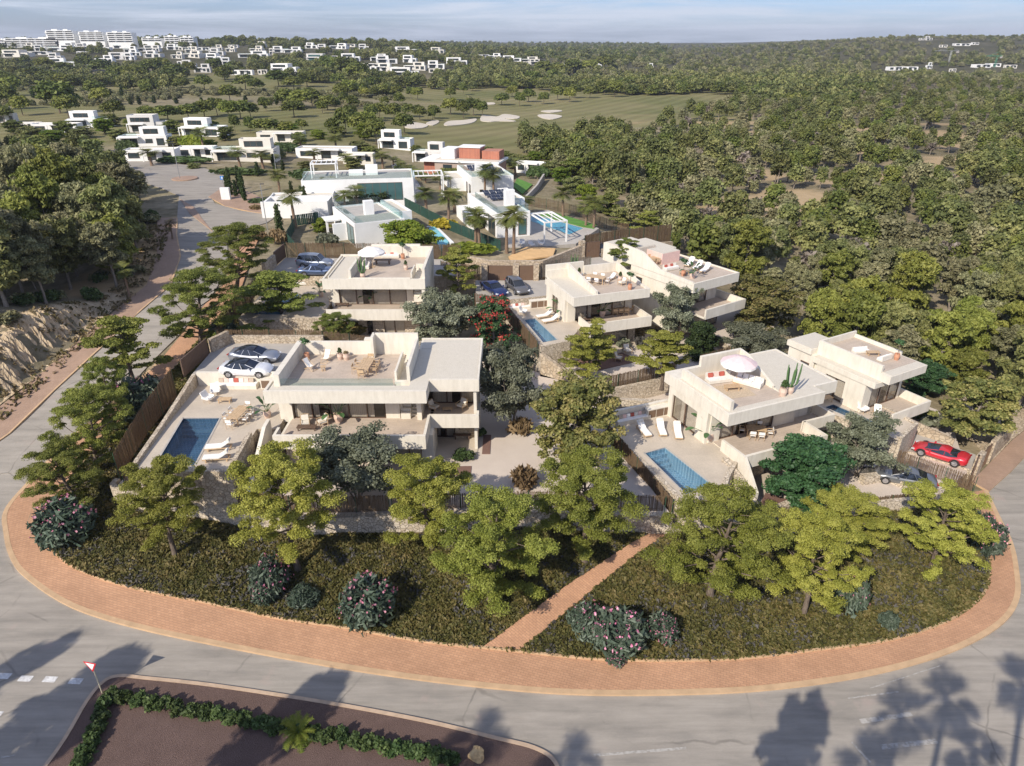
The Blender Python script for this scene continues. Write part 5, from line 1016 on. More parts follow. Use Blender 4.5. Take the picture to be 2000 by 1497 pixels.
@reg('cabinet')
def _():
    o = empty('outdoor_cabinet'); b = MB(); b.box(-1.3, 1.3, -.32, .34, 0, .9); b.box(-1.35, 1.35, -.36, .36, .9, .96); b.build('carcass', M['stucco'], o)
    for k in range(3): d = MB(); d.box(-1.2+k*.82, -1.2+k*.82+.74, -.345, -.321, .1, .84); d.build('door', M['cabinet'], o)
    return o
@reg('bench_slab')
def _():
    o = empty('bench'); t = MB(); t.box(-.8, .8, -.22, .22, .38, .44); t.build('seat', M['wood_dark'], o)
    for x in (-.6, .6): l = MB(); l.box(x-.05, x+.05, -.18, .18, 0, .38); l.build('leg', M['wood_dark'], o)
    return o
def pot(mb, r=.28, h=.5): mb.lathe([(0, 0), (r*.7, 0), (r, h*.55), (r*.85, h), (r*.92, h+.03), (r*.75, h+.03), (r*.72, h-.06), (0, h-.06)], k=12)
@reg('potted_tree')
def _():
    o = empty('potted_tree'); p = MB(); pot(p, .27, .62); p.build('pot', M['terracotta'], o); t = MB(); t.tube([(0, 0, .5), (.02, 0, 1.1), (0, .02, 1.6)], .03, 5); t.build('trunk', M['bark'], o)
    rng = np.random.default_rng(3); c = MB(); clump_leaves(c, rng, [(0, 0, 1.75), (.2, 0, 1.7), (-.15, .15, 1.8)], [(.32, .32, .3)]*3, 150, .1); c.build('crown', M['leaf_dark'], o, attr=True); return o
@reg('potted_shrub')
def _():
    o = empty('potted_shrub'); p = MB(); pot(p, .27, .55); p.build('pot', M['palepot'], o); rng = np.random.default_rng(3); c = MB(); clump_leaves(c, rng, [(0, 0, .75), (0, 0, .95)], [(.22, .22, .28), (.14, .14, .2)], 150, .09); c.build('foliage', M['leaf_hedge'], o, attr=True); return o
@reg('pot_empty')
def _():
    o = empty('planter'); p = MB(); pot(p, .3, .6); p.build('pot', M['palepot'], o); rng = np.random.default_rng(3); c = MB(); clump_leaves(c, rng, [(0, 0, .72)], [(.24, .24, .14)], 120, .08); c.build('foliage', M['leaf_dry'], o, attr=True); return o
@reg('potted_cactus')
def _():
    o = empty('potted_cactus'); p = MB(); pot(p, .3, .5); p.build('pot', M['palepot'], o); c = MB(); rng = np.random.default_rng(2)
    for k in range(7):
        az = k*2.4; r = .1+.02*k; hh = rng.uniform(1.0, 2.1); x, y = math.cos(az)*r, math.sin(az)*r; c.tube([(x*.5, y*.5, .45), (x*1.8, y*1.8, .8), (x*2.2, y*2.2, .5+hh*.7), (x*2.3, y*2.3, .5+hh)], [.045, .065, .06, .03], 6)
    c.build('stems', M['cactus'], o); return o
@reg('potted_banana')
def _():
    o = empty('potted_banana_plant'); p = MB(); pot(p, .34, .6); p.build('pot', M['palepot'], o); rng = np.random.default_rng(6); c = MB(); s = MB()
    for k in range(11):
        az = k*2.4; el = rng.uniform(.5, 1.35); L = rng.uniform(.7, 1.2); d = np.array([math.cos(az)*math.cos(el), math.sin(az)*math.cos(el), math.sin(el)]); a = np.array([0, 0, .5]); b = a+d*L
        s.tube([a, b], .018, 4); sd = np.array([-math.sin(az), math.cos(az), 0]); P = b; dd = d.copy(); V = []; 
        for j in range(6):
            w = .17*math.sin(math.pi*(j+.4)/6.2); V += [P-sd*w, P+np.array([0, 0, -.03]), P+sd*w]; dd = dd+np.array([0, 0, -.22]); dd /= np.linalg.norm(dd); P = P+dd*.13
        F = []
        for j in range(5):
            for q in (0, 1): F.append((j*3+q, j*3+q+1, j*3+q+4, j*3+q+3))
        c.add(np.array(V), np.array(F), 0, np.full(10, rng.uniform(.2, .9)))
    s.build('stalks', M['cactus'], o); c.build('leaves', M['leaf_dark'], o, attr=True); return o
def parasol(canopy, fringe, r=1.35, h=2.5):
    o = empty('parasol'); p = MB(); p.tube([(0, 0, 0), (0, 0, h+.1)], .03, 6); p.lathe([(0, 0), (.28, 0), (.28, .07), (0, .07)], k=10); p.build('pole', M['wood'], o)
    c = MB(); k = 16; rings = [(0, h+.06), (r*.3, h-.02), (r*.65, h-.2), (r, h-.52)]; V = [(0, 0, h+.06)]; F = []
    for (rr, z) in rings[1:]:
        for i in range(k): a = i*2*math.pi/k; sag = .05*(rr/r) if i % 2 else 0; V.append((rr*math.cos(a), rr*math.sin(a), z-sag))
    for i in range(k): F.append((0, 1+i, 1+(i+1) % k))
    for q in range(2):
        for i in range(k): F.append((1+q*k+i, 1+(q+1)*k+i, 1+(q+1)*k+(i+1) % k, 1+q*k+(i+1) % k))
    c.add(V, F); c.build('canopy', M[canopy], o); g = MB(); V = []; F = []
    for i in range(k): a = i*2*math.pi/k; sag = .05 if i % 2 else 0; V += [(r*math.cos(a), r*math.sin(a), h-.52-sag), (r*1.01*math.cos(a), r*1.01*math.sin(a), h-.72-sag)]
    for i in range(k): j = (i+1) % k; F.append((2*i, 2*i+1, 2*j+1, 2*j))
    g.add(V, F); g.build('fringe', M[fringe], o)
    rb = MB()
    for i in range(8): a = i*math.pi/4; rb.tube([(0, 0, h-.3), (r*.6*math.cos(a), r*.6*math.sin(a), h-.24)], .01, 3)
    rb.build('ribs', M['wood'], o); return o
M['pinkcanopy'] = flat('dusty_pink_canvas', (.72, .56, .55), .9, .06, 2)
BUILD['parasol_pink'] = lambda: parasol('pinkcanopy', 'cloth', 1.55, 2.5); BUILD['parasol_white'] = lambda: parasol('cloth', 'cloth', 1.6, 2.4)

def uvz(u, v, z): x, y = at(u, v, z); return (x, y, z)
Z1, Z1T, Z1R = 6.0, 6.0, 9.6
GL = 'white sun loungers on the terraces'
item('lounger', uvz(428,878,6), R_(-82), 'white sun lounger by the dark blue pool, the farther of the two', 'sun lounger', GL)
item('lounger', uvz(424,899,6), R_(-82), 'white sun lounger by the dark blue pool, the nearer of the two', 'sun lounger', GL)
# dining sets: table with chairs round it
def dining(u, v, z, rz, kind, ck, n_side, desc, ends=True, L=2.3, W=1.05):
    x, y = at(u, v, z); item(kind, (x, y, z), rz, 'wooden dining table '+desc, 'dining table'); c, s = math.cos(rz), math.sin(rz); G = 'chairs round the table '+desc; k = 0
    spots = []
    for i in range(n_side):
        a = (i-(n_side-1)/2)*L/(n_side+.35)
        spots += [(a, W/2+.28, 0, 'far long side'), (a, -W/2-.28, math.pi, 'near long side')]
    if ends: spots += [(L/2+.32, 0, -math.pi/2, 'right end'), (-L/2-.32, 0, math.pi/2, 'left end')]
    cnt = {}
    for a, b, r, w in spots:
        cnt[w] = cnt.get(w, 0)+1; nm = ('first', 'second', 'third')[cnt[w]-1]
        item(ck, (x+a*c-b*s, y+a*s+b*c, z), rz+r, f"{'white' if ck=='chair_white' else 'wooden'} chair, {w.replace(' long', '')+' '+nm if 'side' in w else w}, {desc}", 'chair', G)
dining(468,820,6, R_(82), 'dining_table', 'chair_white', 2, 'on the terrace beside the dark blue pool')
dining(716,725,9.6, R_(86), 'dining_table', 'chair_wood', 2, 'on the roof of the front-left villa')
dining(767,586,7.1, 0, 'dining_table', 'chair_wood', 2, 'on the balcony of the rear-left villa')
dining(1208,612,6, R_(8), 'dining_table', 'chair_wood', 3, 'on the balcony of the middle villa')
dining(1163,552,9.62, R_(-28), 'dining_table', 'chair_white', 2, 'on the roof of the middle villa')
dining(1475,850,4.1, R_(-12), 'dining_table_small', 'chair_white', 2, 'on the balcony of the front-right villa', L=1.7, W=1.0)
dining(1272,515,10.58, R_(20), 'dining_table_small', 'chair_wood', 2, 'by the pink block on the rear-right roof', L=1.7, W=1.0)
dining(1718,772,3.65, R_(20), 'dining_table_small', 'chair_wood', 2, 'under the balcony roof of the far-right villa', L=1.7, W=1.0)
item('bench_seat', (-25.8, 57.1, 6), 0, 'cushioned built-in bench with pink and red pillows against the cream wall', 'bench')
item('cabinet', (-22.1, 57.08, 6), 0, 'outdoor cabinet with slatted brown doors right of the pillow bench', 'cabinet')
item('shell_chair', uvz(408,785,6), R_(75), 'white lounge chair left of the low wooden table, nearer to the pool', 'chair')
item('shell_chair', uvz(422,771,6), R_(20), 'white lounge chair in front of the cushioned bench', 'chair')
item('coffee_table', uvz(440,786,6), 0, 'low wooden table beside the two white lounge chairs', 'coffee table')
item('potted_banana', uvz(523,815,6), 0, 'potted plant with broad leaves at the left corner of the front-left villa', 'potted plant')
item('deck_chair', uvz(606,722,9.6), R_(60), 'folding white deck chair on the left of the front-left roof', 'deck chair')
item('deck_chair', uvz(638,706,9.6), R_(-15), 'white deck chair nearer the rear parapet of the front-left roof', 'deck chair')
item('side_table', uvz(632,724,9.6), .3, 'small wooden side table between the two deck chairs', 'side table')
item('potted_tree', uvz(600,703,9.6), 0, 'small round-headed tree in a terracotta pot on the front-left roof', 'potted tree')
item('potted_shrub', uvz(665,702,9.6), 0, 'pot with a green cone shrub against the rear parapet of the front-left roof', 'potted plant')
item('pot_empty', uvz(677,703,9.6), 0, 'round pale pot with dry grass beside the cone shrub', 'potted plant')
item('armchair', uvz(597,832,6), R_(15), 'wooden armchair on the long balcony, left of the dark low table', 'armchair')
item('armchair', uvz(631,830,6), R_(-55), 'wooden armchair on the long balcony, right of the dark low table', 'armchair')
item('coffee_table_dark', uvz(600,840,6), 0, 'dark low table on the long balcony of the front-left villa', 'coffee table')
item('potted_banana', uvz(662,823,6), 1, 'potted banana plant against the glass of the front-left villa', 'potted plant', sc=1.25)
item('armchair', uvz(848,801,6), R_(60), 'wooden armchair on the small right balcony, left one', 'armchair')
item('armchair', uvz(902,798,6), R_(-35), 'wooden armchair on the small right balcony, right one', 'armchair')
item('coffee_table', uvz(874,803,6), 0, 'low table between the armchairs of the small right balcony', 'coffee table', sc=.75)
item('bench_slab', uvz(903,857,3.06), 0, 'dark plank bench against the stone wall of the front-left villa', 'bench')
# rear-left roof
item('parasol_white', uvz(728,522,10.8), 0, 'large white parasol on the rear-left roof', 'parasol')
item('sofa_white', uvz(716,522,10.8), R_(95), 'white sofa under the white parasol', 'sofa')
item('bench_slab', uvz(748,516,10.8), 0, 'dark grey low bench right of the white parasol', 'bench', sc=1.3)
item('sofa', uvz(763,503,10.8), 0, 'sofa with red pillows against the rear parapet of the rear-left roof', 'sofa')
item('potted_cactus', uvz(709,543,10.8), 0, 'tall potted cactus at the front edge of the rear-left roof', 'potted cactus', sc=1.1)
item('potted_tree', uvz(787,506,10.8), 0, 'small tree in a terracotta pot on the rear-left roof', 'potted tree')
item('potted_shrub', uvz(793,527,10.8), 0, 'pale pot with a shrub near the stair of the rear-left roof', 'potted plant')
item('potted_banana', uvz(726,592,7.1), .5, 'potted banana plant on the balcony of the rear-left villa', 'potted plant')
item('armchair', uvz(651,592,7.1), R_(90), 'wooden armchair at the left end of the rear-left balcony', 'armchair')
item('armchair', uvz(678,591,7.1), R_(-60), 'wooden armchair right of the dark table on the rear-left balcony', 'armchair')
item('coffee_table_dark', uvz(668,599,7.1), 0, 'dark low table on the rear-left balcony', 'coffee table')
item('cabinet', (-23.0, 83.2, 7.1), 0, 'slatted outdoor cabinet on the terrace of the rear-left villa', 'cabinet')
item('sofa_white', uvz(590,556,7.1), R_(10), 'white sofa on the terrace behind the pine of the rear-left villa', 'sofa')
item('potted_banana', uvz(627,580,7.1), 2, 'potted plant at the left corner of the rear-left villa', 'potted plant')
# middle villa
item('lounger', uvz(1063,621,6), R_(-66), 'white sun lounger by the narrow pool, the farther one', 'sun lounger', GL)
item('lounger', uvz(1075,630,6), R_(-66), 'white sun lounger by the narrow pool, the nearer one', 'sun lounger', GL)
item('shell_chair', uvz(1022,615,6), R_(70), 'white lounge chair at the far end of the narrow pool', 'chair')
item('bench_seat', (.6, 78.0, 6), R_(15), 'built-in bench with pillows below the grey estate car', 'bench', sc=.8)
item('cabinet', (3.4, 78.8, 6), R_(17), 'slatted outdoor cabinet left of the tall window of the middle villa', 'cabinet')
item('potted_banana', uvz(1098,620,6), 0, 'potted banana plant beside the tall side window of the middle villa', 'potted plant', sc=1.2)
item('potted_banana', uvz(1176,618,6), 1, 'potted banana plant on the balcony of the middle villa', 'potted plant', sc=1.15)
item('potted_cactus', uvz(1121,532,9.7), 0, 'tall cactus on the low roof strip of the middle villa', 'potted cactus')
item('potted_shrub', uvz(1131,541,9.7), 0, 'dark-leaved pot plant beside the roof cactus of the middle villa', 'potted plant')
item('armchair', uvz(1139,620,6), R_(20), 'wooden armchair at the left end of the middle balcony', 'armchair')
item('coffee_table_dark', uvz(1150,628,6), R_(15), 'dark low table at the left end of the middle balcony', 'coffee table')
item('lounger', uvz(1193,547,9.62), R_(-40), 'white deck lounger on the roof of the middle villa', 'sun lounger', GL, sc=.8)
item('armchair', uvz(1215,557,9.62), R_(-60), 'wooden armchair on the roof of the middle villa', 'armchair')
item('potted_shrub', uvz(1211,549,9.62), 0, 'pale pot with a cone shrub on the roof of the middle villa', 'potted plant')
item('potted_tree', uvz(1230,566,9.62), 0, 'small tree in a terracotta pot at the right of the middle roof', 'potted tree')
item('armchair', uvz(1225,690,3.1), R_(20), 'wicker armchair on the gravel in front of the middle villa', 'armchair', sc=1.1)
item('armchair', uvz(1208,704,3.1), R_(70), 'second wicker armchair on the gravel, nearer the first layered pine', 'armchair')
# rear-right roof
for k, (u, v, w) in enumerate(((1346,519,'left'), (1362,526,'middle'), (1377,531,'right'))): item('lounger', uvz(u, v, 10.58), R_(-35), f'white sun lounger on the rear-right roof, {w} of the three', 'sun lounger', GL)
item('sofa', uvz(1310,527,10.58), R_(30), 'sofa with red pillows on the rear-right roof', 'sofa', sc=.9)
item('potted_tree', uvz(1334,539,10.58), 0, 'small potted tree beside the sofas of the rear-right roof', 'potted tree')
item('potted_banana', uvz(1352,544,10.58), 0, 'broad-leaved pot plant at the front of the rear-right roof', 'potted plant')
item('coffee_table', uvz(1336,536,10.58), .5, 'low table beside the potted tree on the rear-right roof', 'coffee table')
item('potted_banana', uvz(1370,581,6.9), 0, 'potted banana plant on the balcony of the rear-right villa', 'potted plant', sc=1.2)
# front-right villa
for u, v, w, r in ((1257,846,'left',15), (1291,844,'middle',0), (1323,850,'right',-5)): item('lounger', uvz(u, v, 4.0), R_(r), f'white sun lounger above the light-blue pool, {w} of the three', 'sun lounger', GL)
item('bench_seat', (11.0, 54.3, 4), R_(22), 'built-in bench with red pillow on the terrace with three loungers', 'bench', sc=.85)
item('cabinet', (13.5, 55.3, 4), R_(22), 'slatted outdoor cabinet left of the tall window of the front-right villa', 'cabinet')
item('potted_banana', uvz(1383,862,4.0), 0, 'large potted banana plant beside the tall window of the front-right villa', 'potted plant', sc=1.35)
item('parasol_pink', uvz(1437,748,8.2), 0, 'dusty pink fringed parasol on the front-right roof', 'parasol')
item('sofa', uvz(1405,745,8.2), R_(15), 'pale sofa with red pillows left of the pink parasol', 'sofa', sc=1.1)
item('sofa_white', uvz(1461,751,8.2), R_(-38), 'pale sofa with white pillows right of the pink parasol', 'sofa', sc=1.1)
item('coffee_table', uvz(1429,762,8.2), R_(8), 'low straw-coloured table in front of the pink parasol', 'coffee table', sc=1.1)
mb = MB(); mb.box(-1.8, 1.8, -1.2, 1.2, 0, .015); o = mb.build('rug', M['rug']); o.location = uvz(1425,765,8.215); o.rotation_euler = (0, 0, R_(15)); tag(o, 'large pale jute rug under the low table of the front-right roof', 'rug')
item('potted_shrub', uvz(1422,737,8.2), 0, 'terracotta pot with a round shrub behind the sofas of the front-right roof', 'potted plant')
item('potted_cactus', uvz(1541,768,8.2), 0, 'tall branched cactus on the right of the front-right roof', 'potted cactus', sc=1.25)
item('potted_shrub', uvz(1528,773,8.2), 0, 'bushy pot plant left of the tall branched cactus', 'potted plant', sc=1.3)
# far-right villa
item('potted_banana', uvz(1673,778,3.6), 0, 'potted plant between the two openings of the far-right villa', 'potted plant', sc=1.1)
item('shell_chair', uvz(1684,806,3.6), R_(30), 'white lounge chair on the far-right terrace, left one', 'chair')
item('lounger', uvz(1713,815,3.6), R_(-20), 'white sun lounger on the far-right terrace near its stone parapet', 'sun lounger', GL)
item('sofa_white', uvz(1680,689,7.85), R_(10), 'white sofa on the far-right roof, left one', 'sofa', sc=.72)
item('sofa_white', uvz(1727,703,7.85), R_(-150), 'white sofa on the far-right roof, right one', 'sofa', sc=.72)
item('coffee_table', uvz(1704,694,7.85), 0, 'low white table between the sofas of the far-right roof', 'coffee table')
item('potted_tree', uvz(1750,703,7.85), 0, 'potted tree at the right corner of the far-right roof', 'potted tree')
item('dining_table_small', uvz(1612,785,3.6), .3, 'small white table set at the left edge of the far-right terrace', 'table', sc=.7)

# ------------------------------------------------------------------ cars
def car(label, loc, rz, col, style='coupe', metal=.6, name=None, cat='car'):
    """car > body, glasshouse, roof, wheel (> tyre, rim), headlight, tail_light, mirror; nose towards +x"""
    L, W, H, hood, deck, roof, belt, nose = dict(coupe=(4.8,1.9,1.48,.95,1.12,(.10,.78),.88,.62), suv=(4.75,1.9,1.8,1.02,1.2,(.30,.98),1.0,.78), estate=(4.7,1.85,1.55,.92,1.1,(.24,.96),.88,.66),
        saloon=(4.9,1.85,1.44,.92,.98,(.20,.72),.88,.64), sports=(4.5,1.95,1.18,.72,.98,(.22,.62),.76,.48))[style]
    pm = M.setdefault('paint_%s' % label, paint('car_paint', col, metal))
    o = empty('parked_car', loc, rz); b = MB(); n = 25; xs = np.linspace(-L/2, L/2, n); rings = []
    for x in xs:
        t = (x+L/2)/L
        top = np.interp(t, [0, .03, .12, .3, .5, .66, .8, .93, 1], [deck*.72, deck*.95, deck, belt+.05, belt, belt, hood, hood*.86, nose*.72])
        bot = np.interp(t, [0, .05, .5, .95, 1], [.42, .24, .2, .22, .36]); w = W/2*np.interp(t, [0, .04, .15, .85, .96, 1], [.74, .92, 1, 1, .88, .62])
        r = [(x, 0, bot)]
        for yy, zz in ((.82, bot), (.98, bot+.12), (1.0, bot+(top-bot)*.5), (.97, bot+(top-bot)*.75), (.88, top-.03), (.6, top+.02), (0, top+.035)): r.append((x, w*yy, zz))
        for yy, zz in ((-.6, top+.02), (-.88, top-.03), (-.97, bot+(top-bot)*.75), (-1.0, bot+(top-bot)*.5), (-.98, bot+.12), (-.82, bot)): r.append((x, w*yy, zz))
        rings.append(r)
    k = len(rings[0]); V = np.array(rings).reshape(-1, 3); i = np.arange(n-1)[:, None]*k; j = np.arange(k)[None, :]; j2 = (j+1) % k
    b.add(V, np.stack([i+j, i+j2, i+k+j2, i+k+j], -1).reshape(-1, 4)); b.add(V[:k], [tuple(range(k))]); b.add(V[-k:], [tuple(range(k))[::-1]])
    # wheel arches in black
    b.build('body', pm, o, smooth=True)
    # glasshouse lofted from belt to roof
    x0, x1 = -L/2+L*roof[0], -L/2+L*roof[1]; xa = x1; ga = MB()
    rear_b = -L/2+L*(.03 if style in ('suv', 'estate') else (.06 if style == 'coupe' else .12)); front_b = -L/2+L*(.74 if style != 'sports' else .78)
    xr0 = rear_b+(.25 if style in ('suv', 'estate') else .95); xr1 = front_b-(.55 if style == 'suv' else .95 if style != 'sports' else 1.15)
    zb = belt-.02; wb = W/2*.9; wt = W/2*.7; m = 9; G = []
    for q in range(m):
        s = q/(m-1); xb = rear_b+(front_b-rear_b)*s; xt = xr0+(xr1-xr0)*s; zt = H-.05*abs(2*s-1)**2*2-(.02); G.append([(xb, wb*(1-.12*abs(2*s-1)**3), zb+(deck-belt)*max(0, 1-3*s)*.6), (xt, wt, zt-.06), (xt, wt*.8, zt), (xt, 0, zt+.02), (xt, -wt*.8, zt), (xt, -wt, zt-.06), (xb, -wb*(1-.12*abs(2*s-1)**3), zb+(deck-belt)*max(0, 1-3*s)*.6)])
    V = np.array(G).reshape(-1, 3); kk = 7; F = []; FR = []
    for q in range(m-1):
        for r in range(6):
            f_ = (q*kk+r, q*kk+r+1, (q+1)*kk+r+1, (q+1)*kk+r); (FR if r in (1, 2, 3, 4) else F).append(f_)
    F += [(0, 6, 5, 4, 3, 2, 1), tuple((m-1)*kk+t for t in (0, 1, 2, 3, 4, 5, 6))]
    ga.add(V, F); ga.build('windows', M['carglass'], o, smooth=False); rf = MB(); rf.add(V+np.array([0, 0, .008]), FR); rf.build('roof', M['carglass'] if style == 'coupe' else pm, o, smooth=True)
    pl = MB()
    for sy in (-1, 1):
        for s in ((0, .33, .62, 1) if style != 'sports' else (.0, .45, 1)):
            xb = rear_b+(front_b-rear_b)*s; xt = xr0+(xr1-xr0)*s; pl.tube([(xb, sy*(wb+.0)*(1-.12*abs(2*s-1)**3), zb), (xt, sy*wt, H-.09-.1*abs(2*s-1)**2)], .03 if s in (0, 1) else .022, 4)
    pl.build('pillars', pm, o)
    for sx in (-.31, .31):
        for sy in (-1, 1):
            c = (sx*L*.97, sy*(W/2-.1), .34); R0 = .34 if style != 'sports' else .35
            w_ = empty('wheel', c, 0, o); KIDS.setdefault(o.name, []).append(w_)
            def cyl(mb, r, h0, h1, k=18):
                an = np.linspace(0, 2*math.pi, k, endpoint=False); V = [(r*math.cos(a), h0, r*math.sin(a)) for a in an]+[(r*math.cos(a), h1, r*math.sin(a)) for a in an]
                mb.add(V, [tuple(range(k)), tuple(range(2*k-1, k-1, -1))]+[(i, k+i, k+(i+1) % k, (i+1) % k) for i in range(k)])
            ty = MB(); cyl(ty, R0, -.115, .115); ty.build('tyre', M['tyre'], w_)
            rm = MB(); cyl(rm, R0*.66, .10*sy, .125*sy, 14); 
            for q in range(5): a = q*1.256; rm.obox((R0*.33*math.cos(a), .13*sy, R0*.33*math.sin(a)), (R0*.6, .02, .05), 0, tilt=-a, tax='y')
            rm.build('rim', M['rim'], w_)
            ar = MB(); an = np.linspace(0, math.pi, 10); ar.tube(np.stack([c[0]+(R0+.05)*np.cos(an), np.full(10, sy*(W/2-.015)), c[2]+(R0+.04)*np.sin(an)], 1), .035, 4); ar.build('wheel_arch', M['plastic'], o)
    for sy in (-1, 1):
        h_ = MB(); h_.obox((L/2-.22, sy*W*.36, nose*.94), (.3, .34, .1), -sy*.45, tilt=.25, tax='y'); h_.build('headlight', M['lamp_glass'], o)
        t_ = MB(); t_.obox((-L/2+.06, sy*W*.34, deck*.8), (.12, .38, .1), sy*.2); t_.build('tail_light', M['tail'], o)
        q_ = MB(); q_.obox((front_b-.55, sy*(W/2+.06), belt+.06), (.16, .2, .12)); q_.build('mirror', pm, o)
    g = MB(); g.obox((L/2-.07, 0, nose*.62), (.08, W*.45, .18)); g.build('grille', M['plastic'], o)
    return tag(o, label, cat)
car('silver-white coupe with black roof, nearer of the two in the front-left car court', (*at(484,731,6.9), 6.9), R_(-2), (.80, .81, .83), 'coupe', .25)
car('silver-grey coupe with black roof, behind the silver-white one', (*at(500,704,6.9), 6.9), R_(-3), (.34, .36, .40), 'coupe')
car('silver boxy estate car with blue-tinted roof by the reed screen at the rear left', (*at(617,521,8.3), 8.3), R_(-3), (.30, .33, .38), 'suv')
car('dark blue saloon in front of the silver boxy estate car', (*at(621,537,8.3), 8.3), R_(2), (.10, .14, .24), 'saloon')
car('dark blue sports car parked nose to the viewer at the middle villa', (*at(965,572,6.9), 6.9), R_(-62), (.02, .035, .13), 'saloon', .4)
car('grey hatchback parked nose to the viewer right of the dark blue sports car', (*at(1010,568,6.9), 6.9), R_(-68), (.20, .19, .18), 'estate')
car('dark grey hatchback behind the dark slat fence', (*at(1150,500,7.6), 7.6), R_(200), (.09, .095, .11), 'suv')
car('dark blue car half hidden by the pine behind the dark grey hatchback', (*at(1196,484,7.6), 7.6), R_(200), (.03, .05, .15), 'estate')
car('red sports car beside the brown gate at the right', (*at(1834,893,1.05), 1.05), R_(138), (.62, .03, .045), 'sports', .2)
car('silver-grey saloon below the red sports car', (*at(1763,942,1.2), 1.2), R_(158), (.22, .23, .24), 'saloon')
# ------------------------------------------------------------------ white villas beyond
ORD = ['first','second','third','fourth','fifth','sixth','seventh','eighth','ninth','tenth','eleventh','twelfth','thirteenth','fourteenth','fifteenth','sixteenth','seventeenth','eighteenth','nineteenth','twentieth']
def ordn(i):
    n = i+1
    if n <= 20: return ORD[i]
    t = n//10
    if n % 10 == 0: return {3: 'thirtieth', 4: 'fortieth', 5: 'fiftieth', 6: 'sixtieth', 7: 'seventieth', 8: 'eightieth', 9: 'ninetieth', 10: 'hundredth', 11: 'hundred-and-tenth', 12: 'hundred-and-twentieth'}[t]
    return {2: 'twenty', 3: 'thirty', 4: 'forty', 5: 'fifty', 6: 'sixty', 7: 'seventy', 8: 'eighty', 9: 'ninety', 10: 'hundred-and', 11: 'hundred-and-ten', 12: 'hundred-and-twenty'}[t]+'-'+ORD[n % 10-1]
def blocks(par, spec, wall='white', rail=True):
    """spec: list of (x0,x1,y0,y1,z0,z1); walls, roof caps, windows as parts of the villa"""
    mb = MB(); rf = MB(); e = .004
    for q, (x0, x1, y0, y1, z0, z1) in enumerate(spec):
        mb.box(x0, x1, y0, y1, z0, z1-.3); parapet(mb, x0, x1, y0, y1, z1-.3, z1+.1, .18); rf.box(x0+.18, x1-.18, y0+.18, y1-.18, z1-.3, z1-.18+q*e)
    mb.build('wall', M[wall], par); rf.build('roof', M['gravel_roof'], par)
def openings(par, L, y, mat='pane_dark'):
    for x0, x1, z0, z1 in L:
        f = MB(); f.box(x0, x1, y-.06, y+.02, z0, z0+.07); f.box(x0, x1, y-.06, y+.02, z1-.07, z1); n = max(1, int((x1-x0)/1.3))
        for k in range(n+1): xx = x0+(x1-x0-.07)*k/n; f.box(xx, xx+.07, y-.062, y+.02, z0+.07, z1-.07)
        w = f.build('window', M['wood_dark'], par); p = MB(); p.box(x0+.05, x1-.05, y-.03, y+.01, z0+.05, z1-.05); p.build('pane', M[mat], w)
def far_villa(u, v, wpx, label, rz=0, style=0, wall='white', group=None, pane='pane_dark', hscale=1.0, name='villa'):
    wall = ('white', 'white', 'offwhite', 'white', 'greywhite')[int(u*7+v) % 5]; x, y = hit(u, v); z = T0s(x, y); d = dep(x, y, z); W = wpx*d/FPX; D = W*.42; s = hscale; hh = 2.75*s
    o = empty(name, (x, y, z), rz); o2 = o
    if style == 0:   # one long storey with an upper box
        sp = [(-W/2, W/2, 0, D, -2, hh), (-W*.1, W*.42, D*.45, D*.95, hh-.2, hh*1.75)]; op = [(-W*.44, -W*.12, .3, hh-.6), (W*.05, W*.2, .9, hh-.7), (W*.28, W*.44, .3, hh-.6)]
    elif style == 1:
        sp = [(-W/2, W*.5, 0, D, -2, hh), (-W*.5, W*.1, D*.45, D, hh-.2, hh*1.8)]; op = [(-W*.4, -W*.05, .3, hh-.6), (W*.12, W*.4, .3, hh-.6)]
    elif style == 2:
        sp = [(-W/2, W/2, 0, D*.8, -2, hh*.95)]; op = [(-W*.42, -W*.2, .8, hh-.7), (-W*.05, W*.12, .3, hh-.6), (W*.25, W*.42, .8, hh-.7)]
    else:
        sp = [(-W*.5, W*.2, 0, D, -2, hh*1.85), (W*.2, W*.5, D*.1, D, -2, hh*1.1)]; op = [(-W*.42, W*.1, hh+.4, hh*1.62), (-W*.42, -W*.1, .3, hh-.6), (W*.26, W*.44, .3, hh-.5)]
    blocks(o, sp, wall); openings(o, op, -.0, pane); mb = MB(); a0, a1 = (-W/2, -W*.05) if style != 2 else (-W*.1, W*.3); mb.box(a0, a1, -1.5, -.19, hh-.32, hh-.05); mb.box(a0, a0+.2, -1.5, -1.3, -2, hh-.32); mb.build('canopy', M['white'], o)
    if style in (0, 1):
        a, b = sp[1][0], sp[1][1]; openings(o, [(a+(b-a)*.15, a+(b-a)*.75, hh+.3, hh*1.6)], sp[1][2], pane)
        r = MB(); t0, t1 = (-W/2+.1, sp[1][0]-.1) if style == 0 else (sp[1][1]+.1, W/2-.1); r.box(t0, t1, .1, .12, hh, hh+.95); r.build('glass_railing', M['rail'], o)
    return tag(o, label, 'villa', group)
def pergola(par, x0, x1, y0, y1, z0, z1, nm='pergola'):
    mb = MB()
    for x in (x0, x1-.2):
        for y in (y0, y1-.2): mb.box(x, x+.2, y, y+.2, z0, z1)
    mb.box(x0, x1, y0, y0+.2, z1, z1+.2); mb.box(x0, x1, y1-.2, y1, z1, z1+.2); mb.box(x0, x0+.2, y0+.2, y1-.2, z1, z1+.2); mb.box(x1-.2, x1, y0+.2, y1-.2, z1, z1+.2)
    n = max(3, int((x1-x0)/.8))
    for k in range(1, n): xx = x0+(x1-x0)*k/n; mb.box(xx, xx+.08, y0+.2, y1-.2, z1+.03, z1+.17)
    mb.build(nm, M['white'], par)
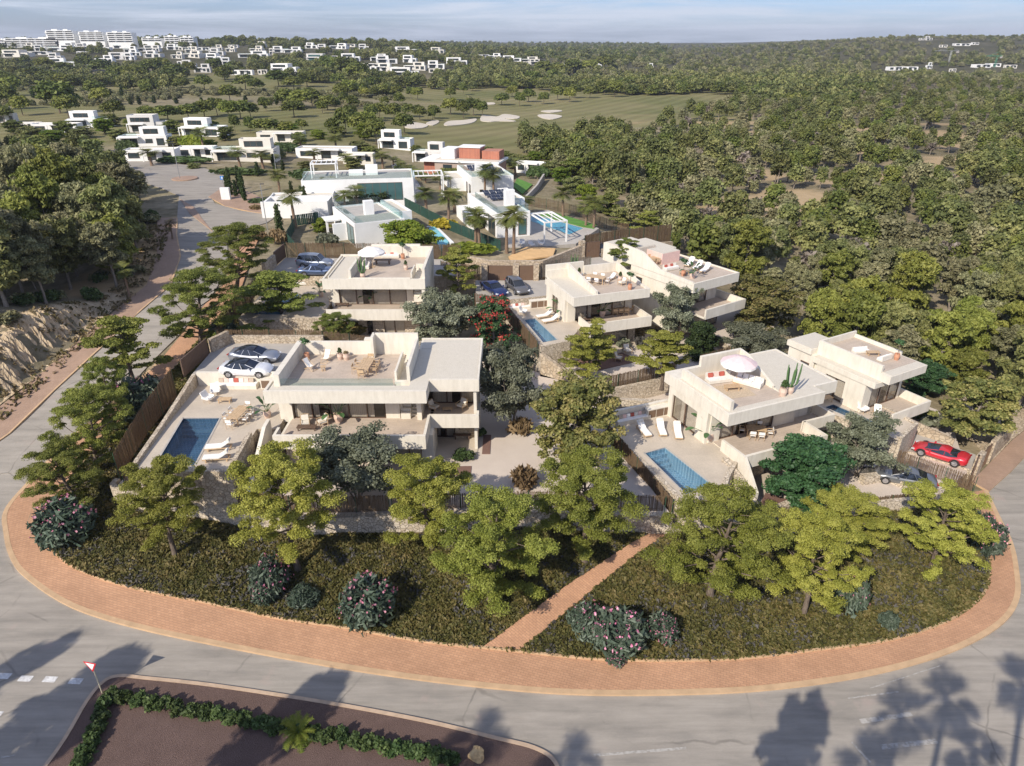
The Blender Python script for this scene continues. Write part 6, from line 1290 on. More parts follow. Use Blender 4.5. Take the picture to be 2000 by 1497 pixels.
def rails(par, pts, z, h=1.0):
    mb = MB(); ribbon(mb, pts, .02, lambda x, y: z, lambda x, y: z+h); mb.build('glass_railing', M['rail'], par)
def solar(par, x0, y0, n, z, step=1.15, L=2.0):
    for k in range(n):
        mb = MB(); mb.obox((x0+k*step, y0, z+.45), (1.05, L, .05), 0, tilt=.3); mb.build('solar_panel', M['solar'], par)
def openings_l(par, L, x, mat='pane_dark'):
    for y0, y1, z0, z1 in L:
        f = MB(); f.box(x-.06, x+.02, y0, y1, z0, z0+.07); f.box(x-.06, x+.02, y0, y1, z1-.07, z1); n = max(1, int((y1-y0)/1.3))
        for k in range(n+1): yy = y0+(y1-y0-.07)*k/n; f.box(x-.062, x+.02, yy, yy+.07, z0+.07, z1-.07)
        w = f.build('window', M['wood_dark'], par); p = MB(); p.box(x-.03, x+.01, y0+.05, y1-.05, z0+.05, z1-.05); p.build('pane', M[mat], w)
# white villa with glass-railed roof terrace, behind the rear-left villa
h = empty('villa', (-22.7, 98.2, 8.0), R_(27)); tag(h, 'white villa with a grey glass-railed roof and square chimney behind the rear-left villa', 'villa')
blocks(h, [(0, 7.6, 0, 13, -2, 3.4), (7.6, 9.6, 2.5, 12, -2, 3.9)]); openings_l(h, [(.7, 4.6, .1, 2.9), (7.6, 9.0, .9, 2.4)], 0, 'pane_teal')
mb = MB(); mb.box(.5, 7.2, .6, 12.6, 3.22, 3.3); mb.build('roof_terrace', M['concrete'], h)
rails(h, [(.3, .4), (7.4, .4), (7.4, 12.7), (.3, 12.7), (.3, .4)], 3.5)
mb = MB(); mb.box(3.2, 4.6, 5.4, 6.4, 3.3, 5.4); mb.build('chimney', M['white'], h)
mb = MB(); mb.box(-2.2, 0, 8.5, 11.5, 2.2, 2.45); mb.box(-2.2, -1.9, 8.6, 8.9, -1, 2.2); mb.box(-2.0, 0, 5.0, 5.4, -1, 2.6); mb.build('porch', M['white'], h)
# villa with the long glass front, above the stone-walled hedge
x, y = at(594, 402, 8.9); h = empty('villa', (x, y, 8.6), R_(9)); tag(h, 'wide white villa with a tall teal glass front and roof pergola beside the curved hedge', 'villa')
blocks(h, [(0, 19.5, 0, 10, -2, 4.5), (-5, 5.5, -3.4, 0, -2, 2.6)]); openings(h, [(9.6, 17.5, .8, 3.9)], 0, 'pane_teal'); openings(h, [(-4, -1, .2, 2.1), (.3, 4.7, .2, 2.2)], -3.4, 'pane_teal')
mb = MB(); mb.box(.4, 19.0, .4, 9.6, 4.35, 4.44); mb.build('roof_terrace', M['concrete'], h)
rails(h, [(.3, 9.7), (.3, .3), (19.2, .3), (19.2, 9.7)], 4.6); pergola(h, 1.5, 6, 3, 7, 4.4, 6.8)
pergola(h, 19.6, 25.0, 1, 6.5, 0, 4.6); mb = MB(); mb.box(11, 13.2, 5, 6, 4.4, 6.2); mb.build('chimney', M['white'], h)
mb = MB(); mb.box(8, 10.5, 4.8, 6.4, 4.4, 5.3); mb.build('roof_kitchen', M['white'], h)
x, y = at(520, 425, 9); h2 = empty('garden_wall', (x, y, 8.4), R_(4)); mb = MB(); mb.box(-.6, 10.2, 0, .35, -1, 3.1); mb.box(-.6, -.25, .35, 7, -1, 2.8); mb.box(3.5, 10.2, .35, 5, -1, 2.95); mb.build('wall', M['white'], h2); tag(h2, 'white garage wall facing the cul-de-sac below the wide glass-fronted villa', 'wall')
x, y = at(443, 393, 9); mb = MB(); mb.box(-.8, .8, -.3, .3, -.5, 2.5); o = mb.build('utility_cabinet', M['white']); o.location = (x, y, 8.9); tag(o, 'white utility block on the pavement beside a row of cypresses', 'utility cabinet')
# pool villa left of the sandy palm bed
h = empty('villa', (-2.4, 107.6, 6.8), R_(19)); tag(h, 'white villa with glass-railed roof and a big turquoise pool beside two leaning palms', 'villa')
blocks(h, [(0, 5.6, 0, 17, -2, 4.0), (5.6, 7.4, 7.5, 17, -2, 4.5)]); openings_l(h, [(.8, 4.4, .1, 3.1), (6.2, 8.0, .1, 2.6), (10, 12.4, .1, 2.6)], 0); openings(h, [(3.6, 5.0, .4, 3.0)], 0, 'pane_teal'); mb = MB(); mb.box(.4, 5.3, .5, 12.6, 3.85, 3.93); mb.build('roof_terrace', M['concrete'], h)
rails(h, [(.2, 12.7), (.2, .3), (5.4, .3), (5.4, 7.3)], 4.1); mb = MB(); mb.box(3.2, 4.8, 5.2, 6.2, 3.9, 6.5); mb.build('chimney', M['white'], h); solar(h, 2.6, 10.5, 4, 4.1); solar(h, 2.6, 13.8, 4, 4.1)
mb = MB(); mb.box(-2.6, -2.3, 5, 15, -1, 2.5); mb.box(-2.3, 0, 5, 15, 2.2, 2.5); mb.build('side_wing', M['white'], h)
hq = at(1104, 472, 7); o = empty('pergola', (*hq, 7.0), R_(19)); pergola(o, -3.6, .3, 0, 6.5, -.1, 3.1, 'pergola_frame'); tag(o, 'white open pergola standing over the end of the turquoise pool', 'pergola')
for k_, (u_, v_) in enumerate(((1020,481),(1038,484),(1056,482))): item('shell_chair', (*at(u_, v_, 6.97), 6.97), .6*k_, f'{ORD[k_]} white garden chair from the left on the grey terrace of the pool villa', 'chair', 'white garden chairs of the pool villa')
hp = at(1075, 447, 6.6); PT = [(at(1030,425,6.7)), at(1062,419,6.7), at(1150,440,6.7), at(1148,462,6.7), at(1105,470,6.7), at(1080,448,6.7)]
struct(surf('terrace', [at(925,482,6.8), at(1020,420,6.8), at(1070,412,6.8), at(1170,448,6.8), at(1125,478,6.8), at(1080,482,6.8), at(1000,486,6.8)], 6.95, 3, M['concrete'], 2))
PT = [at(1020,426,7), at(1048,421,7), at(1138,446,7), at(1112,458,7)]
o = empty('swimming_pool', (0, 0, 0)); b = surf('basin', PT, 6.99, 3, M['pooltile_light'], 0, parent=o); b2 = surf('water', PT, 7.03, 2, M['water'], 0, parent=o); KIDS[o.name] = [b, b2]; tag(o, 'big turquoise pool with a white pergola at its edge', 'swimming pool')
struct(surf('lawn', [at(1052,420,7), at(1085,416,7), at(1165,440,7), at(1160,447,7), at(1135,443,7)], 7.02, 3, M['turf'], .1)); struct(surf('lawn', [at(1010,352,6), at(1040,365,6), at(1020,388,6), at(1002,372,6)], off(.3), 3, M['turf'], .2))
PT = [at(838,455,7.4), at(848,450,7.4), at(876,478,7.4), at(862,494,7.4)]
o = empty('swimming_pool', (0, 0, 0)); b = surf('basin', PT, lambda x, y: T0(x, y)+.35, 3, M['pooltile_light'], .3, parent=o); KIDS[o.name] = [b]; mb = MB(); ribbon(mb, [at(834,446,7.6), at(852,447,7.6), at(884,478,7.6)], .5, lambda a, b: 6, lambda a, b: 7.9); mb.build('coping', M['white'], o); tag(o, 'small turquoise pool beside the round green tree behind the rear-left villa', 'swimming pool')
# solar villa and its brick neighbours along the lane
h = empty('villa', (-8.0, 138.6, 6.6), R_(15)); tag(h, 'white villa with rows of solar panels on its curved-corner roof', 'villa')
blocks(h, [(0, 8.6, 0, 15, -2, 4.4), (-3, 0, 6, 15, -2, 3.2)]); openings_l(h, [(.8, 2.6, .2, 2.8), (4, 5.4, .2, 2.8)], 0); openings(h, [(1.6, 2.3, 1.2, 2.0)], 0); solar(h, 1.8, 9.8, 5, 4.2, 1.15, 2.6); solar(h, 3.6, 4.6, 4, 4.2); mb = MB(); mb.box(2.2, 3.6, 6.2, 7.2, 4.3, 6.2); mb.build('chimney', M['white'], h); rails(h, [(.2, 14.6), (.2, .2), (8.4, .2)], 4.5)
x, y = at(850, 345, 7.0); h = empty('unfinished_house', (x, y, 7.0), R_(-14)); tag(h, 'unfinished house of raw red brick with white slabs among the white villas', 'house')
mb = MB(); mb.box(0, 15, 0, .4, -1, 3.3); mb.box(14.6, 15, .4, 8, -1, 3.3); mb.box(0, .4, .4, 8, -1, 3.3); mb.box(.4, 14.6, 7.6, 8, -1, 3.3); mb.box(5, 10, 3, 7, 3.8, 6.2); mb.box(10.5, 14.6, 3, 7.4, 3.8, 5.6); mb.box(-3, 0, 1, 7, -1, 3.3); mb.build('wall', M['redbrick'], h)
mb = MB(); mb.box(-3.4, 15.4, -.4, 8.4, 3.3, 3.7); mb.box(4.8, 10.2, 2.8, 7.2, 6.2, 6.4); mb.box(1, 4.2, 2, 7, 3.7, 5.9); mb.build('slab', M['white'], h); mb = MB(); mb.box(0, 15, .2, 7.8, 3.7, 3.76); mb.build('screed', M['gravel_roof'], h)
openings(h, [(2, 4.2, .1, 2.8), (6, 8.4, .1, 2.8), (10, 13, .1, 2.8)], 0)
MID = [(838,318,60,'white villa with a terrace box above the unfinished brick house',-16,0),(772,292,62,'white villa with a roof pergola half hidden by a big pine',-10,1),(634,312,112,'long white villa behind the palms with a wooden door',-4,2),(478,316,116,'white villa with a roof terrace behind three palms',4,0),
 (295,316,96,'low angular white villa wall beside the cul-de-sac',6,2),(282,287,88,'white villa with a small solar array above the cul-de-sac',8,0),(290,259,70,'white villa with a row of tilted panels on its roof',4,3),(394,267,80,'white villa with a flat pergola frame on its roof',-6,1),
 (175,250,76,'white two-storey villa with a square window behind the left wood',6,1),(108,260,84,'long low white villa behind the left wood',4,2),(12,240,34,'white villa cut by the left edge of the photo',0,3),(547,278,88,'low white villa with a grey roof among palms',0,2),(1035,340,60,'low grey-white block with a garden wall behind the solar villa',-20,2),(60,257,40,'small low white house behind the left wood',4,2),(385,310,70,'low white house with dark panels right of the angular villa',4,2),
 (700,322,60,'low white annex behind the palms of the wide glass-fronted villa',-4,2)]
for u, v, wp, lb, rz, st in MID: far_villa(u, v, wp, lb, R_(rz), st)
struct(surf('garden', [at(993,503,7), at(1030,484,7), at(1085,484,7), at(1080,500,7), at(1000,512,7)], off(.35), 2, M['soil'] if False else flat('orange_sand', (.62, .40, .19), .95, .1, 1), .2))
wall('stone_wall', [at(700,408,8), at(745,397,8), at(785,385,8), at(800,372,8)], .5, 5, 9.6, 'stone_pale', 'curved stone retaining wall under the clipped hedge')
o = MB(); rng = np.random.default_rng(5); P = smooth_poly([at(688,403,9.4), at(745,391,9.6), at(785,376,9.6), at(800,362,9.6), at(790,345,9.4), at(775,338,9.4)], 12); P = np.array(P)
C = np.column_stack([P, np.full(len(P), 10.2)]); clump_leaves(o, rng, C, np.full((len(P), 3), .9), 70, .3, -.9); o = o.build('hedge', M['leaf_cypress'], attr=True); tag(o, 'clipped dark hedge curving above the stone retaining wall', 'hedge')
for k, (pl, lb) in enumerate((([at(583,493,8.6), at(560,470,8.6), at(578,440,8.8)], 'dark green screened fence below the cul-de-sac'), ([at(660,425,8.2), at(745,410,8)], 'dark green screened fence behind the white villa with the chimney'), ([at(770,400,7.6), at(880,455,7.2), at(978,492,6.9)], 'long dark green screened fence beside the small turquoise pool'), ([at(570,438,8.9), at(626,430,8.9)], 'short dark green fence right of the cypresses'))):
    fence(pl, 1.7, lb, group='dark green screened fences', mat='green_net', w=.3, step=.3, post=3.5, name='screen_fence', jit=0)
fence([at(1020,402,6.6), at(1080,412,6.3), at(1130,424,6), at(1185,446,5.8), at(1230,455,5.6)], 1.9, 'long brown post fence along the wood behind the turquoise pool', w=.12, step=.24, mat='slat', group=None)
wall('garden_wall', [at(1025,400,6.2), at(1048,375,6.2), at(1062,352,6.2)], .4, 3, 7.6, 'concrete', 'grey garden wall running uphill behind the bright lawn')
wall('garden_wall', [at(595,402,9) , at(560,392,9.1), at(520,398,9.2)], .3, 7, 9.9, 'concrete', 'low grey wall beside the cul-de-sac cypresses')
# long blocks of flats on the ridge
def flats(u0, u1, vb, vt, storeys, label):
    Y = 960.; vv = vb; a, dy, dz = ray((u0+u1)/2, vv); t = Y/dy; x = a*t; z = CAM_H+dz*t; d = t; W = (u1-u0)*d/FPX; Hh = (vb-vt)*d/FPX*1.02
    o = empty('apartment_block', (x, Y, z), 0); mb = MB(); mb.box(-W/2, W/2, 1.6, 14, -8, Hh-.4); mb.build('wall', M['white'], o); sh = Hh/storeys
    for k in range(storeys):
        ins = W*.04*(k % 3); s = MB(); s.box(-W/2+ins, W/2-ins*.6, 0, 1.6, sh*k+sh*.72, sh*k+sh*.8); s.box(-W/2+ins, W/2-ins*.6, -.15, 0, sh*k+sh*.72, sh*k+sh*1.06); s.build('balcony', M['white'], o)
        p = MB(); n = max(3, int(W/9))
        for q in range(n): xx = -W/2+W*(q+.15)/n; p.box(xx, xx+W/n*.7, 1.5, 1.62, sh*k+sh*.1, sh*k+sh*.7)
        p.build('window_band', M['pane_dark'], o)
    mb = MB(); mb.box(-W*.3, -W*.1, 4, 9, Hh-.4, Hh+1.5); mb.box(W*.12, W*.28, 4, 9, Hh-.4, Hh+1.5); mb.build('roof_room', M['white'], o)
    return tag(o, label, 'apartment block')
flats(12,116,96,78,5,'longest white apartment block, stepped, at the left end of the ridge'); flats(91,145,79.5,62.5,5,'white apartment block standing highest above the longest one'); flats(155,203,81,65,5,'second tall white apartment block on the ridge from the left'); flats(210,259,83,66,5,'third tall white apartment block on the ridge, right of the others')
flats(276,314,80.5,75,2,'low long white block on the skyline right of the tall blocks'); flats(0,14,96,80,4,'pale apartment block cut by the left edge of the photo'); flats(322,350,87,73.5,4,'small stepped white block right of the low long one'); flats(352,378,86,74.5,3,'last white block on the ridge among treetops')
HV = [(30,112,52,3),(118,100,46,0),(68,108,50,2),(118,130,52,1),(108,118,26,3),(198,99,34,2),(188,90,40,0),(236,117,48,1),(254,103,24,0),(254,118,18,3),(284,101,34,0),(298,113,34,1),(302,126,30,2),(340,98,26,1),(346,115,22,0),(372,113,40,0),(374,104,24,0),(398,99,22,2),(386,112,30,2),
 (358,128,24,2),(370,134,26,1),(396,142,30,0),(424,99,20,0),(455,94,20,2),(495,113,56,0),(500,102,26,0),(532,108,10,3),(572,104,34,0),(505,92,26,0),(574,90,22,2),(608,95,24,1),(622,120,46,3),(650,117,20,2),(554,142,50,3),(472,147,42,2),(513,146,18,2),(570,149,30,2),(660,96,34,0),(680,92,28,2),(740,120,32,0),(756,124,40,1),(800,123,26,3),(796,103,46,1),(854,104,26,3),(892,127,40,3),(810,137,42,0),(790,150,56,3),(738,139,30,2),(756,140,40,1),(722,133,40,2),(852,143,28,2),(852,134,32,1),(890,90,14,2),(915,93,24,2),(944,113,24,2),(965,115,26,0),(1000,120,36,1),(1035,122,38,0),(1040,127,44,2),(1108,132,38,2),(1152,132,46,0),(1270,136,12,0),(1750,138,32,2),(1776,138,30,2),(1815,135,12,0),(1920,133,36,2),(1940,131,26,2),(1974,134,22,2),(1860,142,12,2),(1842,93,14,2),(1880,90,30,2),(1905,88,14,2),(1800,79,10,2),(1815,79,12,1),(715,86,18,2),(763,91,14,2)]
rgh = np.random.default_rng(8)
for k_ in range(44):
    u_ = int(rgh.uniform(0, 1)**1.1*720); v_ = int(rgh.uniform(90, 132) if k_ % 3 else rgh.uniform(88, 104))
    if all(abs(u_-h_[0]) > 13 or abs(v_-h_[1]) > 6 for h_ in HV): HV.append((u_, v_, int(rgh.uniform(18, 36)), int(rgh.integers(0, 4))))
for i, (u, v, wp, st) in enumerate(sorted(HV)):
    side = 'on the wooded hillside' if u < 1300 else 'in the far right wood'
    hh = 1.0
    far_villa(u, v, wp, f"{'two-storey' if st in (1,3) else 'low'} white villa {side}, {ordn(i)} from the left", R_((i*37) % 30-15), st, group='white villas far behind the golf course', pane='pane_teal' if (u, v) == (622, 120) else 'pane_dark', hscale=1.3)
# two tower cranes, lamp posts, signs
def crane(u, v, hpx, jl, label, col):
    x, y = hit(u, v); z = T0s(x, y); d = dep(x, y, z); Hc = hpx*d/FPX; o = empty('tower_crane', (x, y, z), R_(10)); m = MB()
    for sx in (-.6, .6):
        for sy in (-.6, .6): m.tube([(sx, sy, 0), (sx, sy, Hc)], .12, 4)
    n = int(Hc/2.4)
    for k in range(n): m.tube([(-.6, -.6, k*2.4), (.6, -.6, (k+1)*2.4)], .08, 3); m.tube([(-.6, .6, (k+1)*2.4), (-.6, -.6, k*2.4)], .08, 3)
    m.build('mast', col, o); j = MB(); J = jl*d/FPX; j.tube([(J*.35, 0, Hc), (-J*.8, 0, Hc)], .3, 4); j.tube([(J*.35, 0, Hc+.1), (0, 0, Hc+4), (-J*.6, 0, Hc+.2)], .12, 4)
    j.build('jib', col, o); c = MB(); c.box(J*.25, J*.35, -.8, .8, Hc-2.2, Hc-.3); c.build('counterweight', M['concrete'], o); return tag(o, label, 'crane')
crane(1942,132,20,30, 'green tower crane above the distant villas at the right', flat('green_crane_steel', (.03, .25, .16), .5)); crane(1853,122,20,46, 'grey tower crane left of the green one', M['metal'])
def lamp(x, y, h, label):
    z = T(x, y); o = empty('street_lamp', (x, y, z)); p = MB(); p.tube([(0, 0, 0), (0, 0, h)], [.08, .05], 6); p.build('pole', M['metal'], o); q = MB(); q.obox((.25, 0, h+.02), (.6, .22, .1)); q.build('lamp_head', M['plastic'], o); return tag(o, label, 'street lamp', 'street lamps round the cul-de-sac')
lamp(*at(352,352,9.2), 7, 'street lamp on the round traffic island'); lamp(*at(236,342,9.3), 5, 'street lamp at the far left of the cul-de-sac'); lamp(*at(522,446,8.8), 7, 'street lamp below the villa entrance, nearest the front'); lamp(*at(545,372,9), 7, 'street lamp beside the white garage wall')
x, y = at(438, 372, 9.1); o = empty('information_sign', (x, y, T(x, y))); p = MB(); p.tube([(0, 0, 0), (0, 0, 2.6)], .05, 6); p.build('pole', M['metal'], o); p = MB(); p.box(-.35, .35, -.04, -.01, 1.9, 2.6); p.build('panel', M['signblue'], o); p = MB()
p.box(-.2, .2, -.06, -.045, 2.2, 2.3); p.box(-.05, .05, -.058, -.043, 2.0, 2.5); p.build('symbol', M['signwhite'], o); tag(o, 'small blue square sign on a pole before the cypress row', 'sign')
# give-way sign at the corner of the planting bed
x, y = at(200, 1354, .15); z = T0s(x, y)+.1; o = empty('yield_sign', (x, y, z), R_(-12)); p = MB(); hz = zat(x, y, 1300)-z; p.tube([(0, 0, -.2), (0, 0, hz+.1)], .035, 8); p.build('pole', M['polepaint'], o)
tri = lambda s, y0, y1, mb, c: mb.add([(-s, y0, c+s*.55), (s, y0, c+s*.55), (0, y0, c-s*1.18), (-s, y1, c+s*.55), (s, y1, c+s*.55), (0, y1, c-s*1.18)], [(0, 2, 1), (3, 4, 5), (0, 1, 4, 3), (1, 2, 5, 4), (2, 0, 3, 5)])
p = MB(); tri(.43, -.07, -.045, p, hz+.05); p.build('border', M['signred'], o); p = MB(); tri(.30, -.078, -.072, p, hz+.06); p.build('face', M['signwhite'], o); p = MB(); tri(.43, -.043, -.036, p, hz+.05); p.build('back_plate', M['metal'], o); tag(o, 'red and white triangular give-way sign on a pale pole at the planting bed corner', 'sign')
# boulder at the bottom edge
rng = np.random.default_rng(9); mb = MB(); V = []; 
for i in range(9):
    for j in range(12): th = math.pi*i/8; ph = 2*math.pi*j/12; r = 1+.22*math.sin(3*ph+i)+rng.uniform(-.12, .12); V.append((r*.42*math.sin(th)*math.cos(ph), r*.36*math.sin(th)*math.sin(ph), .3+.62*math.cos(th)*(1+.1*math.sin(ph*2))))
i = np.arange(8)[:, None]*12; j = np.arange(12)[None, :]; j2 = (j+1) % 12; mb.add(V, np.stack([i+j, i+12+j, i+12+j2, i+j2], -1).reshape(-1, 4))
o = mb.build('boulder', flat('ochre_boulder', (.46, .33, .17), .9, .25, 4, bmp=.6)); x, y = at(932, 1478, .3); o.location = (x, y, T0s(x, y)+.1); tag(o, 'ochre boulder at the bottom end of the planting bed', 'rock')
# ------------------------------------------------------------------ the pines and other trees round the villas
def gz0(s): return [tuple(float(t) for t in q.split(',')) for q in s.split()]
def pine_maker(seed, H, Rc, cb, **k): return lambda: tree_parts(seed, H, Rc, cb, **k)
FP = dict(nl=38, leaf=.068, nleaf=330, pad=(.46, .30), lean=.06, prof=lambda t: math.sin(math.pi*min(1, .2+.72*t))**.8)
VAR = {'a': (11, .34), 'b': (23, .24), 'c': (37, .16), 'd': (41, .32)}
LAYER = dict(nl=22, leaf=.13, nleaf=170, pad=(.62, .17), lean=.04, prof=lambda t: (1-.62*t)*(1.0 if t > .06 else .8))
for k, (s, cb) in VAR.items(): pass
def place_px(ub, vb, vt, wpx, zb=None):
    if zb is None:
        x, y = hit(ub, vb)
        for _ in range(6):
            z = T(x, y); x, y = at(ub, vb, z)
    else: x, y = at(ub, vb, zb)
    z = T(x, y) if zb is None else zb
    top = zat(x, y, vt); H = (top-z)*.93; d = dep(x, y, z+H*.6); return x, y, z, H, wpx*d/FPX/2
def fpine(ub, vb, vt, wpx, label, var='a', layer=False, zb=None, leaf='leaf_pine', rz=None, kind='pine_tree'):
    x, y, z, H, R = place_px(ub, vb, vt, wpx, zb); s, cb = VAR[var]; H0, R0 = 8.0, 3.4
    mk = pine_maker(s+(100 if layer else 0), H0, R0, cb, **(LAYER if layer else FP))
    rz = rz if rz is not None else (ub*.37) % 6.28
    return rec_tree(kind, ('fp', var, layer), mk, (x, y, z-.1), rz, (R/R0, R/R0, H/H0), label, 'pine tree', 'young pines round the villas', leaf=leaf)
fpine(345,1090,905,165,'small pine on the heath bank below the left end of the dark blue pool', 'a')
fpine(584,1118,878,205,'pine with a long bare trunk before the outdoor stairs of the front-left villa', 'a')
fpine(846,1075,872,190,'pine whose crown overlaps the gravel garden edge, behind the widest yellow-green one', 'b')
fpine(958,1178,948,235,'wide bushy yellow-green pine left of the diagonal brick path', 'c')
fpine(1143,1102,893,205,'pine with a thick leaning trunk just left of the top of the brick path', 'a')
fpine(1385,1168,950,240,'largest pine, right of the brick path in front of the light-blue pool', 'c')
fpine(1648,1080,950,175,'small pine in front of the curving reed screen', 'd')
fpine(1568,1205,1010,190,'pine with a forked trunk beside the pink oleander on the right bank', 'b')
fpine(1818,1110,935,168,'pine below the silver saloon at the right end of the bank', 'c')
fpine(165,1000,860,150,'pine above the pink oleander at the far left bend of the pavement', 'b', leaf='leaf_pine2')
fpine(190,930,748,165,'dense pine against the left road, second from the bend', 'b', leaf='leaf_pine2')
fpine(272,778,602,145,'slender pine in front of the plain brown driveway', 'd', True, leaf='leaf_pine2')
fpine(393,695,512,170,'tall pine on the grass verge left of the reed screens', 'b', leaf='leaf_pine2')
fpine(462,575,428,150,'pine reaching over the left road behind the tall verge pine', 'b', leaf='leaf_pine2')
fpine(560,655,520,160,'spreading pine in front of the rear-left pool', 'd', True, zb=4.2, leaf='leaf_pine2')
fpine(648,690,607,88,'small dense pine against the stone ground floor of the rear-left villa', 'b', zb=4.2, leaf='leaf_pine2')
fpine(893,600,478,82,'pine between the rear-left villa and the wide brown gate', 'd', True, leaf='leaf_pine2')
fpine(1146,745,628,104,'layered pine left of the wicker chairs', 'c', True, zb=2.6)
fpine(1292,760,640,118,'layered pine right of the wicker chairs', 'a', True, zb=2.6)
fpine(1216,548,462,76,'small layered pine beside the dark grey hatchback', 'a', True, zb=7.6, leaf='leaf_pine2')
fpine(1368,520,462,58,'small layered pine behind the rear-right roof', 'a', True, leaf='leaf_pine2')
fpine(1262,485,405,66,'layered pine at the end of the tall dark slat fence', 'a', True, leaf='leaf_pine2')
fpine(235,860,690,90,'low pine crown squeezed behind the dense left-road pine', 'c', leaf='leaf_pine2')
# olives and broadleaved trees
def otree(ub, vb, vt, wpx, label, key, seed, H0, R0, cb, lmat, cat='tree', name='broadleaf_tree', zb=None, bark='bark_grey', group=None, **k):
    x, y, z, H, R = place_px(ub, vb, vt, wpx, zb)
    return rec_tree(name, key, pine_maker(seed, H0, R0, cb, **k), (x, y, z-.1), (ub*.7) % 6.28, (R/R0, R/R0, H/H0), label, cat, group, bark=bark, leaf=lmat)
OL = dict(multi=4, nl=28, leaf=.13, nleaf=150, pad=(.62, .5), prof=lambda t: .75+.35*math.sin(math.pi*min(1, t+.1)))
ol = lambda ub, vb, vt, w, lb, sd=5, zb=3.0, leaf='leaf_olive': otree(ub, vb, vt, w, lb, ('olive', sd), sd, 5.0, 2.6, .25, leaf, 'olive tree', 'olive_tree', zb, group='grey-green olive trees in the gardens', **OL)
ol(700,985,850,180,'wide olive tree in front of the long balcony of the front-left villa'); ol(1000,835,672,150,'tall olive tree in the gravel garden right of the front-left villa', 6)
ol(872,690,570,140,'olive tree between the rear-left and front-left villas', 5, 3.2); ol(1322,668,548,100,'olive tree between the middle and the rear-right villa', 6, 3.2); ol(1465,712,632,125,'low wide olive tree behind the front-right villa', 5, 1.2)
ol(1672,930,803,140,'olive tree above the glossy dark-green tree, beside the shaded pool', 6, 1.2); ol(960,765,668,70,'small olive behind the right wing of the front-left villa', 5, 3.0)
BR = dict(nl=30, leaf=.15, nleaf=190, pad=(.62, .45), lean=.03, prof=lambda t: math.sin(math.pi*min(1, .2+.72*t))**.5)
otree(1568,985,862,160,'round glossy dark-green tree at the corner of the front-right balcony', 'carob', 8, 4.5, 2.4, .12, 'leaf_dark', zb=1.2, **BR)
FG = dict(nl=30, leaf=.17, nleaf=120, pad=(.65, .45), lean=.04, prof=lambda t: .55+.55*math.sin(math.pi*min(1, .1+.8*t)))
otree(1120,905,728,175,'large mottled green-yellow tree in the gravel garden beside the slat fence', 'fig', 9, 6, 2.9, .18, 'leaf_fig', zb=3.0, **FG)
otree(1890,855,730,140,'mottled round tree above the red sports car', 'fig', 9, 6, 2.9, .18, 'leaf_fig', zb=.9, **FG); otree(1483,655,535,140,'mottled broad tree right of the rear-right villa balcony', 'fig', 9, 6, 2.9, .18, 'leaf_fig', zb=2.5, **FG); otree(1800,770,705,75,'dark rounded tree behind the far-right villa', 'carob', 8, 4.5, 2.4, .12, 'leaf_dark', zb=.9, **BR)
CN = dict(nl=30, leaf=.15, nleaf=150, pad=(.55, .42), lean=.02, prof=lambda t: 1-.75*t)
otree(1366,722,622,78,'dark conical evergreen between the terraced gardens', 'cone', 12, 6, 1.9, .08, 'leaf_cypress', zb=1.2, bark='bark', **CN)
x, y, z, H, R = place_px(968, 700, 582, 95, 3.0); tk, cr = tree_parts(15, H, R, .15, nl=26, leaf=.15, nleaf=110, pad=(.6, .45)); fl = MB(); rg = np.random.default_rng(4); C = np.concatenate([cr.V[0][::4]]) ; sel = rg.integers(0, len(C), 2600); cl = _vnoise(C[sel, 0]*1.6+50, C[sel, 2]*1.6+C[sel, 1]*1.2+50, 3) > .52; sel = sel[cl]; fl.leaves(C[sel]*np.array([1.06, 1.06, 1.02])+np.array([0, -.1, .08]), rg.normal(size=(len(sel), 3))+np.array([0, -.6, .8]), .16, rg)
o = empty('flowering_tree', (x, y, z)); tk.build('trunk', M['bark_grey'], o); cr.build('crown', M['leaf_dark'], o, attr=True); fl.build('flowers', M['leaf_red'], o, attr=True); tag(o, 'dark tree covered in red blossom between the rear-left and middle villas', 'flowering tree')
rb = lambda u, v, vt, w, lb: otree(u, v, vt, w, lb, 'bright', 18, 4.5, 2.6, .1, 'leaf_bright', nl=28, leaf=.2, nleaf=110, pad=(.7, .5))
rb(800,505,430,105,'big round bright-green tree behind the white villa with the chimney'); rb(628,455,425,34,'bright yellow-green shrub tree left of the white villa with the chimney')
# bushes round the road
def ob(u, v, w, h, lb, fl=True, sd=1, zo=0, leaf='leaf_oleander'):
    x, y = hit(u, v); z = T(x, y); x, y = at(u, v, z); d = dep(x, y, z); R = w*d/FPX/2; Hh = h*d/FPX
    return bush('oleander' if fl else 'shrub', sd+(0 if fl else 50), 1.5, 2.2, (x, y, z), lb, 'oleander' if fl else 'shrub', 'oleander bushes on the verge' if fl else None, leaf, 'leaf_pinkf' if fl else None, 4200, .115, 3.4, 130, (u % 6), (R/1.5, R/1.5, Hh/2.2))
ob(138,1055,120,95,'pink oleander at the far left bend of the pavement'); ob(292,822,105,100,'pink oleander beside the dark brown slat fence of the front-left villa', sd=2); ob(530,1160,80,85,'tall pink oleander under the bare-trunked pine', sd=2); ob(720,1208,120,100,'wide pink oleander in the middle of the left bank')
ob(1148,1235,85,62,'left bush of the oleander trio by the brick path', sd=2); ob(1205,1262,125,85,'middle and biggest bush of the oleander trio by the brick path'); ob(1290,1248,65,62,'right bush of the oleander trio by the brick path', sd=2); ob(1200,1298,40,45,'small oleander in front of the oleander trio', sd=2)
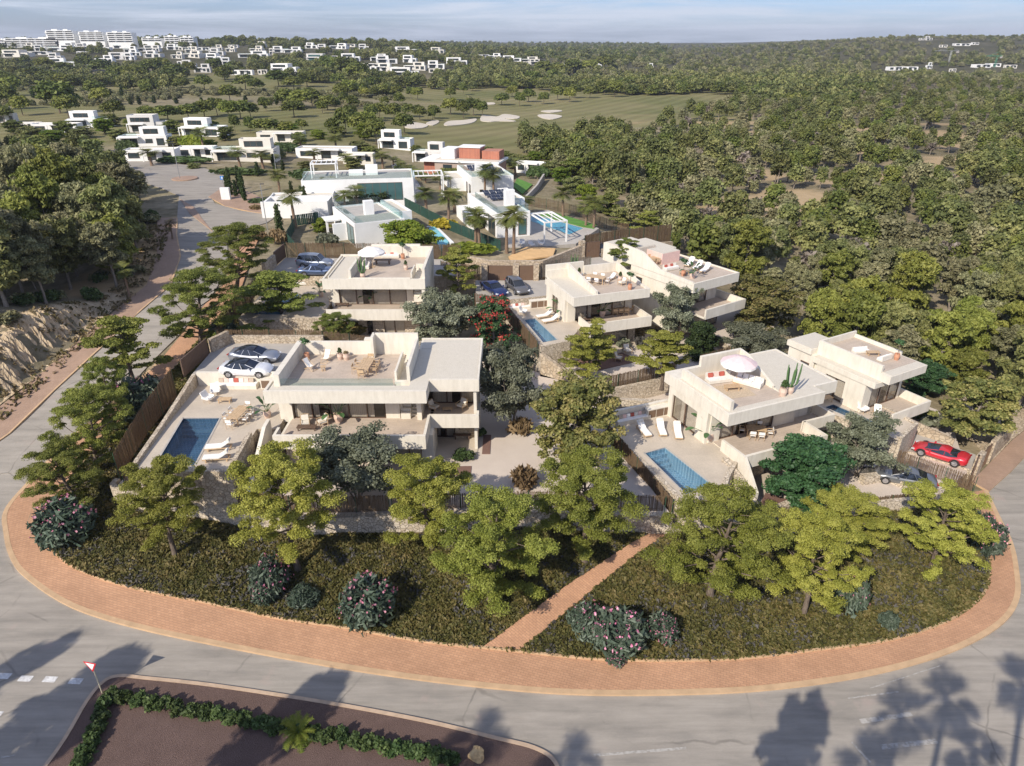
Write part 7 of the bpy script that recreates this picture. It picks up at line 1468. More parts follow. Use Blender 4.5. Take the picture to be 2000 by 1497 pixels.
ob(1652,1200,62,110,'tall pink oleander beside the fork-trunked pine', sd=2); ob(1920,1080,70,80,'pink oleander overhanging the right pavement', sd=1); ob(1905,1048,60,60,'oleander behind the right pavement, farther up the kerb', sd=2); ob(520,1178,52,52,'low oleander at the foot of the tall one under the bare-trunked pine', sd=1)
ob(597,1180,66,42,'small grey-green shrub without flowers right of the bare-trunked pine', False); ob(1732,1225,42,38,'small round shrub alone on the right bank', False); ob(1660,1185,50,40,'dark low shrub behind the tall pink oleander', False)
ob(440,668,60,46,'dark shrubs under the tall verge pine', False)
def lowb(u, v, z, w, h, lb, leaf='leaf_hedge', dry=False):
    x, y = at(u, v, z); d = dep(x, y, z); R = w*d/FPX/2; Hh = h*d/FPX
    return bush('ornamental_grass' if dry else 'shrub', 71, .8, .8, (x, y, z), lb, 'ornamental grass' if dry else 'shrub', None, leaf, None, 700, .16, 4 if dry else 1.6, 0, (u % 6), (R/.8, R/.8, Hh/.8))
lowb(1018,948,3,55,42,'dry golden grass clump in the gravel garden by the front screen','leaf_dry',True); lowb(1020,848,3,50,30,'dry brown grass clump at the foot of the tall gravel-garden olive','leaf_dry',True); lowb(903,893,3.05,50,20,'low green planting in the bed below the small right balcony'); lowb(943,852,3.05,26,18,'small green planting in the narrow bed by the front-left villa')
lowb(1658,915,1.2,24,28,'yellow-green ball shrub above the silver saloon','leaf_bright'); lowb(1690,930,1.2,40,22,'purple-grey low shrub left of the silver saloon','leaf_heath2'); lowb(1220,678,3,36,20,'grey-green shrub in the mulch bed behind the wicker chairs','leaf_olive'); lowb(1246,676,3,30,22,'lavender-grey shrub at the right of the mulch bed','leaf_heath2')
lowb(1785,812,.9,50,28,'flower bed shrub on the slope right of the far-right villa'); lowb(1745,832,.9,46,26,'shrub beside the stone parapet of the far-right villa'); lowb(1830,838,.9,60,30,'low shrub on the sandy slope under the mottled round tree','leaf_olive'); lowb(1870,842,.9,40,24,'dry grass tuft on the sandy slope','leaf_dry',True); lowb(1600,865,1.2,34,30,'young shrub at the foot of the front-right balcony')
lowb(860,690,3.2,60,30,'dark shrub below the olive between the left villas','leaf_dark'); lowb(1255,645,3,30,20,'dry brown tuft behind the middle villa','leaf_dry',True); lowb(1245,656,3,24,12,'low brown tuft beside the patio of the middle villa','leaf_dry',True); lowb(690,655,4.2,90,26,'reddish low hedge in front of the rear-left ground floor','leaf_heath')
lowb(1560,1000,1.0,60,24,'dark shrub under the glossy dark-green tree','leaf_dark'); lowb(1430,790,1,30,20,'dry clump behind the low wall','leaf_dry',True)
# hedge bushes of the planting bed
hb = [(222,1352),(206,1372),(198,1394),(190,1418),(180,1440),(170,1462),(160,1484)]+[(244+i*26.5, 1358+i*4.9) for i in range(25)]
for i, (u, v) in enumerate(hb):
    x, y = at(u, v+10, .2); wv = 'on the left side of the bed' if i < 7 else 'in the roadside row'
    bush('hedge_bush', 31+(i % 3), .5, .8, (x, y, T0s(x, y)+.1), f"clipped bush {wv}, {ORD[i] if i<7 else ordn(i-7)} from the give-way sign", 'bush', 'clipped bushes round the planting bed', 'leaf_hedge', None, 900, .11, 1.8, 0, i*1.3, (1.15, 1.05, 1.0+.12*math.sin(i*2)))
x, y = at(585, 1440, .3); tk, cr = palm_parts(9, .5, 34, 1.1, .9, False); o = empty('dwarf_palm', (x, y, .15)); tk.build('trunk', M['palmbark'], o); cr.build('fronds', M['leaf_bright'], o, attr=True); tag(o, 'bright green dwarf palm in the planting bed', 'palm')
# ground cover on the heath bank
def cover(name, poly, n, size, leaf, seed, label, cat, up=.9, asp=2.2, thr=None):
    rng = np.random.default_rng(seed); P = np.array(poly); x = rng.uniform(P[:, 0].min(), P[:, 0].max(), n*2); y = rng.uniform(P[:, 1].min(), P[:, 1].max(), n*2); ins = np.zeros(len(x), bool)
    for i in range(len(P)):
        x1, y1 = P[i]; x2, y2 = P[i-1]
        if y1 != y2: ins ^= ((y1 > y) != (y2 > y)) & (x < (x2-x1)*(y-y1)/(y2-y1)+x1)
    x = x[ins]; y = y[ins]; pp = np.array(PATH); io = np.zeros(len(x), bool)
    for i in range(len(pp)):
        x1, y1 = pp[i]; x2, y2 = pp[i-1]
        if y1 != y2: io ^= ((y1 > y) != (y2 > y)) & (x < (x2-x1)*(y-y1)/(y2-y1)+x1)
    x = x[~io]; y = y[~io]; nz_ = _vnoise(x*.9+90, y*.9+90, seed)*.6+_vnoise(x*3+9, y*3+9, seed+1)*.4
    if thr is not None: k = nz_ > thr; x = x[k]; y = y[k]; nz_ = nz_[k]
    h = .06+.26*nz_*rng.uniform(.3, 1.2, len(x)); z = T0(x, y)+.22+h*.6; N = rng.normal(size=(len(x), 3))*np.array([1, 1, .5])+np.array([0, -.2, up])
    mb = MB(); at_ = np.clip(nz_*.8+rng.uniform(-.3, .4, len(x)), 0, 1); mb.leaves(np.stack([x, y, z], 1), N, size*(.7+nz_), rng, asp, 0, at_)
    o = mb.build(name, M[leaf], attr=True); return tag(o, label, cat, kind='stuff')
cover('ground_cover', LAWN, 150000, .105, 'leaf_heath', 3, 'low brown-green heath covering the bank between pavement and garden walls', 'heath'); cover('ground_cover', LAWN, 42000, .09, 'leaf_heath2', 7, 'patches of dusty grey-violet heath on the bank', 'heath', thr=.55)
cover('ground_cover', [(-35.2,66),(-36.4,60),(-33.4,58),(-31.8,66),(-31.8,78),(-33.7,84),(-34.5,74)], 6000, .17, 'leaf_heath', 5, 'green-brown grass of the verge beside the reed screens', 'grass')
cover('bark_chips', [tuple(p) for p in ISL], 16000, .07, 'leaf_heath2', 11, 'loose bark chips covering the planting bed', 'mulch', asp=1.2) if False else None
BK = [(-49,57),(-47.6,66),(-46.6,80),(-48.4,92),(-53,106),(-57.5,108),(-52.5,95),(-50.4,80),(-53,68),(-54,57)]
cover('ground_cover', BK, 3000, .16, 'leaf_dry', 21, 'dry tufts scattered over the sandy bank left of the road', 'dry grass', thr=.52); cover('ground_cover', BK, 2600, .17, 'leaf_heath', 22, 'low green weeds at the foot of the sandy bank left of the road', 'weeds', thr=.58)
# palms
def palm(u, v, vt, lb, sd=1, fan=True, fl=1.5, leaf='leaf_palm', zb=None):
    x, y, z, H, _ = place_px(u, v, vt, 10, zb); key = ('palm', sd, fan)
    if (key, leaf, 'palmbark', False) not in PROTO or True:
        return rec_tree('palm_tree', key, lambda: palm_parts(sd, 6.0, 38, 1.7, .9, fan), (x, y, z), (u*.9) % 6.28, (fl/1.5, fl/1.5, max(.15, (H-.6)/6.0)), lb, 'palm tree', 'palm trees round the white villas', bark='palmbark', leaf=leaf)
PL = [(1003,500,404,'taller palm of the leaning pair on the sandy bed'),(990,495,412,'shorter palm of the leaning pair on the sandy bed'),(928,487,405,'left palm of the pair before the white pool villa'),(937,490,412,'right palm of the pair before the white pool villa'),(835,425,366,'palm left of the small turquoise pool fence'),(874,447,372,'palm at the yellow bushes behind the small turquoise pool'),(888,415,368,'palm close to the side wing of the white pool villa'),
 (948,388,322,'left palm before the solar villa'),(967,390,330,'right palm before the solar villa'),(1007,345,308,'palm behind the solar villa lawn'),(1100,430,366,'palm at the edge of the wood beyond the turquoise pool'),(1158,455,382,'left palm at the far end of the turquoise pool'),(1143,450,392,'right palm at the far end of the turquoise pool'),
 (578,445,370,'tall palm on the slope below the cul-de-sac cypresses'),(545,385,330,'palm at the corner of the white garage wall'),(470,330,288,'palm before the white villa with three palms, leftmost'),(515,330,292,'palm before the white villa with three palms, middle'),(535,322,300,'palm before the white villa with three palms, rightmost'),(615,322,290,'palm behind the roof pergola'),(680,330,300,'yellowish palm right of the roof pergola'),(703,412,362,'palm in front of the stone retaining wall'),(675,420,370,'low palm left of the stone retaining wall'),
 (644,395,348,'palm before the tall teal glass front'),(402,300,250,'palm before the villa with the flat pergola frame'),(320,262,242,'palm beside the villa with tilted panels'),(297,325,290,'palm behind the low angular villa wall'),(1020,420,380,'small palm on the lawn of the solar villa'),(748,330,296,'palm in the lane hedge, lower one'),(860,372,338,'round palm beside the lane'),(660,300,262,'palm between the long white villas'),(590,300,262,'palm left of the long white villa with a wooden door')]
for i, (u, v, vt, lb) in enumerate(PL): palm(u, v, vt, lb, 1+i % 3, fl=1.7 if v > 380 else 2.1)
palm(254,585,515,'lone palm with a ragged yellow crown on the sandy slope by the left road', 2, fl=1.0); palm(338,470,425,'thin dry palm on the slope left of the road', 3, fl=.9, leaf='leaf_dry')
for i, (u, v) in enumerate([(x_, 318+(x_-770)*.55) for x_ in range(768, 832, 9)]): palm(u, v+6, v-14, f'{ORD[i]} small palm in the row along the stone-paved lane, counted from the far end', 1+i % 3, fl=1.3)
# cypresses
def cyp(u, v, vt, w, lb, group='slim dark cypresses'):
    x, y, z, H, R = place_px(u, v, vt, w)
    return rec_tree('cypress_tree', 'cypress', lambda: tree_parts(31, 6, .6, .03, nl=34, leaf=.2, nleaf=24, pad=(.3, .5), prof=lambda t: math.sin(math.pi*min(1, .25+.72*t)), lean=.01), (x, y, z), u % 6, (max(.7, R/.6), max(.7, R/.6), H/6), lb, 'cypress', group, leaf='leaf_cypress')
for i, (u, v, vt, w) in enumerate([(445,375,333,10),(452,383,325,10),(462,385,350,9),(470,380,322,10),(478,394,328,11),(549,465,396,14),(568,425,392,9),(536,330,300,8),(553,335,312,8),(504,345,315,9),(573,400,352,9),(590,400,362,8),(651,375,350,7),(598,405,362,8),(632,415,388,8),(540,345,318,8)]):
    cyp(u, v, vt, w, f'slim dark cypress in the row by the cul-de-sac, {ORD[i]} from the left' if i < 5 else f'slim dark cypress among the white villas, {ORD[i]} nearest the cul-de-sac')
for i, (u, v, vt) in enumerate([(66,192,170),(219,193,173),(240,192,168),(281,190,166),(256,205,190),(273,205,187),(302,202,186),(345,203,190),(395,205,190),(410,205,191),(480,200,186),(518,212,193),(541,205,185)]): cyp(u, v, vt, 8, f'small cypress on the golf course, {ordn(i)} from the left', 'cypresses dotted over the golf course')
# yellow shrubs and garden greenery among the white villas
GB = [(868,448,60,22,'leaf_yellow','yellow shrubs behind the small turquoise pool'),(640,482,50,26,'leaf_olive','grey-green round shrub beside the white villa with the chimney'),(920,498,110,26,'leaf_bright','long green hedge right of the small turquoise pool'),(560,300,60,20,'leaf_hedge','dark garden shrubs behind the cul-de-sac villas'),(380,290,60,26,'leaf_bright','green shrubs between the cul-de-sac villas'),
 (360,320,120,14,'leaf_hedge','low hedge along the far edge of the cul-de-sac'),(470,342,120,14,'leaf_hedge','low hedge along the right edge of the cul-de-sac'),(735,350,40,16,'leaf_yellow','yellow planting on the terrace of the glass-fronted villa'),(690,360,60,18,'leaf_palm','leafy planting before the tall teal glass front'),(250,300,50,24,'leaf_hedge','garden shrubs left of the angular villa'),(600,352,70,22,'leaf_hedge','clipped dark hedge on the garage of the glass-fronted villa'),
 (1050,350,50,24,'leaf_hedge','shrubs behind the bright lawn'),(960,352,36,18,'leaf_olive','shrubs between the solar villa and the brick house'),(880,350,60,20,'leaf_palm','low palms at the foot of the brick house'),(1238,462,40,20,'leaf_olive','grey shrub at the end of the brown post fence'),(512,398,60,10,'leaf_hedge','low planting before the white garage wall'),(500,410,24,10,'leaf_dry','dry tuft on the pavement corner'),(545,478,40,30,'leaf_dry','dry grasses on the slope below the street lamp'),(500,470,50,24,'leaf_dry','dry shrubs beside the left road bend')]
for i, (u, v, w, h_, lf, lb) in enumerate(GB):
    x, y = hit(u, v); z = T(x, y); d = dep(x, y, z); bush('shrub', 81+i % 2, 2, 2, (x, y, z), lb, 'shrub', 'garden shrubs of the white villas', lf, None, 1500, .35, 1.6, 0, 0, (w*d/FPX/4, max(1.2, w*d/FPX/7)/2, h_*d/FPX/2))

rg = np.random.default_rng(44); k_ = 0
for (u, v, w, hp_) in gz0('30,262,40,26 60,275,50,26 100,285,60,30 132,268,40,30 160,270,44,22 205,262,40,30 222,248,34,24 232,275,34,22 262,250,30,18 338,262,36,26 352,285,44,20 420,262,40,24 440,275,36,26 455,300,30,16 408,298,34,24 432,312,34,22 510,300,36,22 560,262,44,20 586,285,30,26 700,300,46,24 712,275,40,34 728,308,36,22 690,330,34,20 752,352,28,18 815,300,24,16 596,330,26,16 625,272,34,18 660,268,36,20 548,310,28,20 180,300,50,26 150,290,44,24 380,330,26,12 302,275,24,16 246,312,30,18 1010,330,46,26 1040,322,40,26 985,318,40,22 1070,345,40,30 1095,360,40,34 955,310,36,22 1120,380,44,36 1150,400,44,40 1185,420,50,40 1215,440,44,36 1075,322,44,30 1120,345,50,36'):
    x, y = hit(u, v); z = T0s(x, y); d = dep(x, y, z); var = k_ % 3; kk = ('gt', var)
    lf = ('leaf_stone', 'leaf_forest', 'leaf_bright')[var]
    if kk not in PROTO:
        tk, cr = tree_parts(601+var, 6, 3, .12, nl=22, leaf=.3, nleaf=60, pad=(.85, .6)); n0 = tk.n; tk.V += cr.V; tk.F += [f+n0 for f in cr.F]; tk.M += [m+1 for m in cr.M]; tk.A += cr.A; tk.n += cr.n
        o = tk.build('garden_tree', [M['bark'], M[lf]], attr=True); PROTO[kk] = o
    else: o = PROTO[kk].copy(); COL.objects.link(o)
    o.location = (x, y, z-.2); o.scale = (w*d/FPX/6, w*d/FPX/6, hp_*d/FPX/6); o.rotation_euler = (0, 0, k_*1.7); k_ += 1
    tag(o, 'bushy green garden tree among the white villas round the cul-de-sac', 'garden tree', 'garden trees among the white villas')

# ------------------------------------------------------------------ woods
FS = dict(nl=26, leaf=.19, nleaf=70, asp=2.4, upb=.45, pad=(.82, .62), lean=.05, prof=lambda t: math.sin(math.pi*min(1, .18+.72*t))**.55)
def fmk(s, cb=.3, **k): 
    q = dict(FS); q.update(k); return lambda: tree_parts(s, 9, 3.0, cb, **q)
FV = [(('f', 0), fmk(51), 'leaf_forest'), (('f', 1), fmk(52, .22, nl=30), 'leaf_forest'), (('f', 2), fmk(53, .38), 'leaf_forest2'), (('f', 3), fmk(54, .3, multi=2), 'leaf_forest2'), (('f', 1), fmk(52, .22, nl=30), 'leaf_pine2')]
rng = np.random.default_rng(77)
BR_ = [(('b', 0), lambda: tree_parts(61, 6, 2.4, .3, nl=16, leaf=.3, nleaf=14, pad=(.9, .7), multi=3), 'leaf_grey')]
def right_line(y):                                  # left edge of the big wood on the right
    return np.interp(y, [45, 55, 62, 72, 82, 92, 105, 125, 160, 205, 240, 300, 380, 470, 560], [52, 49, 45.5, 38, 34, 30, 24, 22, 14, 4, 26, 66, 110, 165, 190])
def clear(x, y):
    # sandy clearings inside the wood
    return _vnoise(np.array([x/16]), np.array([y/9]), 31)[0] > .645 and y < 330
cand = []
yy = 46.0
while yy < 640:
    sp = 4.2 if yy < 130 else 5.1 if yy < 240 else 7.2 if yy < 400 else 10
    xl = right_line(yy); xr = yy*.86+34; xx = xl+rng.uniform(0, sp)
    while xx < xr:
        x_, y_ = xx+rng.uniform(-.35, .35)*sp, yy+rng.uniform(-.4, .4)*sp
        if not (y_ > 118 and clear(x_, y_)) and x_ > right_line(y_) and not (y_ < 66 and x_ < 50) and rng.random() > (.08 if y_ < 250 else .16): cand.append((x_, y_))
        xx += sp*rng.uniform(.85, 1.3)
    yy += sp*.9
left = []
yy = 58.0
while yy < 178:
    sp = 4.6; xr = np.interp(yy, [58, 70, 80, 90, 97, 111, 120, 130, 140, 178], [-60, -54.5, -51.5, -51.5, -53, -57, -62, -72, -84, -118]); xx = xr
    while xx > -(yy*.86+34):
        x_, y_ = xx+rng.uniform(-.3, .3)*sp, yy+rng.uniform(-.4, .4)*sp
        left.append((x_, y_)); xx -= sp*rng.uniform(.85, 1.2)
    yy += sp*.9
# keep the wood off the road, as seen
left = [p for p in left if bank_d(np.array([p[0]]), np.array([p[1]]))[0] > (4.6 if p[1] < 78 else 2.2) and p[1] > 66]
cl_ = sorted(left, key=lambda p: p[1])[:150]; cr_ = sorted(cand, key=lambda p: p[1])[:150-0]
rest = sorted(left, key=lambda p: p[1])[150:]+sorted(cand, key=lambda p: p[1])[150:]
def woodtree(x, y, i, lab, grp):
    key, mk, lf = FV[int(rng.integers(0, 5))] 
    s = rng.uniform(.72, 1.12) if lab[0] == 'l' else rng.uniform(.45, 1.0); lb = ('tall grey-green pine of the dense wood left of the road' if lab == 'l' else 'grey-green pine of the large wood right of the villas')
    rec_tree('pine_tree', key, mk, (x, y, T0s(x, y)-.2), rng.uniform(0, 6.28), (s*.92, s*.92, s*rng.uniform(.95, 1.25)), lb, 'pine tree', grp, leaf=lf, bark='bark_grey')
for i, (x, y) in enumerate(cl_): woodtree(x, y, i, 'l', 'pines of the wood on the left')
for i, (x, y) in enumerate(cr_): woodtree(x, y, i, 'r', 'pines of the wood on the right')
# undergrowth at the edge of the left wood
for i in range(46):
    y = rng.uniform(66, 116); x = -48.5-rng.uniform(0, 7)-(y > 97)*(y-97)*.3
    if bank_d(np.array([x]), np.array([y]))[0] < (4.3 if y < 78 else 1.2): continue
    bush('shrub', 91+i % 2, 1.2, 1.3, (x, y, T0s(x, y)), 'dark low shrub at the edge of the left wood', 'shrub', 'undergrowth at the edge of the left wood', ['leaf_hedge', 'leaf_forest2'][i % 2], None, 700, .22, 1.6, 0, i, (1.1, 1.1, 1.0))
# low-poly trees for the far wood: many copies as one thing nobody could count
def low_tree(seed, H, R, cb, n, size, leaf, pads=9, flat_=.8, trunk=True):
    rg = np.random.default_rng(seed); mb = MB(); 
    if trunk: mb.tube([(0, 0, 0), (rg.uniform(-.3, .3), 0, H*.7)], [.16, .08], 4, 0, cap=False)
    C = []; 
    for k in range(pads): a = k*2.4; t = (k+.5)/pads; r = R*.55*math.sqrt(1-t*.7); C.append((math.cos(a)*r, math.sin(a)*r, H*(cb+(1-cb)*(.25+.6*t))))
    C = np.array(C); clump_leaves(mb, rg, C, np.tile([R*.46, R*.46, H*(1-cb)*.26*flat_], (pads, 1))*rg.uniform(.7, 1.2, (pads, 1)), n//pads, size, -.3, 1, .8, .3, 1.5, m=1); return mb, leaf
PT_OBJ = {}
def gn_scatter(name, pts, scales, srcs, label, cat, zrot=True, seed=1):
    """one stuff object: the source trees instanced on its own points"""
    me = bpy.data.meshes.new(name); n = len(pts); me.vertices.add(n); me.vertices.foreach_set('co', np.asarray(pts, float).ravel())
    a = me.attributes.new('sc', 'FLOAT', 'POINT'); a.data.foreach_set('value', np.asarray(scales, np.float32)); me.update()
    o = bpy.data.objects.new(name, me); COL.objects.link(o)
    ng = bpy.data.node_groups.new(name, 'GeometryNodeTree'); ng.interface.new_socket('Geometry', in_out='INPUT', socket_type='NodeSocketGeometry'); ng.interface.new_socket('Geometry', in_out='OUTPUT', socket_type='NodeSocketGeometry')
    N = ng.nodes; L = ng.links; gi = N.new('NodeGroupInput'); go = N.new('NodeGroupOutput'); ip = N.new('GeometryNodeInstanceOnPoints'); jn = N.new('GeometryNodeJoinGeometry')
    m2p = N.new('GeometryNodeMeshToPoints'); L.new(gi.outputs[0], m2p.inputs[0])
    for s in srcs:
        oi = N.new('GeometryNodeObjectInfo'); oi.inputs['Object'].default_value = s; oi.inputs['As Instance'].default_value = True; L.new(oi.outputs['Geometry'], jn.inputs[0])
    L.new(m2p.outputs[0], ip.inputs['Points']); L.new(jn.outputs[0], ip.inputs['Instance']); ip.inputs['Pick Instance'].default_value = True
    rv = N.new('FunctionNodeRandomValue'); rv.data_type = 'INT'; rv.inputs['Min'].default_value = 0; rv.inputs['Max'].default_value = len(srcs)-1
    for s_ in rv.inputs:
        if s_.name == 'Min' and s_.type == 'INT': s_.default_value = 0
        if s_.name == 'Max' and s_.type == 'INT': s_.default_value = len(srcs)-1
        if s_.name == 'Seed': s_.default_value = seed
    io = [s_ for s_ in rv.outputs if s_.type == 'INT'][0]; L.new(io, ip.inputs['Instance Index'])
    rr = N.new('FunctionNodeRandomValue'); rr.data_type = 'FLOAT_VECTOR'; vi = [s_ for s_ in rr.inputs if s_.type == 'VECTOR']; vi[0].default_value = (0, 0, 0); vi[1].default_value = (0, 0, 6.28); vo = [s_ for s_ in rr.outputs if s_.type == 'VECTOR'][0]; L.new(vo, ip.inputs['Rotation'])
    na = N.new('GeometryNodeInputNamedAttribute'); na.data_type = 'FLOAT'; na.inputs['Name'].default_value = 'sc'; fo = [s_ for s_ in na.outputs if s_.type == 'VALUE' and s_.enabled][0]; L.new(fo, ip.inputs['Scale'])
    L.new(ip.outputs[0], go.inputs[0]); md = o.modifiers.new('scatter', 'NODES'); md.node_group = ng
    return tag(o, label, cat, kind='stuff')
LT = []
def src_tree(i, spec, leaf, loc, name='pine_tree', lb='', cat='pine tree', grp=None, bark='bark_grey'):
    """a distant tree drawn as one mesh, standing at its own place; also the pattern for the far wood"""
    mb, _ = low_tree(*spec[:6], leaf, *spec[6:]); o = mb.build(name, [M[bark], M[leaf]], attr=True); o.location = loc; tag(o, lb, cat, grp); return o
sp_ = [((201, 8, 3.0, .15, 1500, .36, 16), 'leaf_forest'), ((202, 7, 2.8, .12, 1400, .36, 17), 'leaf_forest2'), ((203, 8.5, 2.6, .18, 1400, .36, 15), 'leaf_forest'), ((204, 6.5, 2.9, .1, 1400, .36, 18), 'leaf_forest2'), ((205, 7.5, 2.8, .15, 1300, .38, 14), 'leaf_stone')]
srcs = []
for i, (s_, lf) in enumerate(sp_):
    x, y = rest.pop(int(rng.integers(len(rest)//4, len(rest)//2))); srcs.append(src_tree(i, s_, lf, (x, y, T0s(x, y)-.3), lb='grey-green pine of the large wood right of the villas' if x > 0 else 'tall grey-green pine of the dense wood left of the road', grp='pines of the wood on the right' if x > 0 else 'pines of the wood on the left'))
R_A = np.array(rest); z_ = T0(R_A[:, 0], R_A[:, 1])-.3
gn_scatter('pine_wood', np.column_stack([R_A, z_]), rng.uniform(.45, 1.12, len(R_A)), srcs, 'grey-green pine wood rolling away at the right and left of the villas', 'wood')
gs = src_tree(0, (301, 5, 2.2, .2, 260, .4), 'leaf_grey', (62, 190, T0s(62, 190)), 'bare_tree', 'bare grey tree standing in the right wood', 'bare tree')
k = rng.integers(0, len(R_A), 260); gn_scatter('bare_trees', np.column_stack([R_A[k]+rng.uniform(-3, 3, (260, 2)), T0(R_A[k, 0], R_A[k, 1])]), rng.uniform(.5, 1.1, 260), [gs], 'bare grey and mauve trees scattered through the pine wood', 'bare wood', seed=4)
# --- golf course umbrella pines: each one its own thing
GP = []
def gz(s): return [tuple(float(t) for t in q.split(',')) for q in s.split()]
# u,v(base),width px,height px
GP += gz('712,192,24,18 733,194,22,20 748,190,30,22 776,192,28,22 803,194,20,20 816,196,26,22 880,196,24,22 905,186,18,20 850,172,22,18 980,206,32,20 1000,190,26,18 1015,208,22,24 1032,200,30,22 1062,204,24,20 1089,196,30,24 1112,200,26,24 1122,192,30,22 1152,192,26,20 1168,182,24,20 1180,186,30,24 1200,190,34,28 1218,182,24,22 1232,176,30,22 1262,170,24,20 1290,178,28,20 1312,172,24,18 1335,178,22,16 1358,168,26,18 1372,182,26,18 1400,170,20,16 940,168,18,20 960,150,18,18 1060,150,40,26 1090,152,36,24 1120,148,40,26 1150,146,36,24 1180,140,40,26 1040,168,36,24 1078,164,26,24 1012,164,34,22 985,176,26,18 905,166,26,16')
GP += gz('688,236,24,26 706,242,20,20 725,236,30,28 742,232,32,26 770,238,34,30 797,228,30,22 820,236,30,26 848,232,28,22 880,224,34,28 905,232,30,30 925,226,34,28 942,228,24,26 752,210,20,18 780,208,24,22 690,214,26,24 672,206,22,22 661,190,16,18 655,214,22,20 630,222,22,20 845,236,16,20')
GP += gz('95,168,44,26 118,172,40,26 145,176,38,24 20,188,50,32 8,176,40,30 118,222,76,52 135,232,50,40 60,158,44,22 90,140,40,22 130,150,40,24 200,150,46,28 168,140,40,24 230,160,40,26 265,162,44,28 300,150,44,28 345,160,46,30 320,142,36,24 190,192,44,28 200,206,36,30 262,176,30,20 290,190,24,22 355,178,30,22 225,232,46,30 290,236,40,24 330,240,56,30 370,236,50,28 400,230,46,28 425,226,36,30 448,234,40,32 470,232,44,30 490,230,36,26 520,218,30,24 560,210,44,30 590,212,50,32 610,208,40,30 575,230,50,28 640,216,40,26 668,192,34,24 684,188,36,26 700,184,28,22 720,178,30,22 655,150,46,30 680,152,50,34 700,160,50,32 660,168,30,20 460,258,22,30 490,260,24,28 520,262,60,26 560,262,40,22 590,256,26,20 450,200,40,28 480,176,40,26 400,176,36,24 372,148,30,22 420,140,34,22 440,160,40,26 500,180,36,22 545,170,50,28 575,178,46,24 600,170,40,24 620,160,36,22 640,140,36,26 18,214,50,40 45,226,40,34 10,240,40,30')
GP += gz('790,262,44,34 676,262,44,46 700,268,44,40 720,262,40,36 735,284,46,46 650,262,30,26')
GL2 = []
for i, (u, v, w, hp_) in enumerate(GP):
    x, y = hit(u, v); z = T0s(x, y); d = dep(x, y, z); R = w*d/FPX/2*1.1; H = hp_*d/FPX*1.08; var = i % 3; kk = ('ump', var, 'g' if i % 5 == 0 else 'd')
    lf = 'leaf_pine2' if i % 5 == 0 else 'leaf_stone'
    if kk not in PROTO:
        mb, _ = low_tree(401+var, 7, 3.6, .30, 2000, .46, lf, 15, 1.15); o = mb.build('umbrella_pine', [M['bark'], M[lf]], attr=True); PROTO[kk] = o
    else: o = PROTO[kk].copy(); COL.objects.link(o)
    o.location = (x, y, z-.2); o.scale = (R/3.6, R/3.6, H/7); o.rotation_euler = (0, 0, i*1.7); tag(o, 'rounded umbrella pine standing on the golf course between the white villas and the far hillside', 'umbrella pine', 'umbrella pines of the golf course')
# --- belt of trees right of the golf, hillside woods, far woods
def fan_pts(n, y0, y1, a0, a1, pw=1.0, keep=None, seed=1):
    rg = np.random.default_rng(seed); y = y0*(y1/y0)**rg.uniform(0, 1, n)**pw; a = rg.uniform(a0, a1, n); x = a*y
    if keep is not None: k = keep(x, y); x, y = x[k], y[k]
    return x, y
def sc_wood(name, x, y, smin, smax, srcs, label, cat='wood', seed=2): return gn_scatter(name, np.column_stack([x, y, T0(x, y)-.5]), rng.uniform(smin, smax, len(x)), srcs, label, cat, seed=seed)
usrc = [PROTO[('ump', 0, 'd')], PROTO[('ump', 1, 'd')]]
# pattern trees of the far wood
fs = [src_tree(i, s_, lf, (x_, y_, T0s(x_, y_)), lb='bushy dark pine behind the golf course', grp='bushy pines behind the golf course') for i, (s_, lf, (x_, y_)) in enumerate([((501, 8.5, 5, .05, 1100, .72, 17), 'leaf_forest', (-120, 560)), ((502, 7.5, 5, .05, 1000, .72, 15), 'leaf_stone', (40, 600)), ((503, 7, 4.5, .05, 1000, .7, 16), 'leaf_forest2', (250, 640))])]
HVP = np.array([hit(u, v) for u, v, w, s in HV]); 
def off_villas(x, y):
    k = np.ones(len(x), bool)
    for hx, hy in HVP:
        d_ = math.hypot(hx, hy); sx = .02*d_+5; k &= ~((np.abs(x-hx*(y/hy)) < sx*1.0) & (y > hy-.075*d_) & (y < hy+12))
    return k
x, y = fan_pts(3400, 430, 1080, -.86, .02, 1.0, off_villas, 5); keep = (y > 585+rng.uniform(-60, 60, len(x))) | (_vnoise(x/30+20, y/40, 7) > .60); x, y = x[keep], y[keep]; sc_wood('hillside_wood', x, y, .62, 1.05, fs[:2]+[fs[0]], 'dark green wood between the far white villas on the hillside')
x, y = fan_pts(900, 330, 440, -.86, -.05, 1., lambda x, y: (_vnoise(x/22+3, y/30, 17) > .60), 8); sc_wood('reed_scrub', x, y, .28, .5, [fs[2]], 'olive and brown scrub round the golf course pond', 'scrub')
x, y = fan_pts(700, 470, 600, -.05, .50, 1., lambda x, y: off_villas(x, y) & ((_vnoise(x/40+20, y/50, 7) > .45) | (y > 540)), 9); sc_wood('tree_belt', x, y, .7, 1.1, fs[:2], 'belt of dark trees along the back of the golf course')
x, y = fan_pts(320, 375, 470, .18, .50, 1., lambda x, y: (x > .20*y+(y-375)*-.02) & (_vnoise(x/40+2, y/50, 27) > .35) & (x > 110+(470-y)*.0), 10); sc_wood('tree_belt', x, y, .8, 1.2, fs[:2], 'tall dark trees at the right end of the fairway')
x, y = fan_pts(6500, 590, 3000, -.2, 1.0, 1.15, off_villas, 12); sc_wood('far_wood', x, y, .6, 1.1, [fs[0], fs[2], fs[2]], 'grey-green woodland stretching to the horizon at the right')
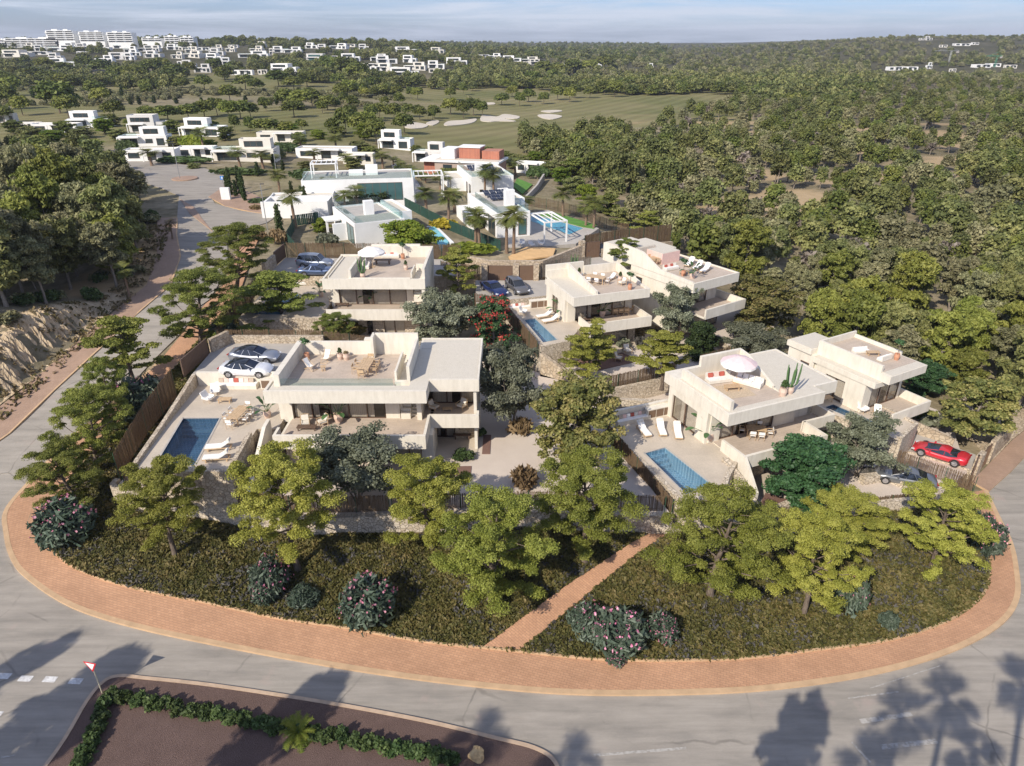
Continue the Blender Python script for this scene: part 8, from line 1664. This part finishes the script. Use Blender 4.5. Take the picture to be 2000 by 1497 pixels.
x, y = fan_pts(1700, 1000, 3600, -.9, .2, 1., None, 13); sc_wood('far_wood', x, y, .9, 1.7, fs[:2], 'dark trees on the skyline behind the far villas')
# foot of the wood behind the lane and along the fairway
x, y = fan_pts(260, 150, 235, -.02, .20, 1., lambda x, y: x > np.interp(y, [150, 175, 205, 235], [20, 12, 2, 2]), 14); sc_wood('pine_wood', x, y, .7, 1.1, srcs, 'mixed pines between the brick house and the fairway')
# trees behind the camera whose shade falls on the near road
cs, sn = -SUN_DIR[0], -SUN_DIR[1]
def shade_tree(u, v, H, kind, lb, R=2.2):
    px, py = at(u, v+(62 if kind == 'tree' else 45), .05); L = H*(.86 if kind == 'tree' else 1)/math.tan(SUN_EL); x, y = px-cs*L, py-sn*L
    if kind == 'tree': rec_tree('tall_tree', 'tall', lambda: tree_parts(88, 20, 2.6, .66, nl=22, leaf=.3, nleaf=60, pad=(.8, .9), lean=.015), (x, y, 0), u % 6, (R/2.6, R/2.6, H/20), lb, 'pine tree', None, leaf='leaf_pine2')
    else: rec_tree('palm_tree', 'tall palm', lambda: palm_parts(2, 20.0, 34, 1.55, .9, True), (x, y, 0), u % 6, (1, 1, H/20), lb, 'palm tree', None, bark='palmbark', leaf='leaf_palm')
for i, (u, v, H, kd, R) in enumerate([(150,1290,21,'tree',1.6),(10,1260,21,'tree',1.2),(565,1345,20,'tree',1.7),(1550,1400,22,'tree',1.4),(1668,1440,19,'palm',1),(1760,1375,21,'palm',1),(1850,1340,21,'palm',1),(1975,1300,21,'palm',1),(945,1425,19,'palm',1),(1125,1475,18,'palm',1),(90,1400,19,'tree',1.6),(1930,1430,18,'palm',1)]):
    shade_tree(u, v, H, kd, f"{'tree' if kd=='tree' else 'palm'} outside the photo, {ordn(i)} of those shading the near road", R)

# the air: thin even haze that softens the far hills
hz_ = MB(); hz_.box(-7000, 7000, -80, 7400, -8, 130); M['haze'] = bpy.data.materials.new('haze'); M['haze'].use_nodes = True
nt = M['haze'].node_tree; nt.nodes.clear(); out = nt.nodes.new('ShaderNodeOutputMaterial'); pv = nt.nodes.new('ShaderNodeVolumePrincipled'); pv.inputs['Density'].default_value = 0.00011; pv.inputs['Color'].default_value = (.82, .88, 1, 1); pv.inputs['Anisotropy'].default_value = 0.2
nt.links.new(pv.outputs[0], out.inputs['Volume']); o = hz_.build('haze', M['haze']); tag(o, kind='stuff', label='thin pale blue haze over the distant hills and woods', cat='haze')
